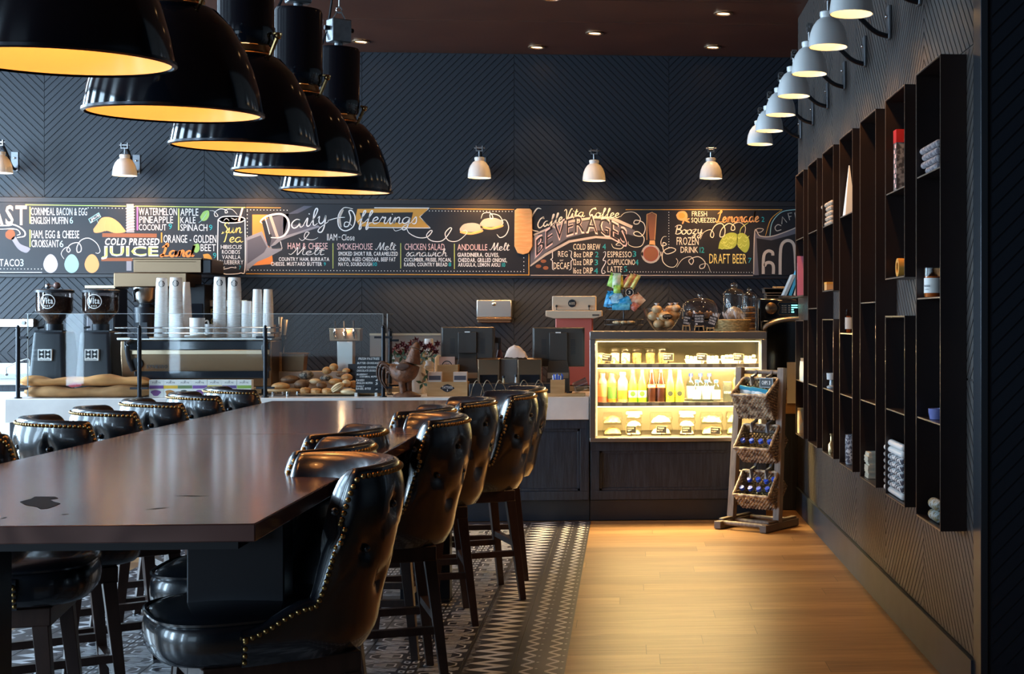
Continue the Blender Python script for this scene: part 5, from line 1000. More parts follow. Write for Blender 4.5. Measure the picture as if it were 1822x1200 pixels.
bag('tan_bag', 'small cream bag at the bottom of the farthest shelf', (SX0 + .05, yAt(1426.5, SX0 + .04), .6705), .08, .10, .16, mat('cream print', (0.62, 0.50, 0.33), .6, noise=(30, (0.5, 0.55, 0.5), .06)))
# ================================================================ things on the counter, left to right
CTZ = CT + 0.0006
def W(px, py, Y): return onY(px, py, Y)
def H(y0, y1, Y, X=-2.0): return abs(y1 - y0) / sc_at(Y, X)
plain('kraft', (0.52, 0.33, 0.16), .75, noise=(7, (0.42, 0.25, 0.11), .15)); plain('burlap', (0.52, 0.26, 0.10), .9, noise=(9, (0.36, 0.18, 0.07), .15), bump=(180, .5, .002)); plain('redprint', (0.45, 0.04, 0.05), .8)
plain('woodbox', (0.56, 0.34, 0.15), .5, noise=(8, (0.46, 0.26, 0.10), .15), stretch=(.6, 3, 6)); plain('steelwarm', (0.25, 0.165, 0.10), .32, metal=1); plain('darkglass', (0.02, 0.022, 0.028), .06); plain('crust', (0.45, 0.20, 0.06), .55, noise=(18, (0.66, 0.40, 0.16), .15), bump=(30, .4, .006))
plain('crust_dark', (0.10, 0.045, 0.02), .6, noise=(30, (0.22, 0.12, 0.06), .12), bump=(40, .5, .006)); plain('crust_pale', (0.72, 0.52, 0.28), .6, noise=(16, (0.82, 0.66, 0.42), .15)); plain('seeded', (0.28, 0.24, 0.19), .7, noise=(60, (0.05, 0.045, 0.04), .05)); plain('leaf', (0.03, 0.07, 0.03), .5)
# ---- sneeze guard: iron posts, brackets and panes
YG = 10.50
G = thing('sneeze_guard', 'clear glass sneeze guard on black iron posts along the counter', 'glass screen', (W(360, 700, YG).x, YG, CT), 0); gx = G.location.x
gt = W(300, 559, YG + .1).z
posts = [(32, YG, 580), (248, YG, 580), (472, YG, 580), (682, YG, 580), (694, YG + .30, 586)]
for px, Y, pt in posts:
    x = W(px, 700, Y).x - gx; h = W(px, pt, Y).z - CT
    b = MB(); b.cyl((x, Y - YG, .0005), .026, .008, 16); b.cyl((x, Y - YG, .008), .015, h - .03, 14); b.cyl((x, Y - YG, h - .022), .017, .008, 14); b.sph((x, Y - YG, h - .006), .011, 6); b.build('post', M['iron'], G)
    for q in (.07, h - .085):
        b = MB(); b.box(x + .012, x + .065, Y - YG - .008, Y - YG + .012, q - .008, q + .008)
        if px > 100 and px != 694: b.box(x - .065, x - .012, Y - YG - .008, Y - YG + .012, q - .008, q + .008)
        b.build('bracket', M['iron'], G)
for a, b_ in ((32, 248), (248, 472), (472, 682)):
    x0, x1 = W(a, 700, YG).x - gx + (.045 if a == 32 else .004), W(b_, 700, YG).x - gx - .004
    b = MB(); b.box(x0, x1, .014, .020, .014, gt - CT); b.build('glass_pane', M['glassp'], G, smooth=0)
    b = MB(); b.box(x0, x1, .0138, .0202, gt - CT, gt - CT + .0025); b.box(x1 - .002, x1, .0138, .0202, .014, gt - CT); b.build('pane_edge', mat('pane edge', (.62, .66, .66), .2), G, smooth=0)
for px in (62, 694):
    x = W(px, 650, YG + .15).x - gx; b = MB(); b.box(x - .003, x + .003, .03, .30, .014, gt - CT); b.build('glass_pane', M['glassp'], G, smooth=0)
    b = MB(); b.box(x - .0035, x + .0035, .026, .030, .014, gt - CT); b.box(x - .0035, x + .0035, .026, .30, gt - CT, gt - CT + .0025); b.build('pane_edge', MATS['pane edge'], G, smooth=0)
# ---- coffee grinders
def grinder(px, lb):
    Y = 10.92; x = W(px, 690, Y).x; s = sc_at(Y, x); t = thing('coffee_grinder', lb, 'coffee grinder', (x, Y, CTZ), 0, 'black coffee grinders on the counter'); u = 1 / s
    zz = lambda py: W(px, py, Y).z - CTZ
    b = MB(); b.rings([[(k * a, j * d, z) for k, j in ((-1, -1), (-.8, -1.12), (.8, -1.12), (1, -1), (1, 1), (-1, 1))] for a, d, z in ((.145, .14, 0), (.143, .14, .04), (.112, .11, zz(595)), (.106, .10, zz(590)))]); b.build('body', M['blacksat'], t, bevel=.008)
    b = MB(); b.box(-.10, .10, -.115, -.02, zz(591), zz(588)); b.cyl((0, 0, zz(590)), .062, zz(577) - zz(590), 20); b.tube([(-.07, -.02, zz(582)), (-.11, -.04, zz(584))], .009, 8); b.build('collar', M['iron'], t)
    b = MB(); b.lathe([(.055, zz(578)), (.06, zz(572)), (.125, zz(556)), (.131, zz(552)), (.131, zz(520))], 28, cap=False); b.build('hopper', glass('smoked hopper', (.55, .50, .48), 1.5), t, smooth=50)
    b = MB(); b.lathe([(.05, zz(577)), (.055, zz(572)), (.118, zz(556)), (.124, zz(551)), (.124, zz(530)), (.05, zz(527))], 24); b.build('coffee_beans', mat('coffee beans', (0.045, 0.020, 0.012), .45, noise=(70, (0.09, 0.04, 0.025), .1), bump=(90, .8, .006)), t, smooth=50)
    b = MB(); b.lathe([(.05, zz(520.5)), (.138, zz(521)), (.138, zz(517)), (.12, zz(515.5)), (.02, zz(515))], 28); b.build('lid', M['blacksat'], t)
    def cyl_pt(r): return lambda X, Z: (r * math.sin(X / r), -r * math.cos(X / r), Z)
    b = MB(); P = cyl_pt(.1335); r0 = .055; zc = zz(537)
    for k in range(28):
        a0, a1 = 2 * PI * k / 28, 2 * PI * (k + 1) / 28; b.poly([P(r0 * math.cos(a0), zc + r0 * math.sin(a0)), P(r0 * math.cos(a1), zc + r0 * math.sin(a1)), P((r0 - .006) * math.cos(a1), zc + (r0 - .006) * math.sin(a1)), P((r0 - .006) * math.cos(a0), zc + (r0 - .006) * math.sin(a0))])
    text(b, 'Vita', -.040, zc - .016, .080, .044, 0, 0, 1, 0, None, .1, P)
    for k in (-1, 0, 1): b.poly([P(k * .016 + .005 * math.cos(a * PI / 3), zc - .034 + .005 * math.sin(a * PI / 3)) for a in range(6)])
    b.build('emblem', M['cup'], t, smooth=0)
    b = MB(); z1 = zz(640); b.T(TR(-.010, 0, 0))
    yb_ = -.1435; b.box(-.050, .050, yb_ - .012, yb_ + .02, zz(641), zz(621)); pl = b.build('badge', M['cup'], t); b = MB().T(TR(-.010, 0, 0))
    for r in (0, 1): text(b, 'MM', -.043, zz(629.5 + 7 * r), .086, .028, yb_ - .0128, 0, 1)
    text(b, 'MAZZER', -.040, zz(640.3), .08, .009, yb_ - .0128); b.build('badge_lettering', M['blacksat'], pl, smooth=0)
    return t
g1 = grinder(97, 'left black coffee grinder with a full bean hopper and scoop on its lid'); g2 = grinder(179, 'right black coffee grinder, beside the espresso machine')
t = thing('measuring_scoop', 'dark round handled scoop on the lid of the left grinder', 'scoop', (W(94, 514, 10.92).x, 10.92, W(94, 514.6, 10.92).z)); b = MB(); b.sph((-.035, 0, .022), .022, 8); b.build('bowl', M['chrome'], t); b = MB(); b.sph((.03, 0, .026), .026, 8); b.tube([(-.035, 0, .022), (.03, 0, .026)], .008, 8); b.build('handle', plain('bronzeknob', (.20, .10, .08), .25), t)
# ---- burlap coffee sacks lying along the counter front
def sack(x0, x1, y, zb, zt_, lb, m, ph, dep=.16):
    L = x1 - x0; t = thing('coffee_sack', lb, 'sack', ((x0 + x1) / 2, y, CTZ), 0, 'brown coffee sacks lying on the counter')
    def f(u, v):
        a = 2 * PI * v; X = -L / 2 + L * u; e = min(1, min(u, 1 - u) / .07) ** .5; hh = (zt_ - zb) / 2
        w1 = .010 * math.sin(9 * u + ph) + .007 * math.sin(23 * u + 2.3 * ph + 3 * v); c, s = math.cos(a), math.sin(a)
        z = (zb + zt_) / 2 - CTZ + s * hh * (.35 + .65 * e) + (w1 if s > .1 else 0) * (1 + .5 * c)
        return (X + .012 * math.sin(5 * a + ph), dep / 2 * (.6 + .4 * e) * (abs(c) ** .7) * (1 if c > 0 else -1) + .012 * math.sin(14 * u + ph) , max(z, zb - CTZ + .0002))
    b = MB(); b.grid(f, 60, 22, wrap=False); b.poly([f(0, j / 22) for j in range(22)]); b.poly([f(1, j / 22) for j in range(22)]); b.build('body', m, t, smooth=60)
    return t
sx0, sx1 = W(41, 700, 10.6).x, W(268, 700, 10.6).x
k1 = sack(sx0 + .02, sx1, 10.63, CTZ, W(100, 688, 10.6).z, 'lower flat brown coffee sack on the counter under the grinders', M['burlap'], .7, .18)
k2 = sack(sx0 - .02, sx1 - .02, 10.64, W(100, 688, 10.6).z + .002, W(100, 671, 10.6).z, 'upper orange brown coffee sack folded over the lower one', plain('burlap2', (0.62, 0.29, 0.09), .85, noise=(9, (0.46, 0.21, 0.07), .15), bump=(180, .5, .002)), 2.1, .17)
b = MB(); zz_ = W(150, 686, 10.6).z - CTZ; b.poly([(.15 - .25 + q[0], -.104, zz_ + q[1]) for q in ((-.02, .0), (.02, .024), (.085, .012), (.07, -.004), (.01, -.012))]); b.build('red_print', M['redprint'], k1, smooth=0)
# ---- espresso machine
Y = 10.86; EX0, EX1 = W(222, 640, Y).x, W(488, 640, Y).x; ec = (EX0 + EX1) / 2; z = lambda py: W(350, py, Y - .1).z - CTZ
E_ = thing('espresso_machine', 'long silver espresso machine with cup rail, under stacks of white cups', 'espresso machine', (ec, Y + .12, CTZ)); ew = (EX1 - EX0) / 2; fy = -.22
b = MB(); b.rings([[(-ew, fy + a, zz_), (ew, fy + a, zz_), (ew, .20, zz_), (-ew, .20, zz_)] for a, zz_ in ((.05, z(690)), (.03, z(672)), (.0, z(631)), (.005, z(606)))]); b.build('body', M['steelwarm'], E_, bevel=.01)
b = MB(); b.box(-ew + .03, ew - .01, fy - .008, fy + .02, z(623), z(607)); b.build('upper_panel', M['darkglass'], E_, bevel=.005)
b = MB(); b.box(-ew + .06, ew - .01, fy - .022, fy + .005, z(631), z(623)); b.build('brass_band', plain('champagne', (.55, .42, .28), .28, metal=.9), E_, bevel=.003)
b = MB(); b.box(-ew + .10, ew - .02, fy + .012, fy + .04, z(674), z(661)); b.build('lower_panel', M['darkglass'], E_, bevel=.003)
b = MB(); b.box(-ew - .02, ew + .01, fy - .01, .21, z(605.5), z(601)); b.build('cup_tray', M['steel'], E_, bevel=.003)
for q in (593, 583.5):
    b = MB(); b.tube([(-ew - .03, .2, z(q)), (-ew - .03, fy - .015, z(q)), (ew + .0, fy - .015, z(q)), (ew, .2, z(q))], .006, 8); b.build('cup_rail', M['chrome'], E_)
for x in (-ew + .09, ew - .02): b = MB(); b.tube(crom([(x, fy - .02, z(607)), (x - .02, fy - .05, z(615)), (x - .015, fy - .03, z(640)), (x + .01, fy - .01, z(660))], 5), .018, 10); b.build('side_handle', M['blacksat'], E_)
for k in range(4): b = MB(); b.cyl((-ew + .1 + k * (2 * ew - .2) / 3, .0, .0005), .025, z(690), 12); b.build('foot', M['blacksat'], E_)
b = MB(); b.cyl((0, 0, 0), .048, .004, 24); M4 = TR(-ew + .12, fy + .004, z(648)) @ Matrix.Rotation(PI / 2, 4, 'X'); b = MB().T(M4); b.lathe([(.046, 0), (.046, .012), (.02, .014)], 24); b.build('round_badge', M['blacksat'], E_)
b = MB(); text(b, 'SYNESSO', -ew + .19, z(655.5), .155, .024, fy - .006 + .012, 0, 1); b.build('lettering', M['blacksat'], E_, smooth=0)
# cups on top of the machine
CR = z(601) + CTZ + .0006
def cupstack(px, w_top, py_top, lb, logo=True, rim=1.22, y_off=0.0, base=None):
    Y = 10.92 + y_off; p = W(px, 600, Y); s = sc_at(Y, p.x); r1 = w_top / 2 / s; r0 = r1 * rim; b0 = CR if base is None else base; h = W(px, py_top, Y).z - b0
    t = thing('cup_stack', lb, 'paper cups', (p.x, Y, b0), 0, 'upside down white paper cup stacks'); single = .105; n = max(3, int((h - single * .8) / .0125))
    b = MB()
    for k in range(n):
        zk = k * (h - single) / n; rk = r0 - (r0 - r1 * 1.09) * k / n * .75; b.lathe([(rk * .985, zk), (rk * 1.02, zk + .0015), (rk * 1.02, zk + .005), (rk * .985, zk + .0065), (rk * .975, zk + .0125)], 20, cap=False)
    b.build('nested_cups', M['cup'], t, smooth=30)
    zt_ = h - single; rb = r0 - (r0 - r1 * 1.09) * .75
    b = MB(); b.lathe([(rb, zt_), (rb * 1.03, zt_ + .004), (rb, zt_ + .008), (r1, h - .004), (r1 * .93, h), (r1 * .9, h - .006), (.01, h - .006)], 24, cap=False); o = b.build('top_cup', M['cup'], t, smooth=30)
    if logo:
        b = MB(); rr = (rb + r1) / 2 * 1.015; zc = h - .045; ra = .024; P = lambda X, Z: ((rr + (zc - Z) * (rb - r1) / .1) * math.sin(X / rr + .25), -(rr + (zc - Z) * (rb - r1) / .1) * math.cos(X / rr + .25), Z)
        b.poly([P(ra * math.cos(k * PI / 9), zc + ra * math.sin(k * PI / 9)) for k in range(18)]); b.build('logo_disc', M['blacksat'], o, smooth=0)
        b = MB(); rr += .0015; text(b, '605', -.019, zc - .011, .038, .022, 0, 0, 0, 0, None, .1, P); b.build('logo_number', M['cup'], o, smooth=0)
for a in ((288, 18, 495, 'leftmost tall white cup stack on the espresso machine', True, 1.45), (313, 20, 494, 'tall white cup stack right of the leftmost one', True, 1.25), (332, 11, 502, 'plain cup stack half behind the second tall stack', False, 1.9, .10), (391, 19, 493, 'left one of the two tall cup stacks in the middle of the machine', True, 1.25), (417, 21, 494, 'right one of the two tall cup stacks in the middle of the machine', True, 1.2),
          (439, 17, 536, 'shortest white cup stack on the espresso machine', False, 1.15), (458, 15, 515, 'left one of the two slim cup stacks at the machine end', False, 1.25, -.02), (477, 15, 515, 'rightmost slim cup stack on the espresso machine', False, 1.3, -.02)): cupstack(*a)
def mug(px, py_t, w_, lb, Y=10.80):
    p = W(px, 600, Y); s = sc_at(Y, p.x); r = w_ / 2 / s; h = (W(px, py_t, Y).z - CR)
    t = thing('coffee_mug', lb, 'mug', (p.x, Y, CR), 0, 'white china on the espresso machine')
    b = MB(); b.lathe([(r * .7, .001), (r * .95, .012), (r, h), (r * .92, h), (r * .86, .015), (.005, .012)], 22, cap=False); b.build('bowl', M['cup'], t)
    b = MB(); b.tube(crom([(r * .92, 0, h * .8), (r * 1.4, 0, h * .85), (r * 1.5, 0, h * .5), (r * .95, 0, h * .25)], 4), .006, 8); b.build('handle', M['cup'], t)
mug(351, 566, 26, 'white mug between the cup stacks on the espresso machine'); mug(371, 577, 14, 'small white creamer beside the mug on the espresso machine')
t = thing('saucer_stack', 'pile of white saucers on the front edge of the espresso machine', 'saucers', (W(347, 600, 10.72).x, 10.735, CR)); b = MB()
for k in range(3): b.lathe([(.03, .004 * k), (.075, .006 + .004 * k), (.082, .010 + .004 * k), (.04, .005 + .004 * k)], 24)
b.build('saucers', M['cup'], t)
# ---- tea cartons
TY = 10.58; tea = [('purple', (0.16, 0.05, 0.26), 281), ('yellow', (0.80, 0.48, 0.03), 306), ('dark green', (0.16, 0.24, 0.09), 331.5), ('violet', (0.20, 0.08, 0.34), 357.5), ('golden', (0.78, 0.58, 0.06), 384), ('indigo', (0.10, 0.06, 0.22), 410), ('bright green', (0.25, 0.42, 0.06), 436.5)]
for i, (nm_, cc, px) in enumerate(tea):
    x = W(px, 700, TY).x; h = W(px, 676, TY).z - CTZ; t = thing('tea_box', '%s banded tea box in the row on the counter front' % nm_, 'tea box', (x, TY, CTZ), 0, 'row of tea boxes on the counter'); w_ = .0525
    b = MB().box(-w_, w_, -.03, .03, 0, h); b.build('carton', M['l_white'], t, bevel=.001); m_ = mat('tea ' + nm_, cc, .5)
    b = MB(); b.box(-w_ + .002, w_ - .002, -.0312, -.0301, h * .5, h * .68); b.build('colour_band', m_, t)
    b = MB(); b.poly([(-.005 + (.034 + .008 * math.sin(3 * a * PI / 8 + i)) * math.cos(a * PI / 8), -.0315, h * .25 + .022 * math.sin(a * PI / 8)) for a in range(16)]); b.build('picture', mat('tea picture %d' % i, ((0.5, .2, .04), (0.04, 0.10, 0.03), (0.05, 0.06, 0.05), (.22, .08, .28))[(1, 0, 2, 3, 1, 2, 0)[i] if i else 3], .6), t, smooth=0)
    b = MB(); text(b, 'FORTE', -.03, h * .80, .06, .010, -.0312); b.poly([(-.008, -.0312, h * .91), (.008, -.0312, h * .91), (0, -.0312, h * .96)]); b.build('lettering', M['c_grey'], t, smooth=0)
# ---- behind: automatic brewer, digital grinder, coffee sign on the back counter
BY = 12.15; BZ = BT + .0006
def zb(py, px=300, Y=BY - .2): return W(px, py, Y).z - BZ
BR0, BR1 = W(222, 560, BY).x, W(366, 560, BY).x; bc = (BR0 + BR1) / 2; bw = (BR1 - BR0) / 2
t = thing('coffee_brewer', 'tall steel coffee brewer standing behind the cup stacks', 'coffee brewer', (bc, BY, BZ))
b = MB(); b.box(-bw + .12, bw, -.02, .20, 0, zb(505)); b.build('column', M['blacksat'], t, bevel=.006)
b = MB(); b.box(-bw, bw - .08, -.26, .16, zb(511), zb(486)); b.build('brew_head', M['steelwarm'], t, bevel=.006)
b = MB(); b.box(-bw + .14, bw + .02, -.20, .2, zb(485), zb(462)); b.box(-bw + .13, bw + .03, -.21, .2, zb(461.5), zb(459)); b.box(-bw + .16, bw - .02, -.204, -.2, zb(466.5), zb(465.5)); b.build('upper_tank', M['steelwarm'], t, bevel=.004)
b = MB(); b.box(bw + .022, bw + .10, -.18, .18, zb(487), zb(461)); b.build('side_panel', M['blacksat'], t, bevel=.01)
b = MB(); b.sph((bw - .14, -.27, zb(498)), .016, 8); b.build('knob', plain('copperknob', (.5, .25, .12), .3, metal=1), t)
b = MB(); b.box(-bw, -bw + .50, -.24, .15, 0, .10); b.build('warming_base', M['blacksat'], t, bevel=.008)
b = MB(); b.box(bw - .13, bw - .02, -.03, -.0201, zb(575), zb(540)); b.build('control_panel', M['darkglass'], t)
p = W(256, 600, BY - .15); 
t2 = thing('coffee_server', 'black and steel coffee server under the brewer head', 'coffee pot', (p.x, BY - .13, BZ + .1005)); hh = zb(541) - .1; b = MB(); b.lathe([(.075, .001), (.08, .02), (.08, hh * .75), (.06, hh * .95)], 22); b.build('body', M['steel'], t2)
b = MB(); b.lathe([(.083, hh * .5), (.083, hh * .74), (.09, hh * .95), (.05, hh)], 22); b.build('collar', M['blacksat'], t2)
b = MB(); b.box(-.05, .05, -.092, -.083, hh * .55, hh * .74); b.build('label', M['blacksat'], t2)
t3 = thing('filter_basket', 'steel filter basket with black handle hanging below the brewer head', 'filter basket', (p.x, BY - .13, BZ + zb(541) + .004)); hb = zb(511.5) - zb(541) - .006; b = MB(); b.lathe([(.05, .0), (.085, hb * .3), (.098, hb)], 22); b.build('basket', M['steel'], t3); b = MB(); b.tube([(-.03, -.095, hb * .85), (-.035, -.15, hb * .7), (-.03, -.16, hb * .1)], .016, 8); b.build('handle', M['blacksat'], t3)
dx0, dx1 = W(166, 560, BY).x, W(216, 560, BY).x
t = thing('batch_grinder', 'tall grey bulk grinder with orange lit top behind the right grinder', 'grinder', ((dx0 + dx1) / 2, BY, BZ)); dw = (dx1 - dx0) / 2
b = MB(); b.box(-dw, dw, -.15, .15, 0, zb(513, 190)); b.build('body', plain('greybody', (.12, .11, .12), .3, metal=.4), t, bevel=.008); b = MB(); b.box(-dw - .01, dw + .005, -.16, .16, zb(513, 190) + .001, zb(508, 190)); b.build('lid', M['champagne'], t)
b = MB(); b.box(-dw + .15, dw - .01, -.158, -.1505, zb(600, 190), zb(560, 190)); b.build('switch_panel', M['blacksat'], t); b = MB(); b.box(dw - .055, dw - .022, -.166, -.1585, zb(600, 190), zb(587, 190)); b.build('rocker_switch', M['cup'], t)
b = MB(); text(b, 'DECAF', -.01, zb(563, 190), .10, .022, -.1512, 0, 1, .2); text(b, 'ON', .0, zb(582, 190), .03, .014, -.159, 0, 1); b.build('lettering', M['c_white'], t, smooth=0)
p = W(390, 580, BY); t = thing('coffee_sign', 'white sign with black label behind the middle cup stacks', 'sign', (p.x, BY + .14, BZ)); b = MB(); b.box(-.16, .19, -.02, .02, 0, zb(536, 380)); b.build('panel', M['cup'], t, bevel=.003); b = MB(); b.box(-.125, .13, -.0215, -.0205, zb(580, 380), zb(545, 380)); b.build('black_label', M['board'], t); b = MB(); text(b, 'Fresh', -.105, zb(560, 380), .20, .05, -.0222, 0, 1); text(b, 'Ground', -.105, zb(578, 380), .22, .055, -.0222, 0, 1); b.build('lettering', plain('neon', (.70, .72, .30), .6), t, smooth=0)
b = MB(); b.box(-.17, .20, -.025, .025, zb(536, 380) + .0005, zb(533.5, 380)); b.build('top_edge', M['champagne'], t)
# left end: sink counter objects
p = W(20, 640, 11.6); t = thing('white_cabinet', 'white low cabinet at the far left behind the counter end', 'cabinet', (p.x - .40, 11.55, 0.006)); zq = lambda py: W(20, py, 11.2).z; b = MB(); b.box(-.9, .95, -.25, .25, zq(688), zq(676)); b.box(-.9, .95, -.25, .25, 0, zq(700)); b.build('body', M['cup'], t, bevel=.004); b = MB(); b.box(-.88, .93, -.22, .22, zq(700), zq(688)); b.build('dark_recess', M['counter_wood'], t); b = MB(); b.box(-.92, .97, -.27, .27, zq(676), zq(672)); b.build('steel_top', plain('bluesteel', (.45, .55, .62), .25, metal=.8), t)
b = MB(); b.box(-.9, 1.1, .18, .25, zq(672) + .001, zq(652)); b.build('backsplash', M['cup'], t)
p2 = W(11, 668, 11.5); t = thing('tap', 'thin chrome swan neck tap at the far left', 'tap', (p2.x, 11.5, zq(672) + .0065)); b = MB(); b.tube(crom([(0, 0, 0), (0, 0, .06), (.015, 0, .07), (.10, 0, .11), (.165, 0, .13), (.18, 0, .115), (.18, 0, .07)], 5), .007, 8); b.cyl((0, 0, 0), .018, .012, 14); b.build('spout', M['chrome'], t)
p = W(22, 575, YB - .05); t = thing('wall_bracket', 'pale steel shelf rail on the wall at the far left', 'wall rail', (p.x, YB - .0085, p.z)); b = MB(); b.box(-.6, .18, -.05, 0, -.035, .035); b.build('rail', M['steel'], t, bevel=.003); b = MB(); b.tube([(.10, -.05, 0), (.10, -.065, 0)], .016, 12); b.build('knob', M['chrome'], t)
# ---- utensils, steel pan, tap tower
LZ = 1.0956
p = W(500, 655, 11.12); t = thing('utensil_holder', 'dark holder of wooden utensils at the end of the espresso machine', 'utensils', (p.x, 11.08, LZ)); b = MB(); b.lathe([(.03, 0), (.034, .10), (.03, .10), (.028, .01)], 14, cap=False); b.build('pot', M['blacksat'], t)
for k, (dx, h, c_) in enumerate(((-.04, .36, 'woodbox'), (.01, .42, 'champagne'), (.045, .40, 'champagne'), (-.015, .30, 'woodbox'), (.03, .28, 'blacksat'))): b = MB(); b.tube([(dx * .2, 0, .02), (dx * .7, -.01, h * .55), (dx, -.015, h * .8), (dx * 1.1, -.015, h)], [.006, .007, .012, .018], 8); b.build('utensil', M[c_], t)
p = W(522, 660, 11.1); t = thing('steel_pan', 'deep steel food pan standing on the pale ledge', 'pan', (p.x, 11.1, LZ)); b = MB(); b.rings([[(-a, -c, z_), (a, -c, z_), (a, c, z_), (-a, c, z_)] for a, c, z_ in ((.088, .055, 0), (.10, .066, .135), (.112, .075, .137), (.112, .075, .142), (.096, .062, .142), (.084, .05, .01))], cap1=False); b.build('pan', M['steelwarm'], t, bevel=.006); b = MB(); b.box(-.115, -.07, -.082, -.0752, 0.0, .15); b.build('wooden_tag', M['woodbox'], t)
p = W(616, 655, 11.1); t = thing('tap_tower', 'brushed steel drinks tower with three lit taps', 'drink tap', (p.x, 11.1, LZ)); zz_ = lambda py: W(616, py, 11.05).z - LZ
b = MB(); b.box(-.06, .06, -.05, .05, 0, zz_(607.5)); b.build('column', M['steel'], t, bevel=.004); b = MB(); b.box(-.117, .117, -.055, .055, zz_(607), zz_(586)); b.build('head', M['steelwarm'], t, bevel=.004); b = MB(); b.box(-.12, .12, -.058, .058, zz_(585.8), zz_(584.5)); b.build('top_plate', M['champagne'], t); 
for k in (-1, 0, 1):
    x = k * .072; b = MB(); b.sph((x, -.075, zz_(592)), .014, 8); b.tube([(x, -.055, zz_(592)), (x, -.09, zz_(592)), (x + .006, -.095, zz_(603))], .009, 8); b.cyl((x, -.075, zz_(590)), .008, .02, 10); b.build('faucet', M['chrome'], t)
    b = MB(); b.tube([(x, -.075, zz_(586.5)), (x, -.085, zz_(571))], [.005, .011], 8); b.build('tap_handle', M['blacksat'], t)
lamp('tap_light', 'POINT', (p.x, 10.93, LZ + zz_(592) + .02), .5, (1, .6, .3), shadow_soft_size=.02)
# ---- pastries
t = thing('pastry_board', 'round wooden pastry board on short steel feet', 'serving board', (W(507, 700, 10.72).x, 10.74, CTZ)); b = MB(); b.cyl((0, 0, .036), .145, .018, 32); b.build('board', M['woodbox'], t, bevel=.004)
for k in range(4): b = MB(); b.cyl((.09 * math.cos(k * PI / 2 + .4), .09 * math.sin(k * PI / 2 + .4), 0), .014, .036, 10); b.build('foot', M['chrome'], t)
PT0, PT1 = W(532, 704, 10.66).x, W(676, 704, 10.66).x
t = thing('pastry_tray', 'long flat tray heaped with pastries', 'tray', ((PT0 + PT1) / 2, 10.76, CTZ)); tw = (PT1 - PT0) / 2; b = MB(); b.rings([[(-a, -c, z_), (a, -c, z_), (a, c, z_), (-a, c, z_)] for a, c, z_ in ((tw * .93, .12, .006), (tw, .15, .018), (tw, .15, .022), (tw * .92, .118, .010))]); b.build('tray', M['kraft'], t)
def loaf(px, py, w_, h_, Y, m, lb, kind='bun', rot=0.0, base=None):
    p = W(px, py, Y); s = sc_at(Y, p.x); rx = w_ / 2 / s; rz_ = h_ / 2 / s; ry = min(rx, .06)
    t = thing('pastry', lb, 'pastry', (p.x, Y, p.z - rz_), 0, 'pastries behind the sneeze guard')
    def f(u, v):
        th = PI * v; a = 2 * PI * u; c = math.sin(th); bump_ = 1.0
        if kind == 'croissant': bump_ = 1 + .07 * math.sin(10 * (-math.cos(th)) + 1)
        x = -math.cos(th) * rx if kind == 'croissant' else math.cos(a) * c * rx
        if kind == 'croissant': return (x, math.cos(a) * ry * .8 * c ** .7 * bump_ + (.5 * x * x / rx), rz_ + math.sin(a) * rz_ * c ** .7 * bump_)
        zq_ = -math.cos(th); return (x * (1 + .04 * math.sin(5 * a + px)), math.sin(a) * c * ry, rz_ + rz_ * (zq_ if zq_ > 0 else zq_ * .9) * (1 + .05 * math.sin(3 * a + px)))
    b = MB().T(TR(0, 0, rz_) @ Matrix.Rotation(rot, 4, 'Y') @ TR(0, 0, -rz_)); b.grid(f, 18, 12, wrap=True); b.build('crust', M[m], t, smooth=80)
    if kind == 'score':
        b = MB().T(TR(0, 0, rz_) @ Matrix.Rotation(rot, 4, 'Y') @ TR(0, 0, -rz_))
        for k in (-1, 0, 1): b.tube(crom([(-rx * .7, -ry * .72, rz_ + k * rz_ * .4), (0, -ry * 1.0, rz_ * 1.02 + k * rz_ * .5), (rx * .7, -ry * .72, rz_ + k * rz_ * .4)], 4), .004, 6)
        b.build('score_line', M['crust_pale'], t)
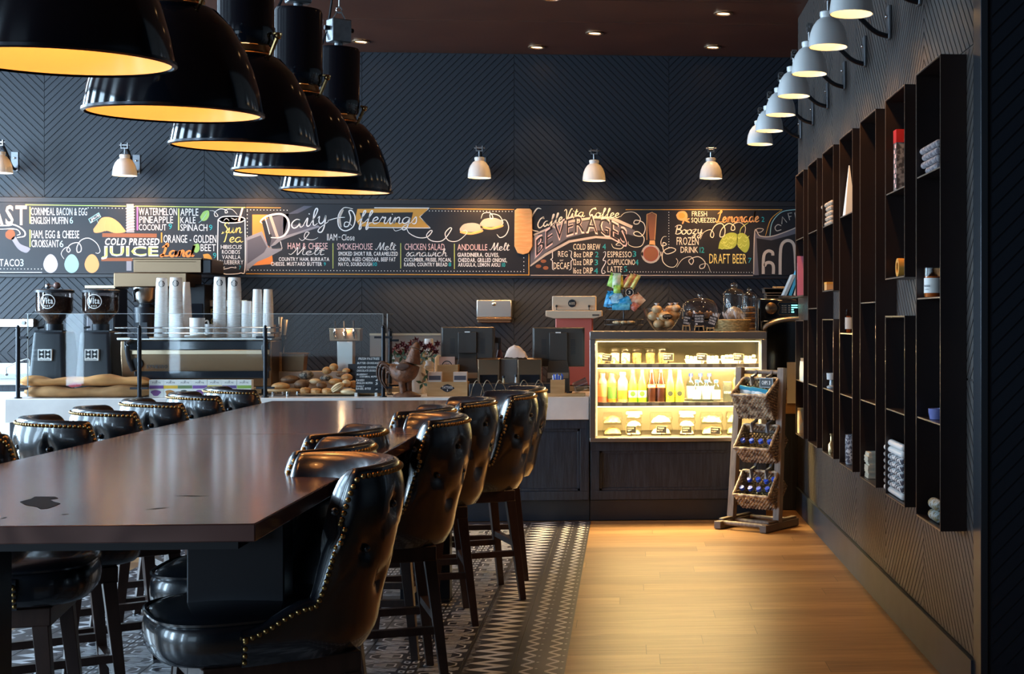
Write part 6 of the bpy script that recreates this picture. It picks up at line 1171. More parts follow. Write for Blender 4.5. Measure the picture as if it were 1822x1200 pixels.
PASTRY = [(500, 688, 33, 14, 10.68, 'crust', 'round brown bun alone on the pastry board', 'bun'), (516, 676, 34, 15, 10.84, 'crust_dark', 'dark roll behind the bun on the pastry board', 'bun'), (545, 668, 26, 17, 10.86, 'seeded', 'grey seeded roll at the back of the pastries', 'bun'), (537, 685, 26, 18, 10.74, 'crust_dark', 'dark muffin left of the croissants', 'bun'),
          (543, 696, 20, 13, 10.64, 'crust', 'leftmost small croissant at the tray front', 'croissant'), (562, 697, 22, 12, 10.64, 'crust', 'second small croissant at the tray front', 'croissant'), (582, 697, 22, 12, 10.64, 'crust', 'third small croissant at the tray front', 'croissant'), (572, 686, 19, 14, 10.70, 'crust_dark', 'raisin bun above the small croissants', 'bun'), (560, 680, 22, 12, 10.78, 'crust_pale', 'pale scone in the middle of the pastries', 'bun'),
          (582, 660, 17, 14, 10.88, 'crust', 'brown bun second from the top of the heap', 'bun'), (594, 654, 16, 14, 10.88, 'crust', 'topmost round bun of the heap', 'bun'), (581, 673, 22, 11, 10.80, 'seeded', 'oval pale dusted bun on the heap', 'bun'), (601, 690, 27, 14, 10.65, 'crust_pale', 'white striped split roll leaning at the tray front', 'score', -.6), (596, 680, 24, 12, 10.76, 'crust', 'croissant behind the white striped roll', 'croissant'), (617, 672, 20, 13, 10.80, 'crust', 'golden bun right of the heap', 'bun'),
          (607, 667, 18, 10, 10.86, 'crust_dark', 'small dark bun behind the golden bun', 'bun'), (616, 683, 16, 14, 10.72, 'crust_pale', 'pale bun between striped roll and price board', 'bun'), (620, 697, 28, 11, 10.63, 'crust_pale', 'long pale roll at the front right of the tray', 'bun'), (629, 684, 18, 13, 10.76, 'crust', 'brown croissant beside the price board', 'croissant'), (648, 698, 26, 11, 10.72, 'crust', 'brown pastry behind the price board foot', 'bun'), (616, 660, 14, 9, 10.88, 'crust', 'small roll at the back right of the heap', 'bun')]
for a in PASTRY: loaf(*a)
# pastry price board
p = W(655, 700, 10.60); t = thing('pastry_sign', 'upright black chalk price list for the pastries', 'sign', (p.x, 10.60, CTZ)); u = lambda px: W(px, 670, 10.6).x - p.x; v = lambda py: W(655, py, 10.6).z - CTZ
b = MB(); b.box(u(633), u(678), -.006, .006, v(700), v(635)); b.build('panel', M['board'], t); b = MB(); b.box(u(632), u(637), -.03, .03, 0, v(699)); b.box(u(668), u(672), -.03, .03, 0, v(699)); b.build('stand', M['paper_white'], t); b = MB()
for s_, a, b_, y0, y1 in (('FRESH PASTRIES', 638, 675, 636.5, 640.5), ('BUTTER CROISSANT', 636, 675, 644.5, 648), ('ALMOND CROISSANT', 636, 674, 652, 655.5), ('CHOCOLATE CROISSANT', 635, 675, 658, 661.5), ('BLUEBERRY', 635, 654, 665, 668), ('CORNMEAL MUFFIN', 640, 672, 669, 672), ('DANISH', 634, 648, 675, 678.5), ('ENGLISH MUFFIN', 635, 663, 680, 683.5), ('DONUT', 634, 648, 686, 689), ('BAGEL BITES', 634, 660, 690, 693.5), ('4', 668, 672, 675, 679), ('3', 668, 672, 681, 685), ('3', 668, 672, 690, 694)): text(b, s_, u(a), v(y1), u(b_) - u(a), v(y0) - v(y1), -.0068, 0, 1, .15)
b.build('lettering', M['c_white'], t, smooth=0)
p = W(628, 655, 10.9); t = thing('small_sign', 'small dark sign half hidden behind the pastry price list', 'sign', (p.x, 10.92, CTZ)); b = MB(); b.box(-.04, .05, -.005, .005, .05, W(628, 648, 10.92).z - CTZ); b.build('card', M['board'], t); b = MB(); b.box(-.01, .01, -.02, .02, 0, .05); b.build('foot', M['blacksat'], t)
# ---- rooster figure
rp_ = 10.485; p0 = W(725, 703, rp_); RU = 1 / sc_at(rp_, p0.x); t = thing('rooster_figure', 'rusty brown carved rooster standing on the counter', 'rooster ornament', (p0.x, rp_, CTZ)); q = lambda px, py, dy=0: Vector(((px - 725) * RU, dy, (703 - py) * RU))
plain('rust', (0.20, 0.075, 0.030), .55, noise=(22, (0.09, 0.035, 0.018), .15), bump=(45, .7, .008)); plain('rustd', (0.10, 0.04, 0.02), .5, noise=(22, (0.05, 0.02, 0.012), .15))
b = MB(); b.tube(crom([q(691, 648), q(702, 655), q(714, 661), q(726, 657), q(733, 645), q(736, 632), q(738, 621), q(741, 612), q(745, 609)], 5), [r_ * RU for r_ in [x for a_, b__ in zip((5, 12, 18, 18, 14.5, 11.5, 8.5, 7), (12, 18, 18, 14.5, 11.5, 8.5, 7, 4.5)) for x in [a_ + (b__ - a_) * k / 5 for k in range(5)]] + [4 * RU / RU]], 14); body = b.build('body', M['rust'], t, smooth=80)
b = MB(); b.rings([[q(742, 609.5, -.008), q(742, 609.5, .008), q(742, 614, .008), q(742, 614, -.008)], [q(748.5, 613.5, -.001), q(748.5, 613.5, .001), q(748.5, 614.5, .001), q(748.5, 614.5, -.001)]]); b.build('beak', M['champagne'], t)
b = MB(); b.prism([tuple((q(a, c_)[0], q(a, c_)[2])) for a, c_ in ((733, 612), (732, 602), (735, 606), (737, 600), (739, 605), (742, 601), (743, 606), (746, 604), (745, 611))], -.008, .008); b.prism([tuple((q(a, c_)[0], q(a, c_)[2])) for a, c_ in ((742, 615), (746, 616), (746, 624), (742, 626), (740, 620))], -.007, .007); b.build('comb', M['rustd'], t)
for k, pts in enumerate(([(700, 655), (688, 645), (679, 641), (673, 650), (672, 662), (675, 673)], [(699, 657), (690, 646), (681, 645), (677, 654), (677, 668), (682, 680), (690, 690)], [(702, 659), (692, 652), (685, 650), (682, 660), (683, 674), (688, 684)], [(703, 663), (695, 658), (690, 660), (689, 670)])):
    for dy in (-.012, .012): b = MB(); P = crom([tuple(q(a, c_, dy * (1 + .4 * k))) for a, c_ in pts], 5); b.tube(P, [RU * 3.6 * (1 - .75 * i / len(P)) for i in range(len(P))], 8); b.build('tail_feather', M['rustd'], t, smooth=80)
for s_ in (-1, 1): b = MB(); b.grid(lambda u_, v_: tuple(q(708 + 24 * u_, 650 + 14 * (v_ - .5) * math.sin(PI * (u_ * .85 + .1)) - 3 * u_, s_ * (17.6 * RU + .004 * math.sin(PI * v_)))), 10, 6); b.build('wing', M['rustd'], t, smooth=80, solid=.004)
for dx in (0, 10): b = MB(); b.tube([q(715 + dx, 669, (dx - 5) * .003), q(716 + dx, 680, (dx - 5) * .003), q(718 + dx, 698, (dx - 5) * .003)], [RU * 8, RU * 6, RU * 5], 10); b.build('leg', M['rust'], t)
b = MB(); b.lathe([(.10, .0), (.105, .012), (.085, .024), (.06, .034), (.03, .045)], 20, q(724, 703), 0, True, 1, .55); b.build('base', M['rust'], t)
# ---- flower arrangement and cup stacks behind the rooster
p = W(742, 655, 10.98); t = thing('flower_arrangement', 'dark red flowers with green leaves in a pale vase behind the rooster', 'flowers', (p.x, 10.95, CTZ)); fz = W(742, 650, 10.95).z - CTZ
b = MB(); b.lathe([(.05, 0), (.06, .02), (.075, fz * .6), (.055, fz * .95), (.065, fz)], 18); b.build('vase', M['quartz'], t)
FC = [(700, 624), (708, 617), (717, 613), (725, 618), (733, 611), (741, 606), (749, 612), (757, 618), (765, 615), (771, 620), (779, 612), (776, 626), (713, 628), (721, 625), (752, 627), (766, 629), (742, 620), (735, 625)]
for k, (x, y) in enumerate(FC):
    c_ = W(x, y, 10.90 + .05 * (k % 3)) - Vector((p.x, 10.95, CTZ)); b = MB()
    for j in range(6):
        a = 2 * PI * j / 6 + k; d = Vector((math.cos(a), -.5, math.sin(a))); b.grid(lambda u_, v_: tuple(c_ + d * (.034 * u_) + Vector((-math.sin(a), 0, math.cos(a))) * (.016 * (v_ - .5) * math.sin(PI * min(u_ + .15, 1))) + Vector((0, -.018 * u_ * u_, 0))), 4, 2)
    b.sph(c_ + Vector((0, -.006, 0)), .009, 5); b.build('flower', plain('petal', (0.10, 0.012, 0.016), .5) if k % 4 else plain('petal2', (0.24, 0.03, 0.03), .5), t, smooth=0)
for k, (x, y, m_) in enumerate([(702, 634, 'leaf'), (716, 634, 'leaf'), (748, 634, 'leaf'), (760, 634, 'champagne'), (768, 636, 'leaf'), (755, 640, 'crust'), (700, 645, 'quartz'), (752, 682, 'leaf'), (758, 672, 'crust_dark'), (764, 668, 'leaf')]):
    c_ = W(x, y, 10.88) - Vector((p.x, 10.95, CTZ)); b = MB(); a = k * 1.3
    for j in range(4): d = Vector((math.cos(a + j * 1.5), -.3, math.sin(a + j * 1.5))); n_ = Vector((-d.z, 0, d.x)); b.poly([c_, c_ + d * .025 + n_ * .012, c_ + d * .055, c_ + d * .025 - n_ * .012])
    b.build('leaf', M[m_], t, smooth=0)
b = MB()
for k, (x, y) in enumerate(FC): c_ = W(x, y, 10.90 + .05 * (k % 3)) - Vector((p.x, 10.95, CTZ)); b.tube([(0, 0, fz * .9), (c_.x * .6, c_.y * .6, fz + (c_.z - fz) * .5), tuple(c_)], .003, 5)
b.build('stems', M['leaf'], t)
cupstack(763, 15, 603, 'upright cup stack right of the rooster under the flowers', False, 1.2, .13, CTZ); cupstack(780, 12, 632, 'cup stack beside the monitor stand, partly behind flowers', False, 1.2, .20, CTZ)
# shelf rail behind the flowers
p = W(728, 596, 12.2); t = thing('wall_ledge', 'steel backed ledge with an orange lit edge behind the flowers', 'shelf', (p.x, 12.3, BZ)); b = MB(); b.box(-.35, .30, .0, .02, 0, W(728, 597, 12.3).z - BZ); b.build('panel', plain('dimsteel', (.28, .22, .18), .3, metal=.8), t); b = MB(); b.box(-.35, .30, -.02, .03, W(728, 597, 12.3).z - BZ, W(728, 593.5, 12.3).z - BZ); b.build('top_edge', M['champagne'], t)
# ---- wooden card boxes
def woodcrate(name, px0, px1, py0, py1, Y, lb, cat='box'):
    x0, x1 = W(px0, 690, Y).x, W(px1, 690, Y).x; z1 = W(px0, py0, Y).z; z0 = CTZ if py1 is None else W(px0, py1, Y).z; t = thing(name, lb, cat, ((x0 + x1) / 2, Y + .06, z0)); w_ = (x1 - x0) / 2; h = z1 - z0
    b = MB(); b.box(-w_, w_, -.06, -.05, 0, h); b.box(-w_, w_, .05, .06, 0, h); b.box(-w_, -w_ + .01, -.05, .05, 0, h); b.box(w_ - .01, w_, -.05, .05, 0, h); b.box(-w_ + .01, w_ - .01, -.05, .05, 0, .008); b.build('body', M['woodbox'], t, bevel=.0015); return t, w_, h
t, w_, h = woodcrate('tattoo_box', 760, 832, 680, None, 10.56, 'pale wooden box with a black oval tattoos label'); b = MB(); b.poly([(-.0 + (.047 + .006 * math.cos(6 * k * PI / 18)) * math.cos(k * PI / 18), -.0608, h * .56 + (.026 + .004 * math.cos(4 * k * PI / 18)) * math.sin(k * PI / 18)) for k in range(36)]); b.build('oval_label', M['board'], t, smooth=0); b = MB(); text(b, 'TATTOOS', -.038, h * .54, .076, .017, -.0614, 0, 1); text(b, '3', -.004, h * .36, .008, .013, -.0614, 0, 1); b.build('lettering', M['c_white'], t, smooth=0)
for px, lb in ((774, 'left pack of cards standing in the tattoos box'), (819, 'right pack of cards standing in the tattoos box')):
    p = W(px, 680, 10.6); hh = W(px, 662, 10.6).z - CTZ - .0095; t = thing('card_pack', lb, 'cards', (p.x, 10.615, CTZ + .009), 0, 'cards in the tattoos box'); b = MB(); b.box(-.05, .05, -.03, .03, 0, hh); b.build('pack', plain('cardpink', (.78, .62, .52), .6), t); b = MB(); b.box(-.043, .043, -.0312, -.0302, hh - .06, hh - .028); b.build('picture', M['c_grey'], t); b = MB(); b.box(-.048, .048, -.0312, -.0302, hh - .10, hh - .066); b.build('print', M['l_white'], t)
t, w_, h = woodcrate('wooden_box', 778, 815, 650, None, 10.80, 'taller plain wooden box behind the tattoos box')
p = W(795, 650, 10.93); t = thing('pink_card', 'pink card with a black round stamp standing behind the wooden box', 'card', (p.x, 10.94, CTZ)); hh = W(795, 635, 10.94).z - CTZ; b = MB(); b.box(-.06, .06, -.002, .002, 0, hh); b.build('card', plain('pinkcard', (.74, .48, .38), .6), t); b = MB(); ringf(b, 0, hh - .07, .036, .007, -.0028, 0); text(b, '605', -.02, hh - .076, .04, .022, -.0028, 0, 1); b.build('stamp', M['blacksat'], t, smooth=0)
# ---- two point of sale monitors seen from behind
def pos(px0, px1, py0, py1, pyb, Y, lb):
    x0, x1 = W(px0, 620, Y).x, W(px1, 620, Y).x; t = thing('till_monitor', lb, 'monitor', ((x0 + x1) / 2, Y + .1, CTZ), 0, 'till monitors seen from behind'); w_ = (x1 - x0) / 2; zz_ = lambda py: W((px0 + px1) / 2, py, Y).z - CTZ
    b = MB(); b.rings([[(-w_ * k, y_, zz_(py1) + (1 - k) * .06), (w_ * k, y_, zz_(py1) + (1 - k) * .06), (w_ * k, y_, zz_(py0) - (1 - k) * .10), (-w_ * k, y_, zz_(py0) - (1 - k) * .10)] for k, y_ in ((1.0, -.06), (1.0, -.085), (.93, -.10))]); b.build('housing', plain('poscase', (.05, .042, .036), .35), t, bevel=.004)
    b = MB(); b.box(-w_ * .34, w_ * .34, -.125, -.1002, zz_(py1) + .05, zz_(py0 + 9)); b.build('spine', plain('pospine', (.045, .038, .033), .4), t, bevel=.003)
    for s_ in (-1, 1):
        b = MB()
        for k in range(12): b.box(s_ * w_ * .56 - .018, s_ * w_ * .56 + .018, -.1008, -.1001, zz_(py0 + 22) - k * .010, zz_(py0 + 22) - k * .010 + .004)
        b.build('vent', M['blacksat'], t)
    b = MB(); b.box(-.02, .02, -.1302, -.1252, zz_(py0 + 10), zz_(py0 + 8)); b.build('badge', M['cup'], t)
    b = MB(); b.rings([[(-w_ * k, y_, z_), (w_ * k, y_, z_), (w_ * k, y_ + .10, z_), (-w_ * k, y_ + .10, z_)] for k, y_, z_ in ((.44, -.16, .0), (.42, -.16, zz_(pyb - 14)), (.34, -.12, zz_(pyb - 36)), (.34, -.098, zz_(py1) + .055))]); b.build('stand', M['poscase'], t, bevel=.004)
    b = MB(); b.box(-w_ * .40, w_ * .40, -.168, -.1605, zz_(pyb - 3), zz_(pyb - 13)); b.build('base_plate', M['champagne'], t)
pos(784, 880, 582, 640, 676, 10.95, 'left till monitor seen from behind, left of the napkin holders'); pos(947, 1040, 583, 653, 676, 10.90, 'right till monitor seen from behind, in front of the red machine')
# ---- napkin holders and small things between the monitors
def holder(px0, px1, lb, Y=10.72):
    x0, x1 = W(px0, 650, Y).x, W(px1, 650, Y).x; h = W(px0, 638, Y).z - CTZ; w_ = (x1 - x0) / 2; t = thing('napkin_holder', lb, 'napkin holder', ((x0 + x1) / 2, Y + .07, CTZ), 0, 'steel napkin holders between the tills')
    b = MB(); b.rings([[(-w_, y_, z_) , (w_, y_, z_), (w_, .07, z_), (-w_, .07, z_)] for y_, z_ in ((-.075, 0), (-.075, h * .18), (-.06, h * .22), (-.05, h * .6), (-.055, h * .97), (-.02, h))]); b.build('body', M['steelwarm'], t, bevel=.003); b = MB(); b.box(-w_ + .01, w_ - .01, -.079, -.0755, h * .02, h * .17); b.build('lip', M['champagne'], t); b = MB(); b.box(-w_ + .015, w_ - .015, -.0645, -.0555, h * .28, h * .55); b.build('dark_window', M['darkglass'], t)
holder(850, 888, 'left steel napkin holder between the tills'); holder(921, 963, 'right steel napkin holder beside the right till')
p = W(904, 675, 10.78); t = thing('card_reader_panel', 'square grey panel between the two napkin holders', 'panel', (p.x, 10.80, CTZ)); h = W(904, 640, 10.8).z - CTZ; b = MB(); b.box(-.075, .065, -.01, .01, 0, h); b.build('panel', plain('greypanel', (.22, .19, .17), .35, metal=.4), t); b = MB(); b.box(-.078, .068, -.013, .013, h + .0005, h + .006); b.build('edge', M['champagne'], t)
for px, py, hh, m_, lb in ((896, 651, 23, 'crust_pale', 'small pale bottle before the grey panel'), (918, 645, 25, 'quartz', 'slim white bottle beside the right napkin holder')):
    p = W(px, 674, 10.66); h = hh / sc_at(10.66); t = thing('small_bottle', lb, 'bottle', (p.x, 10.66, CTZ), 0); b = MB(); b.lathe([(.02, .03), (.022, .035), (.022, h * .5), (.009, h * .75), (.009, h), (.006, h + .03)][0:], 12); b.v = [(x, y, z_ - .03 if z_ < .04 else z_) for x, y, z_ in b.v]; b.build('body', M[m_], t); b = MB(); b.cyl((0, 0, h + .031), .011, .018, 10); b.build('cap', M['blacksat'], t)
p = W(921, 637, 10.82); t = thing('receipt_pile', 'crumpled pile of pale paper slips on a spike above the right napkin holder', 'papers', (p.x - .01, 10.795, CTZ + (W(925, 638, 10.72).z - CTZ) + .0005)); b = MB(); b.grid(lambda u_, v_: (.085 * (2 * u_ - 1), .05 * (2 * v_ - 1), .105 * (max(0, math.sin(PI * u_) * math.sin(PI * v_)) ** .6) * (1 - .25 * u_) + R_.uniform(0, .010)), 12, 8); b.build('paper', plain('slip', (.72, .60, .54), .7), t, smooth=30); b = MB(); b.tube([(0.01, 0, .01), (0.01, 0, .145)], .0016, 6); b.build('spike', M['chrome'], t)
p = W(890, 640, 11.15); t = thing('spray_bottle', 'dark spray bottle standing left of the paper pile', 'bottle', (p.x, 11.06, CTZ)); h = W(890, 601, 11.06).z - CTZ; b = MB(); b.lathe([(.035, 0), (.037, .02), (.037, h * .55), (.014, h * .78)], 14); b.build('body', plain('dred', (.06, .015, .02), .3), t); b = MB(); b.cyl((0, 0, h * .78), .015, h * .12, 10); b.box(-.04, .015, -.01, .01, h * .9, h); b.build('nozzle', M['blacksat'], t)
# black mat with loose wires, straw box
p = W(945, 690, 10.62); t = thing('wire_tray', 'low black tray of wire loops on the counter before the tills', 'tray', (p.x, 10.60, CTZ)); xa, xb = W(836, 690, 10.6).x - p.x, W(1004, 690, 10.6).x - p.x; b = MB(); b.box(xa, xb, -.06, .06, 0, W(945, 682, 10.6).z - CTZ); b.build('tray', M['blacksat'], t, bevel=.004)
for px, py in ((850, 690), (868, 684), (890, 690), (933, 682), (960, 692)): x = W(px, 690, 10.55).x - p.x; b = MB(); b.tube(crom([(x - .05, -.07, .004), (x - .03, -.075, .08), (x, -.08, .12), (x + .04, -.075, .06), (x + .05, -.07, .004)], 5), .0028, 6); b.build('wire_loop', M['champagne'], t)
p = W(992, 705, 10.55); t = thing('straw_board', 'wooden serving board under the straw box beside the case', 'board', (p.x + .04, 10.55, CTZ)); b = MB(); b.box(-.14, .165, -.07, .07, 0, .022); b.build('board', M['woodbox'], t, bevel=.003)
t = thing('straw_box', 'square wooden box full of blue wrapped straws', 'box', (W(992, 690, 10.53).x, 10.56, CTZ + .0228)); h = W(992, 676, 10.53).z - CTZ - .0228; b = MB(); b.box(-.052, .052, -.05, -.042, 0, h); b.box(-.052, .052, .042, .05, 0, h); b.box(-.052, -.044, -.042, .042, 0, h); b.box(.044, .052, -.042, .042, 0, h); b.box(-.044, .044, -.042, .042, 0, .006); b.build('body', M['woodbox'], t)
for k in range(12): a = (-.035 + .0064 * k); b = MB(); b.tube([(a * .8, R_.uniform(-.03, .03), .008), (a * 1.05, R_.uniform(-.03, .03), h + .035 + R_.uniform(-.01, .01))], .0042, 6); b.build('straw', plain('strawblue', (.05, .12, .55), .4) if k % 3 else M['cup'], t)
p = W(1032, 695, 10.56); t = thing('tumbler', 'clear tilted glass tumbler lying on the board beside the case', 'glass', (p.x, 10.56, CTZ + .0228)); b = MB().T(TR(0, 0, .052) @ Matrix.Rotation(1.2, 4, 'Y') @ TR(0, 0, -.05)); b.lathe([(.03, 0), (.04, .01), (.046, .11), (.042, .11), (.034, .016), (.004, .014)], 20, cap=False); b.build('tumbler', glass('tumbler', (.8, .86, .92), 3.0, .03), t, smooth=40)
p = W(1008, 695, 10.6); t = thing('button_dish', 'small round dish beside the straw box', 'dish', (W(1013, 695, 10.56).x, 10.53, CTZ + .0228)); b = MB(); b.lathe([(.02, 0), (.026, .012), (.024, .012), (.018, .004), (.003, .004)], 16, cap=False); b.build('dish', M['blacksat'], t)
# ---- paper towel dispenser on the wall
Y = YB - .13; x0, x1 = W(848, 555, Y).x, W(910, 555, Y).x; z1, z0 = W(880, 534, Y).z, W(880, 574, Y).z; t = thing('towel_dispenser', 'steel paper towel dispenser on the dark wall', 'dispenser', ((x0 + x1) / 2, YB - .07, z0)); w_ = (x1 - x0) / 2; h = z1 - z0
b = MB(); b.box(-w_, w_, -.06, .062, h * .22, h); b.build('cover', M['steel'], t, bevel=.006); b = MB(); b.box(-w_, w_, -.06, .062, h * .10, h * .21); b.box(-w_ * .95, w_ * .95, -.05, .06, 0, h * .1); b.build('slot', M['steelwarm'], t, bevel=.004); b = MB().T(TR(0, -.06, h * .82) @ Matrix.Rotation(PI / 2, 4, 'X')); b.lathe([(.018, 0), (.018, .006), (.008, .012)], 14); b.build('lock', M['chrome'], t)
# ---- tall pink and beige machine on the back counter
Y = 12.1; xc = W(1020, 600, Y).x; zz_ = lambda py: W(1020, py, Y - .15).z - BZ; ux = lambda px: W(px, 600, Y - .15).x - xc
t = thing('label_press', 'beige topped machine with a red body and round number badge, by the back wall', 'machine', (xc, Y, BZ))
b = MB(); b.box(ux(988), ux(1054), -.12, .12, .006, zz_(566)); b.build('body', plain('coral', (.55, .13, .10), .4), t, bevel=.008); b = MB(); b.rings([[(ux(a), -.17, z_), (ux(c_), -.17, z_), (ux(c_), .15, z_), (ux(a), .15, z_)] for a, c_, z_ in ((986, 1056, zz_(567)), (971, 1071, zz_(563)), (971, 1071, zz_(555)), (971, 1071, zz_(553)))]); b.build('platform', plain('beige', (.62, .48, .34), .35), t, bevel=.004)
b = MB(); b.box(ux(982), ux(1060), -.12, .12, zz_(552.5), zz_(527)); b.build('hood', M['beige'], t, bevel=.006); b = MB().T(TR(ux(1017.5), -.1215, zz_(540)) @ Matrix.Rotation(PI / 2, 4, 'X')); b.lathe([(.033, 0), (.033, .003)], 24); b.build('round_badge', M['blacksat'], t); b = MB(); text(b, '605', ux(1017.5) - .024, zz_(540) - .011, .048, .022, -.126, 0, 1); b.build('badge_number', M['beige'], t, smooth=0)
for px in (990, 1048): b = MB(); b.sph((ux(px), -.135, zz_(545)), .011, 6); b.tube([(ux(px), -.13, zz_(545)), (ux(px), -.13, zz_(552))], .003, 6); b.build('knob', M['blacksat'], t)
b = MB(); b.box(ux(1054), ux(1066), -.1725, -.1705, zz_(562.5), zz_(559.5)); b.build('name_plate', M['dimsteel'], t)
lamp('back_counter_fill', 'AREA', (-0.9, 12.2, 1.84), 10.0, (1.0, .62, .28), (0, 0, 0), shape='RECTANGLE', size=2.6, size_y=.1)  # area lamp without a fixture, added to warm the back counter
# ---- things on top of the display case
KZ = CZ1 + .0006
Y = 10.66; xc = W(1110, 585, Y).x; t = thing('snack_rack', 'three tier wire rack of blue, orange and green snack packs on the case', 'snack rack', (xc, Y, KZ)); zk = lambda py: W(1110, py, Y).z - KZ; uk = lambda px: W(px, 580, Y).x - xc
b = MB(); b.tube([(0, 0, zk(580)), (0, 0, zk(490))], .005, 8); b.tube([(.014 * math.cos(k * PI / 6), 0, zk(483) + .025 * math.sin(k * PI / 6)) for k in range(12)], .003, 6, closed=True); b.build('pole', M['iron'], t)
for r, zt_, zb_2 in ((.145, zk(569), zk(578)), (.13, zk(543), zk(551)), (.085, zk(513), zk(521))):
    b = MB()
    for z_ in (zt_, zb_2): b.tube([(r * math.cos(k * PI / 12), r * .7 * math.sin(k * PI / 12), z_) for k in range(24)], .003, 6, closed=True)
    for k in range(24): a = k * PI / 12; b.tube([(r * math.cos(a), r * .7 * math.sin(a), zt_), (r * math.cos(a), r * .7 * math.sin(a), zb_2)], .0014, 5)
    for k in range(3): a = k * PI / 3; b.tube([(r * math.cos(a), r * .7 * math.sin(a), zb_2), (-r * math.cos(a), -r * .7 * math.sin(a), zb_2)], .0025, 6)
    b.build('wire_tier', M['iron'], t)
for s_ in (-1, 1): b = MB(); b.tube(crom([(s_ * .05, -.04, .003), (s_ * .09, -.05, .02), (s_ * .10, -.05, .045), (s_ * .06, -.05, .05), (s_ * .055, -.045, zk(579))], 5), .003, 6); b.build('foot', M['iron'], t)
b = MB().T(TR(uk(1120), -.10, zk(521)) @ Matrix.Rotation(PI / 2, 4, 'X')); b.lathe([(.03, 0), (.03, .003)], 24); tg = b.build('price_tag', M['board'], t); b = MB(); b.T(TR(uk(1120), -.104, zk(521))); ringf(b, 0, 0, .028, .0035, 0, 0); text(b, '3', -.008, -.012, .016, .024, 0, 0, 1); b.build('tag_print', M['c_cream'], tg, smooth=0)
def pack(px, py, w_, h_, col, rot, lb, dy=0.0, rest=None):
    t2 = thing('snack_pack', lb, 'snack pack', (xc + uk(px), Y + dy, KZ + zk(py)), 0, 'foil snack packs in the wire rack'); m_ = mat('pack %.2f %.2f %.2f' % col, col, .3, noise=(30, tuple(min(1, c_ * 1.5 + .1) for c_ in col), .06)); b = MB().T(Matrix.Rotation(rot, 4, 'Y')); w_, h_ = w_ / 225, h_ / 225
    b.grid(lambda u_, v_: (w_ * (u_ - .5), -.012 * math.sin(PI * u_) * math.sin(PI * v_), h_ * (v_ - .5)), 6, 6); b.grid(lambda u_, v_: (w_ * (u_ - .5), .012 * math.sin(PI * u_) * math.sin(PI * v_), h_ * (v_ - .5)), 6, 6); b.build('pouch', m_, t2, smooth=40); b = MB().T(Matrix.Rotation(rot, 4, 'Y')); b.box(-w_ / 2, w_ / 2, -.0015, .0015, h_ / 2, h_ / 2 + .008); b.build('crimp', m_, t2)
BL, OR_, GR_, YE, RD = (.02, .30, .58), (.72, .26, .12), (.35, .62, .08), (.68, .52, .03), (.50, .13, .08)
for i, a in enumerate(((1083, 534, 12, 26, BL, .25, 'leftmost upright blue pack in the middle tier'), (1090, 534, 12, 26, BL, .2, 'second upright blue pack in the middle tier', -.02), (1100, 536, 22, 24, (.30, .52, .68), -.5, 'silver and blue pack leaning in the middle tier', -.05), (1112, 540, 22, 16, BL, -.4, 'blue pack leaning toward the orange packs', -.06), (1105, 547, 30, 10, (.05, .38, .60), 0, 'blue pack lying across the front of the middle tier', -.10), (1124, 537, 18, 20, OR_, .7, 'left orange pack in the middle tier', -.03), (1133, 536, 20, 20, (.80, .40, .24), .8, 'right peach pack in the middle tier', -.05), (1128, 547, 12, 12, RD, .6, 'small red pack at the front of the middle tier', -.09),
          (1090, 500, 14, 22, GR_, .3, 'left green pack in the top tier'), (1097, 501, 14, 24, (.60, .80, .45), .05, 'pale green pack in the top tier', -.03), (1105, 504, 8, 22, YE, -.1, 'yellow pack in the top tier', -.02), (1112, 503, 7, 26, RD, .6, 'red stick pack in the top tier', -.01), (1118, 502, 7, 26, (.75, .45, .12), .5, 'amber stick pack in the top tier', -.03), (1124, 502, 7, 26, OR_, .45, 'orange stick pack in the top tier', -.01), (1130, 503, 7, 24, (.62, .50, .10), .5, 'olive yellow stick pack in the top tier', -.04), (1098, 516, 12, 12, GR_, .0, 'small green pack at the front of the top tier', -.06))): pack(*a)
t = thing('biscuit_ring', 'pale wrapped biscuits on the bottom tier of the snack rack', 'biscuits', (xc, Y, KZ + zk(578) + .0035)); b = MB()
for k in range(8): a = k * PI / 4; b.sph((.06 * math.cos(a), .045 * math.sin(a), .014), .022, 6, 0, 1.2, 1, .55)
b.build('biscuits', M['crust_pale'], t)
# glass bowl of wrapped pastries
Y = 10.62; p = W(1179, 588, Y); t = thing('glass_bowl', 'clear glass bowl with an oval label, heaped with wrapped buns', 'bowl', (p.x, Y, KZ)); h = W(1179, 548, Y).z - KZ; R0 = 36 / sc_at(Y)
prof = [(.045, .001), (.055, .006), (.085, h * .2), (.125, h * .55), (R0 * .97, h * .93), (R0, h)]; b = MB(); b.lathe(prof + [(R0 - .005, h), (R0 * .97 - .006, h * .93), (.118, h * .55), (.078, h * .2), (.04, .012), (.003, .01)], 36, cap=False); b.build('bowl', glass('bowl glass', (.95, .93, .90), 1.0), t, smooth=60)
b = MB(); P = lambda X, Z: (lambda r: (r * math.sin(X / r), -r * math.cos(X / r), Z))(.127 + (Z - h * .62) * .55 + .004); b.poly([P(.035 + .040 * math.cos(k * PI / 12), h * .62 + .020 * math.sin(k * PI / 12)) for k in range(24)]); lo = b.build('oval_label', M['board'], t, smooth=0); b = MB(); P2 = lambda X, Z: (lambda r: (r * math.sin(X / r), -r * math.cos(X / r), Z))(.127 + (Z - h * .62) * .55 + .0055); text(b, 'SCONES', .006, h * .61, .058, .014, 0, 0, 1, 0, None, .1, P2); text(b, '4', .03, h * .51, .008, .010, 0, 0, 1, 0, None, .1, P2); b.build('lettering', M['c_cream'], lo, smooth=0)
plain('wrapped', (.72, .40, .16), .25, noise=(14, (.85, .62, .38), .12), bump=(30, .5, .008))
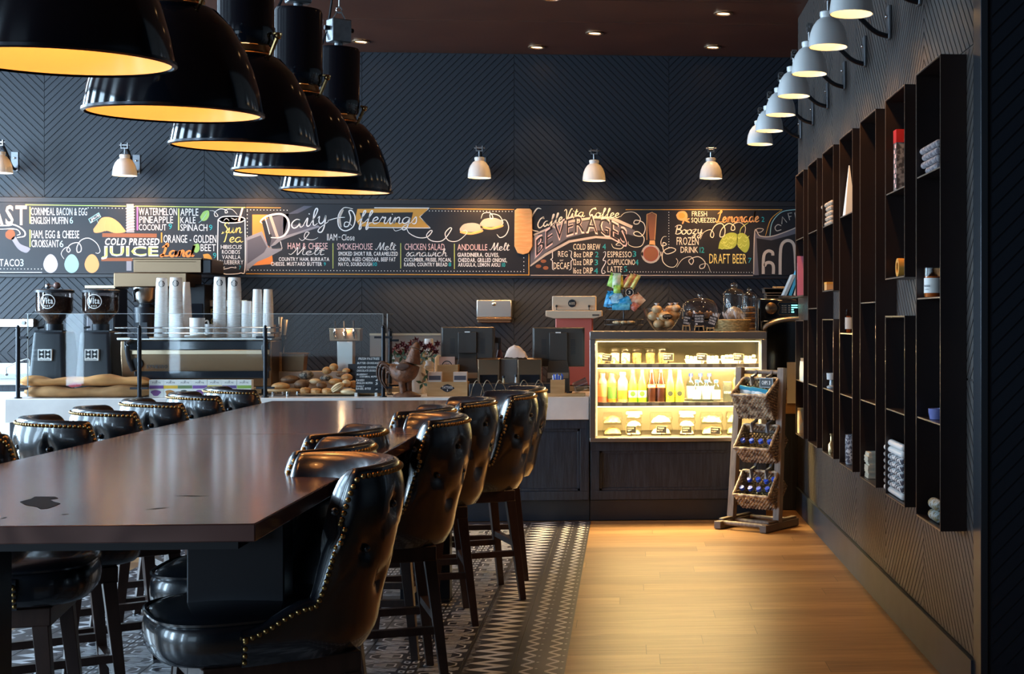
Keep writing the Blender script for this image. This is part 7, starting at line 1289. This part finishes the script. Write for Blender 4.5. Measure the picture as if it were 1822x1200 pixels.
for k, (dx, dy, dz, r_) in enumerate(((-.03, -.03, .055, .042), (.045, -.02, .06, .044), (0, .05, .06, .042), (-.07, .01, .115, .045), (.015, -.05, .115, .047), (.085, -.01, .12, .046), (-.03, .05, .135, .045), (-.045, -.05, .165, .04), (.06, .04, .165, .042), (.10, -.03, .175, .035))):
    t2 = thing('wrapped_bun', '%s wrapped bun in the glass bowl' % ('lowest left', 'lowest right', 'lowest rear', 'middle left', 'middle front', 'middle right', 'middle rear', 'top left', 'top right', 'outermost right')[k], 'wrapped bun', (p.x + dx, Y + dy, KZ + dz), 0, 'wrapped buns in the glass bowl'); b = MB(); b.grid(lambda u_, v_: (r_ * math.sin(PI * v_) * math.cos(2 * PI * u_) * (1 + .06 * math.sin(6 * PI * u_ * 2)), r_ * math.sin(PI * v_) * math.sin(2 * PI * u_), -.78 * r_ * math.cos(PI * v_)), 18, 10, wrap=True); b.build('bun', M['wrapped'], t2, smooth=80); b = MB(); b.lathe([(.006, r_ * .7), (.010, r_ * .85), (.022, r_ * 1.15)], 8, cap=False); b.build('wrapper_twist', plain('cello', (.85, .80, .76), .2), t2)
# chalk signs on small easels
def easel(px, py0, py1, words, lb, w_=.05, lean=0.0, Y=10.55):
    p = W(px, 590, Y); t = thing('easel_sign', lb, 'sign', (p.x, Y, KZ), 0, 'small chalk signs on wooden easels'); z1, z0 = W(px, py0, Y).z - KZ, W(px, py1, Y).z - KZ; Rm = TR(0, 0, z0) @ Matrix.Rotation(lean, 4, 'Y') @ TR(0, 0, -z0)
    b = MB().T(Rm); b.box(-w_, w_, -.004, .004, z0, z1); b.build('board', M['board'], t); b = MB().T(Rm)
    for i, s_ in enumerate(words): text(b, s_, -w_ * .8, z1 - .022 - i * .020, w_ * 1.6 * min(1, len(s_) / 8 + .2), .013, -.0048, 0, 1)
    b.build('lettering', M['c_white'], t, smooth=0); b = MB(); b.tube([(-w_ * .9, -.012, .002), (-w_ * .7, -.006, z0 + .003)], .004, 6); b.tube([(w_ * .9, -.012, .002), (w_ * .7, -.006, z0 + .003)], .004, 6); b.tube([(0, .05, .002), (0, .006, z0 + .02)], .004, 6); b.box(-w_ * .9, w_ * .9, -.018, .006, z0 - .008, z0 - .0005); b.build('easel', M['woodbox'], t)
easel(1221, 562, 579, ('LEMON', 'BAR', 'COOKIE 3'), 'left dark chalk sign tilted beside the glass bowl', .032, .2); easel(1244, 559, 580, ('ROASTED', 'OLIVE OIL', 'FINANCIER', '3'), 'middle chalk sign under the glass cake dome', .040, 0, 10.54); easel(1264, 562, 583, ('SALTED', 'OATMEAL', 'COOKIE'), 'right chalk sign leaning against the woven basket', .032, .32, 10.50)
# cake dome
Y = 10.78; p = W(1246, 588, Y); t = thing('cake_dome', 'clear glass cake dome with round knob over dark cakes', 'cake stand', (p.x, Y, KZ)); zd = lambda py: W(1246, py, Y).z - KZ; b = MB(); b.lathe([(.09, .001), (.085, .012), (.022, .03), (.022, zd(572)), (.14, zd(568)), (.148, zd(566)), (.14, zd(565)), (.01, zd(566))], 32); b.build('stand', M['darkglass'], t, smooth=40)
b = MB(); b.lathe([(.142, zd(564.5)), (.143, zd(552)), (.132, zd(542)), (.10, zd(535)), (.05, zd(531)), (.012, zd(530.5))], 36, cap=False); b.build('dome', glass('dome glass', (.93, .92, .92), 1.6), t, smooth=60); b = MB(); b.cyl((0, 0, zd(531)), .010, .012, 10); b.sph((0, 0, zd(526)), .021, 8); b.build('knob', glass('knob glass', (.75, .72, .70), 4.0), t)
for k in range(5): a = 2 * PI * k / 5 + .3; t2 = thing('small_cake', 'small dark cake under the glass dome', 'cake', (p.x + .085 * math.cos(a), Y + .085 * math.sin(a), KZ + zd(564.8)), 0, 'small dark cakes under the glass dome'); b = MB(); b.lathe([(.026, .0), (.032, .022), (.028, .034), (.01, .040)], 14); b.build('cake', M['crust_dark'], t2); b = MB(); b.sph((0, 0, .042), .008, 5); b.build('topping', M['crust_pale'], t2)
# cookie jars and the woven basket
def jar(px, w_, py_top, Y, lb, cont):
    p = W(px, 588, Y); s = sc_at(Y, p.x); r = w_ / 2 / s; t = thing('cookie_jar', lb, 'jar', (p.x, Y, KZ), 0, 'lidded glass cookie jars'); zj = lambda py: W(px, py, Y).z - KZ; d = py_top - 505
    b = MB(); b.lathe([(r * .92, .001), (r, .01), (r, zj(534 + d * .6)), (r * .93, zj(529 + d * .6)), (r * .90, zj(526 + d * .6))], 32, cap=False); b.build('jar', glass('jar glass', (.93, .95, .95), 2.0), t, smooth=60)
    b = MB(); b.lathe([(r * 1.0, zj(525 + d * .6)), (r * 1.02, zj(523 + d * .6)), (r * .7, zj(516 + d * .8)), (r * .25, zj(513 + d)), (.01, zj(512.5 + d))], 32, cap=False); b.sph((0, 0, zj(508.5 + d)), r * .30, 8, 0, 1.1, 1.1, .9); b.build('lid', glass('lid glass', (.80, .78, .75), 3.0), t, smooth=60)
    if cont == 'bags':
        b = MB(); b.grid(lambda u_, v_: (r * .86 * math.sin(PI * v_) ** .4 * math.cos(2 * PI * u_) * (1 + R_.uniform(-.1, .1)), r * .86 * math.sin(PI * v_) ** .4 * math.sin(2 * PI * u_), .01 + (zj(545) - .01) * v_), 18, 10, wrap=True); b.build('filling', plain('cellobag', (.66, .64, .64), .25, noise=(20, (.28, .24, .22), .1)), t, smooth=30)
    else:
        for k in range(9):
            b = MB(); b.lathe([(.01, 0), (r * .8, .002), (r * .84, .010), (r * .8, .017), (.01, .019)], 20, (R_.uniform(-.004, .004), 0, .006 + k * .0205)); b.build('cookie', M['crust_dark'] if k % 2 else M['crust'], t)
jar(1306, 40, 505, 10.74, 'larger lidded glass jar behind the woven basket', 'bags'); jar(1333, 27, 512, 10.95, 'smaller glass jar of stacked cookies at the case end', 'cookies')
Y = 10.58; p = W(1301, 588, Y); t = thing('woven_basket', 'pale round woven basket on the display case', 'basket', (p.x, Y, KZ)); h = W(1301, 570, Y).z - KZ; r = 35 / sc_at(Y); b = MB()
for k in range(8): q_ = k / 7; b.tube([((r * (.86 + .14 * q_)) * math.cos(a_ * PI / 20), (r * (.86 + .14 * q_)) * math.sin(a_ * PI / 20) * .75, .006 + q_ * (h - .006) + .0015 * math.sin(a_ * 2.5 + k * 3.1)) for a_ in range(40)], .0062, 6, closed=True)
b.build('coils', plain('straw', (.60, .42, .18), .7, noise=(60, (.42, .27, .10), .08), bump=(120, .8, .004)), t, smooth=60); b = MB(); b.lathe([(.01, .002), (r * .85, .003), (r * .87, .005), (.01, .006)], 28, (0, 0, 0), 0, True, 1, .75); b.build('bottom', M['straw'], t)
for k, (px, py, hh_) in enumerate(((1278, 560, .05), (1290, 562, .06), (1300, 558, .08), (1310, 561, .07), (1322, 563, .05), (1273, 548, .05), (1295, 566, .05), (1315, 567, .045))):
    q_ = W(px, py + 8, Y - .02 + .02 * (k % 3)); t2 = thing('wrapped_treat', '%s clear wrapped dark treat in the woven basket' % ('first', 'second', 'middle', 'fourth', 'rightmost', 'topmost left', 'low left', 'low right')[k], 'wrapped treat', (q_.x, q_.y, KZ + h * .65), 0, 'wrapped treats in the woven basket'); b = MB(); b.sph((0, 0, .018), .021, 6); b.build('treat', plain('plum', (.045, .025, .035), .35), t2); b = MB()
    for j in range(7): a = j * .9; b.poly([(0, 0, .034), (.016 * math.cos(a) - .005, .016 * math.sin(a), .034 + hh_ * .6), (.022 * math.cos(a + .3), .022 * math.sin(a + .3), .034 + hh_), (.010 * math.cos(a + .6), .010 * math.sin(a + .6), .034 + hh_ * .7)])
    b.build('wrapper', plain('cellwrap', (.70, .70, .72), .15), t2, smooth=0)
# ---- rapid oven right of the case
OY = 10.965; ox0, ox1 = W(1350, 600, OY).x, W(1470, 600, OY).x; xc = (ox0 + ox1) / 2; zo0 = 0.94
t = thing('oven_cabinet', 'wood fronted low cabinet under the black oven', 'cabinet', (1.4, 11.25, 0.006)); b = MB(); b.box(-.34, .8, -.29, .32, 0, zo0 - .19); b.build('body', M['counter_wood'], t); b = MB(); b.box(-.34, .8, -.30, .32, zo0 - .189, zo0 - .008); b.build('wooden_front', M['woodbox'], t)
zo = lambda py: W(1385, py, OY).z - zo0; uo = lambda px: W(px, 600, OY).x - xc
t = thing('rapid_oven', 'black countertop oven with steel knob, green display and arched handle', 'oven', (xc, OY, zo0)); b = MB(); b.box(uo(1349), uo(1475), .0, .52, .002, zo(531)); b.build('body', M['black'], t, bevel=.02); b = MB(); b.box(uo(1354), uo(1470), -.02, -.001, .02, zo(571)); dr = b.build('door', M['black'], t, bevel=.01)
b = MB(); P = crom([(uo(1361), -.03, zo(590)), (uo(1362), -.06, zo(581)), (uo(1378), -.065, zo(573)), (uo(1400), -.065, zo(568.5)), (uo(1430), -.065, zo(568.5)), (uo(1452), -.06, zo(578)), (uo(1455), -.03, zo(590))], 5); b.tube(P, .020, 10); b.build('handle', plain('bentsteel', (.50, .46, .40), .3, metal=.9), dr)
b = MB().T(TR(uo(1372), -.001, zo(549)) @ Matrix.Rotation(PI / 2, 4, 'X')); b.lathe([(.046, 0), (.046, .014), (.038, .02), (.006, .02)], 28); kb = b.build('round_knob', M['steelwarm'], t); b = MB().T(TR(uo(1372), -.0216, zo(549))); text(b, 'TURBO', -.026, -.006, .052, .013, 0, 0, 1, .25); b.build('knob_lettering', M['blacksat'], kb, smooth=0)
b = MB(); b.tube([(uo(1386), -.004, zo(538)), (uo(1425), -.004, zo(538)), (uo(1425), -.004, zo(561)), (uo(1386), -.004, zo(561)), (uo(1384), -.004, zo(556)), (uo(1388), -.004, zo(549)), (uo(1384), -.004, zo(542))], .0035, 6, closed=True); b.build('panel_frame', M['steelwarm'], t); b = MB()
for r_ in range(4): b.box(uo(1408), uo((1419, 1419, 1412, 1413)[r_]), -.004, -.0005, zo(544.5 + 4 * r_), zo(542.5 + 4 * r_))
b.build('display', mat('oven display', (.1, .5, .45), .4, emit=((.25, .95, .75), 1.6)), t, smooth=0); b = MB()
for r_ in range(4):
    for c_ in range(4): b.box(uo(1391 + 3.2 * c_ + (2 if c_ == 3 else 0)), uo(1392.6 + 3.2 * c_ + (3.5 if c_ == 3 else 0)), -.003, -.0005, zo(545 + 3.8 * r_), zo(543.4 + 3.8 * r_))
b.build('key_pad', plain('keys', (.25, .28, .28), .5), t, smooth=0)
for k in range(3):
    p = W(1378 if k < 2 else 1374, 525, OY + .15); t2 = thing('steel_tray', '%s steel tray of the stack on the black oven' % ('lowest', 'middle', 'topmost')[k], 'tray', (p.x + .03, OY + .15, zo0 + zo(531) + .0005 + k * .021), 0, 'steel trays on the oven'); w_ = .11 + .004 * (k != 2); hh = .035 if k == 2 else .02; b = MB(); b.rings([[(-a, -.09, z_), (a, -.09, z_), (a, .09, z_), (-a, .09, z_)] for a, z_ in ((w_ * .9, 0), (w_ * .93, hh), (w_, hh + .001), (w_, hh - .003 + .006), (w_ * .9, hh + .002), (w_ * .86, .004))]); b.build('pan', M['steel'], t2); b = MB(); b.tube([(-w_, -.092, hh), (w_, -.092, hh)], .004, 6); b.build('rolled_rim', M['steel'], t2)
t2 = thing('wooden_paddle', 'short wooden paddle lying on the steel trays', 'paddle', (W(1395, 512, OY + .15).x, OY + .15, zo0 + zo(531) + .0805)); b = MB(); b.box(-.075, .12, -.035, .035, 0, .014); b.build('blade', M['woodbox'], t2, bevel=.003); b = MB(); b.box(-.09, -.0752, -.012, .012, .0, .016); b.build('handle', M['woodbox'], t2)
bag('paper_notice', 'white printed sheet hanging on the cabinet right of the rack', (W(1412, 640, 10.92).x, 10.94, zo0 - .10), .10, .008, W(1412, 650, 10.92).z - zo0 + .10, M['paper_white'], 0, False, 0)
# ================================================================ wooden rack with three hanging wicker baskets
RF, RR, LF = onZ(1345, 942, 0), onZ(1421, 933, 0), onZ(1275, 938, 0)
RA = -36.0; RKX, RKY = 0.945, 10.08
t = thing('basket_rack', 'slim wooden rack holding three tilted wicker baskets beside the display case', 'display rack', (RKX, RKY, 0), D2(RA))
plain('greywood', (0.20, 0.155, 0.125), .6, noise=(14, (0.12, 0.09, 0.07), .15), stretch=(4, 4, .5))
HT = 1.15; xw = .188
def legx(s, z): return (s * (xw - .012 + .016 * (1 - z / HT)), -.055 + .10 * z / HT, z)
for s in (-1, 1):
    b = MB(); b.bar(legx(s, .055), legx(s, HT), .052, .052); b.build('upright', M['greywood'], t, bevel=.004, smooth=0)
    b = MB(); b.box(s * xw - .028, s * xw + .028, -.25, .22, .004, .058); b.box(s * xw - .02, s * xw + .02, -.20, .20, .058, .075); b.build('foot', plain('darkwood', (0.09, 0.065, 0.05), .55), t, bevel=.005)
for y in (-.20, -.05, .17): b = MB(); b.tube([(-xw, y, .045), (xw, y, .045)], .016, 10); b.build('foot_rail', M['greywood'], t)
for z in (1.115, .69, .385, .165): b = MB(); b.tube([Vector(legx(-1, z)) + Vector((0, .035, 0)), Vector(legx(1, z)) + Vector((0, .035, 0))], .016, 10); b.build('cross_rail', M['greywood'], t)
plain('wicker', (0.60, 0.50, 0.36), .6, noise=(26, (0.14, 0.08, 0.05), .10)); plain('wickerd', (0.20, 0.14, 0.09), .7, noise=(40, (0.08, 0.05, 0.035), .12))
def wicker(px, py, Yr, w_, h_, d_, tl, lb):
    tilt = Matrix.Rotation(D2(tl), 4, 'X'); o = thing('wicker_basket', lb, 'basket', onY(px, py, Yr) - RZ(D2(RA)) @ (tilt @ Vector((0, 0, h_ / 2))), D2(RA), 'wicker baskets hung on the wooden rack')
    # open box, opening towards +z before tilting towards the viewer
    def wall(p, ux_, uz_, n_, lu, lv, nm, m_):
        b = MB().T(tilt); nv = int(lv / .0145); nu = int(lu / .026)
        for j in range(nv):
            P = []
            for i in range(2 * nu + 1): a = i / (2 * nu); off = .0062 * (1 if (i + j) % 2 else -1); q = p + ux_ * (lu * a) + uz_ * (lv * (j + .5) / nv) + n_ * off; P.append(q)
            b.tube(P, .0066, 5)
        for i in range(nu + 1): q = p + ux_ * (lu * i / nu); b.tube([q, q + uz_ * lv], .0035, 5)
        b.build(nm, m_, o, smooth=60)
    X, Yv, Z = Vector((1, 0, 0)), Vector((0, 1, 0)), Vector((0, 0, 1)); k = .0
    wall(Vector((-w_ / 2, -d_ / 2, -h_ / 2)), X, Z, -Yv, w_, h_, 'front_wall', M['wicker']); wall(Vector((-w_ / 2, d_ / 2, -h_ / 2)), X, Z, Yv, w_, h_ * 1.0, 'back_wall', M['wicker'])
    wall(Vector((-w_ / 2, -d_ / 2, -h_ / 2)), Yv, Z, -X, d_, h_, 'side_wall', M['wickerd']); wall(Vector((w_ / 2, -d_ / 2, -h_ / 2)), Yv, Z, X, d_, h_, 'side_wall', M['wickerd']); wall(Vector((-w_ / 2, -d_ / 2, -h_ / 2)), X, Yv, Z, w_, d_, 'bottom_wall', M['wicker'])
    b = MB().T(tilt); C_ = [(-w_ / 2, -d_ / 2), (w_ / 2, -d_ / 2), (w_ / 2, d_ / 2), (-w_ / 2, d_ / 2)]; P = []
    for i in range(4):
        a, c_ = C_[i], C_[(i + 1) % 4]
        for j in range(10): P.append((a[0] + (c_[0] - a[0]) * j / 10, a[1] + (c_[1] - a[1]) * j / 10, h_ / 2 + .004 * (j % 2)))
    b.tube(P, .010, 7, closed=True); b.build('rim', M['wicker'], o, smooth=60)
    for s in (-.22, .22):
        b = MB(); q = tilt @ Vector((s * w_, d_ / 2, h_ / 2)); b.tube([(q.x, q.y - .03, q.z - .05), (q.x, q.y - .022, q.z + .012), (q.x, q.y + .03, q.z + .025), (q.x, q.y + .05, q.z + .055)], .013, 4); b.build('hanging_strap', plain('strap', (.10, .10, .12), .5), o)
    return o, tilt
BZS = [(1343, 689, 10.02, .29, .205, .21, 33, 'top wicker basket of the rack, holding blue snack bags'), (1346, 778, 9.99, .29, .165, .21, 49, 'middle wicker basket of the rack with blue bottle caps'), (1344.5, 861, 9.97, .29, .165, .21, 50, 'lowest wicker basket of the rack, full of blue capped bottles')]
for i, a in enumerate(BZS):
    o, tilt = wicker(*a); Mo = TR(*o.location) @ RZ(D2(RA)) @ tilt; w_, h_, d_ = a[3:6]
    if i == 0:
        for k, (x, y, nm_) in enumerate(((-.07, -.03, 'left'), (.035, -.045, 'right'))):
            q = Mo @ Vector((x, y, h_ * .12)); t2 = thing('snack_bag', '%s blue and white snack bag in the top wicker basket' % nm_, 'snack bag', q, D2(RA), 'snack bags in the top wicker basket'); R = Matrix.Rotation(D2(12), 4, 'X') @ Matrix.Rotation(.15, 4, 'Y'); b = MB().T(R)
            for s in (-1, 1): b.grid(lambda u_, v_: (.13 * (u_ - .5), s * .022 * math.sin(PI * u_) * math.sin(PI * v_), .15 * (v_ - .5)), 8, 8)
            b.build('pouch', mat('snack print', (.62, .66, .66), .3, noise=(14, (.12, .28, .34), .06)), t2, smooth=50); b = MB().T(R); b.box(-.066, .066, -.006, .006, .058, .085); b.build('blue_top', plain('bluefoil', (.03, .30, .50), .3), t2)
        q = Mo @ Vector((.07, .055, h_ * .50)); t2 = thing('chip_sign', 'small chalk chips price sign in the top wicker basket', 'sign', q, D2(RA)); b = MB(); b.box(-.05, .05, -.004, .004, -.03, .03); b.build('card', M['board'], t2); b = MB(); text(b, 'CHIPS', -.036, -.012, .048, .026, -.005, 0, 1); text(b, '3', .022, -.012, .012, .026, -.005, 0, 1); b.build('lettering', M['c_white'], t2, smooth=0); b = MB(); b.box(-.052, .052, -.006, .006, .0302, .034); b.box(-.052, .052, -.006, .006, -.034, -.0302); b.box(-.054, -.0502, -.006, .006, -.034, .034); b.box(.0502, .054, -.006, .006, -.034, .034); b.build('frame', plain('blueframe', (.35, .45, .55), .5), t2)
        b = MB(); b.tube([(0, .003, -.031), (0, .03, -.10)], .003, 6); b.build('stake', M['chrome'], t2)
    else:
        sp = [(-.115, -.05), (-.04, -.05), (.035, -.05), (.108, -.05)] if i == 1 else [(-.11, -.06), (-.04, -.06), (.03, -.06), (.10, -.055), (-.075, .015), (-.005, .02), (.065, .01), (.12, .03)]
        for k, (x, y) in enumerate(sp):
            q = Mo @ Vector((x, y, -h_ / 2 + .012))
            lbl = '%s blue capped water bottle in the middle wicker basket' % ('leftmost', 'second', 'third', 'rightmost')[k] if i == 1 else '%s %s blue capped bottle in the lowest wicker basket' % (('first', 'second', 'third', 'fourth')[k % 4], 'front row' if k < 4 else 'back row')
            t2 = thing('water_bottle', lbl, 'bottle', q, 0, 'blue capped bottles in the wicker baskets'); t2.rotation_euler = (D2(a[6] - 12), 0, D2(RA)); b = MB(); b.lathe([(.028, .001), (.029, .06), (.026, .085), (.012, .115), (.012, .125)], 14); b.build('body', M['waterg'], t2, smooth=60); b = MB(); b.cyl((0, 0, .125), .018, .022, 14); b.build('cap', plain('capbright', (.02, .08, .62), .4), t2)
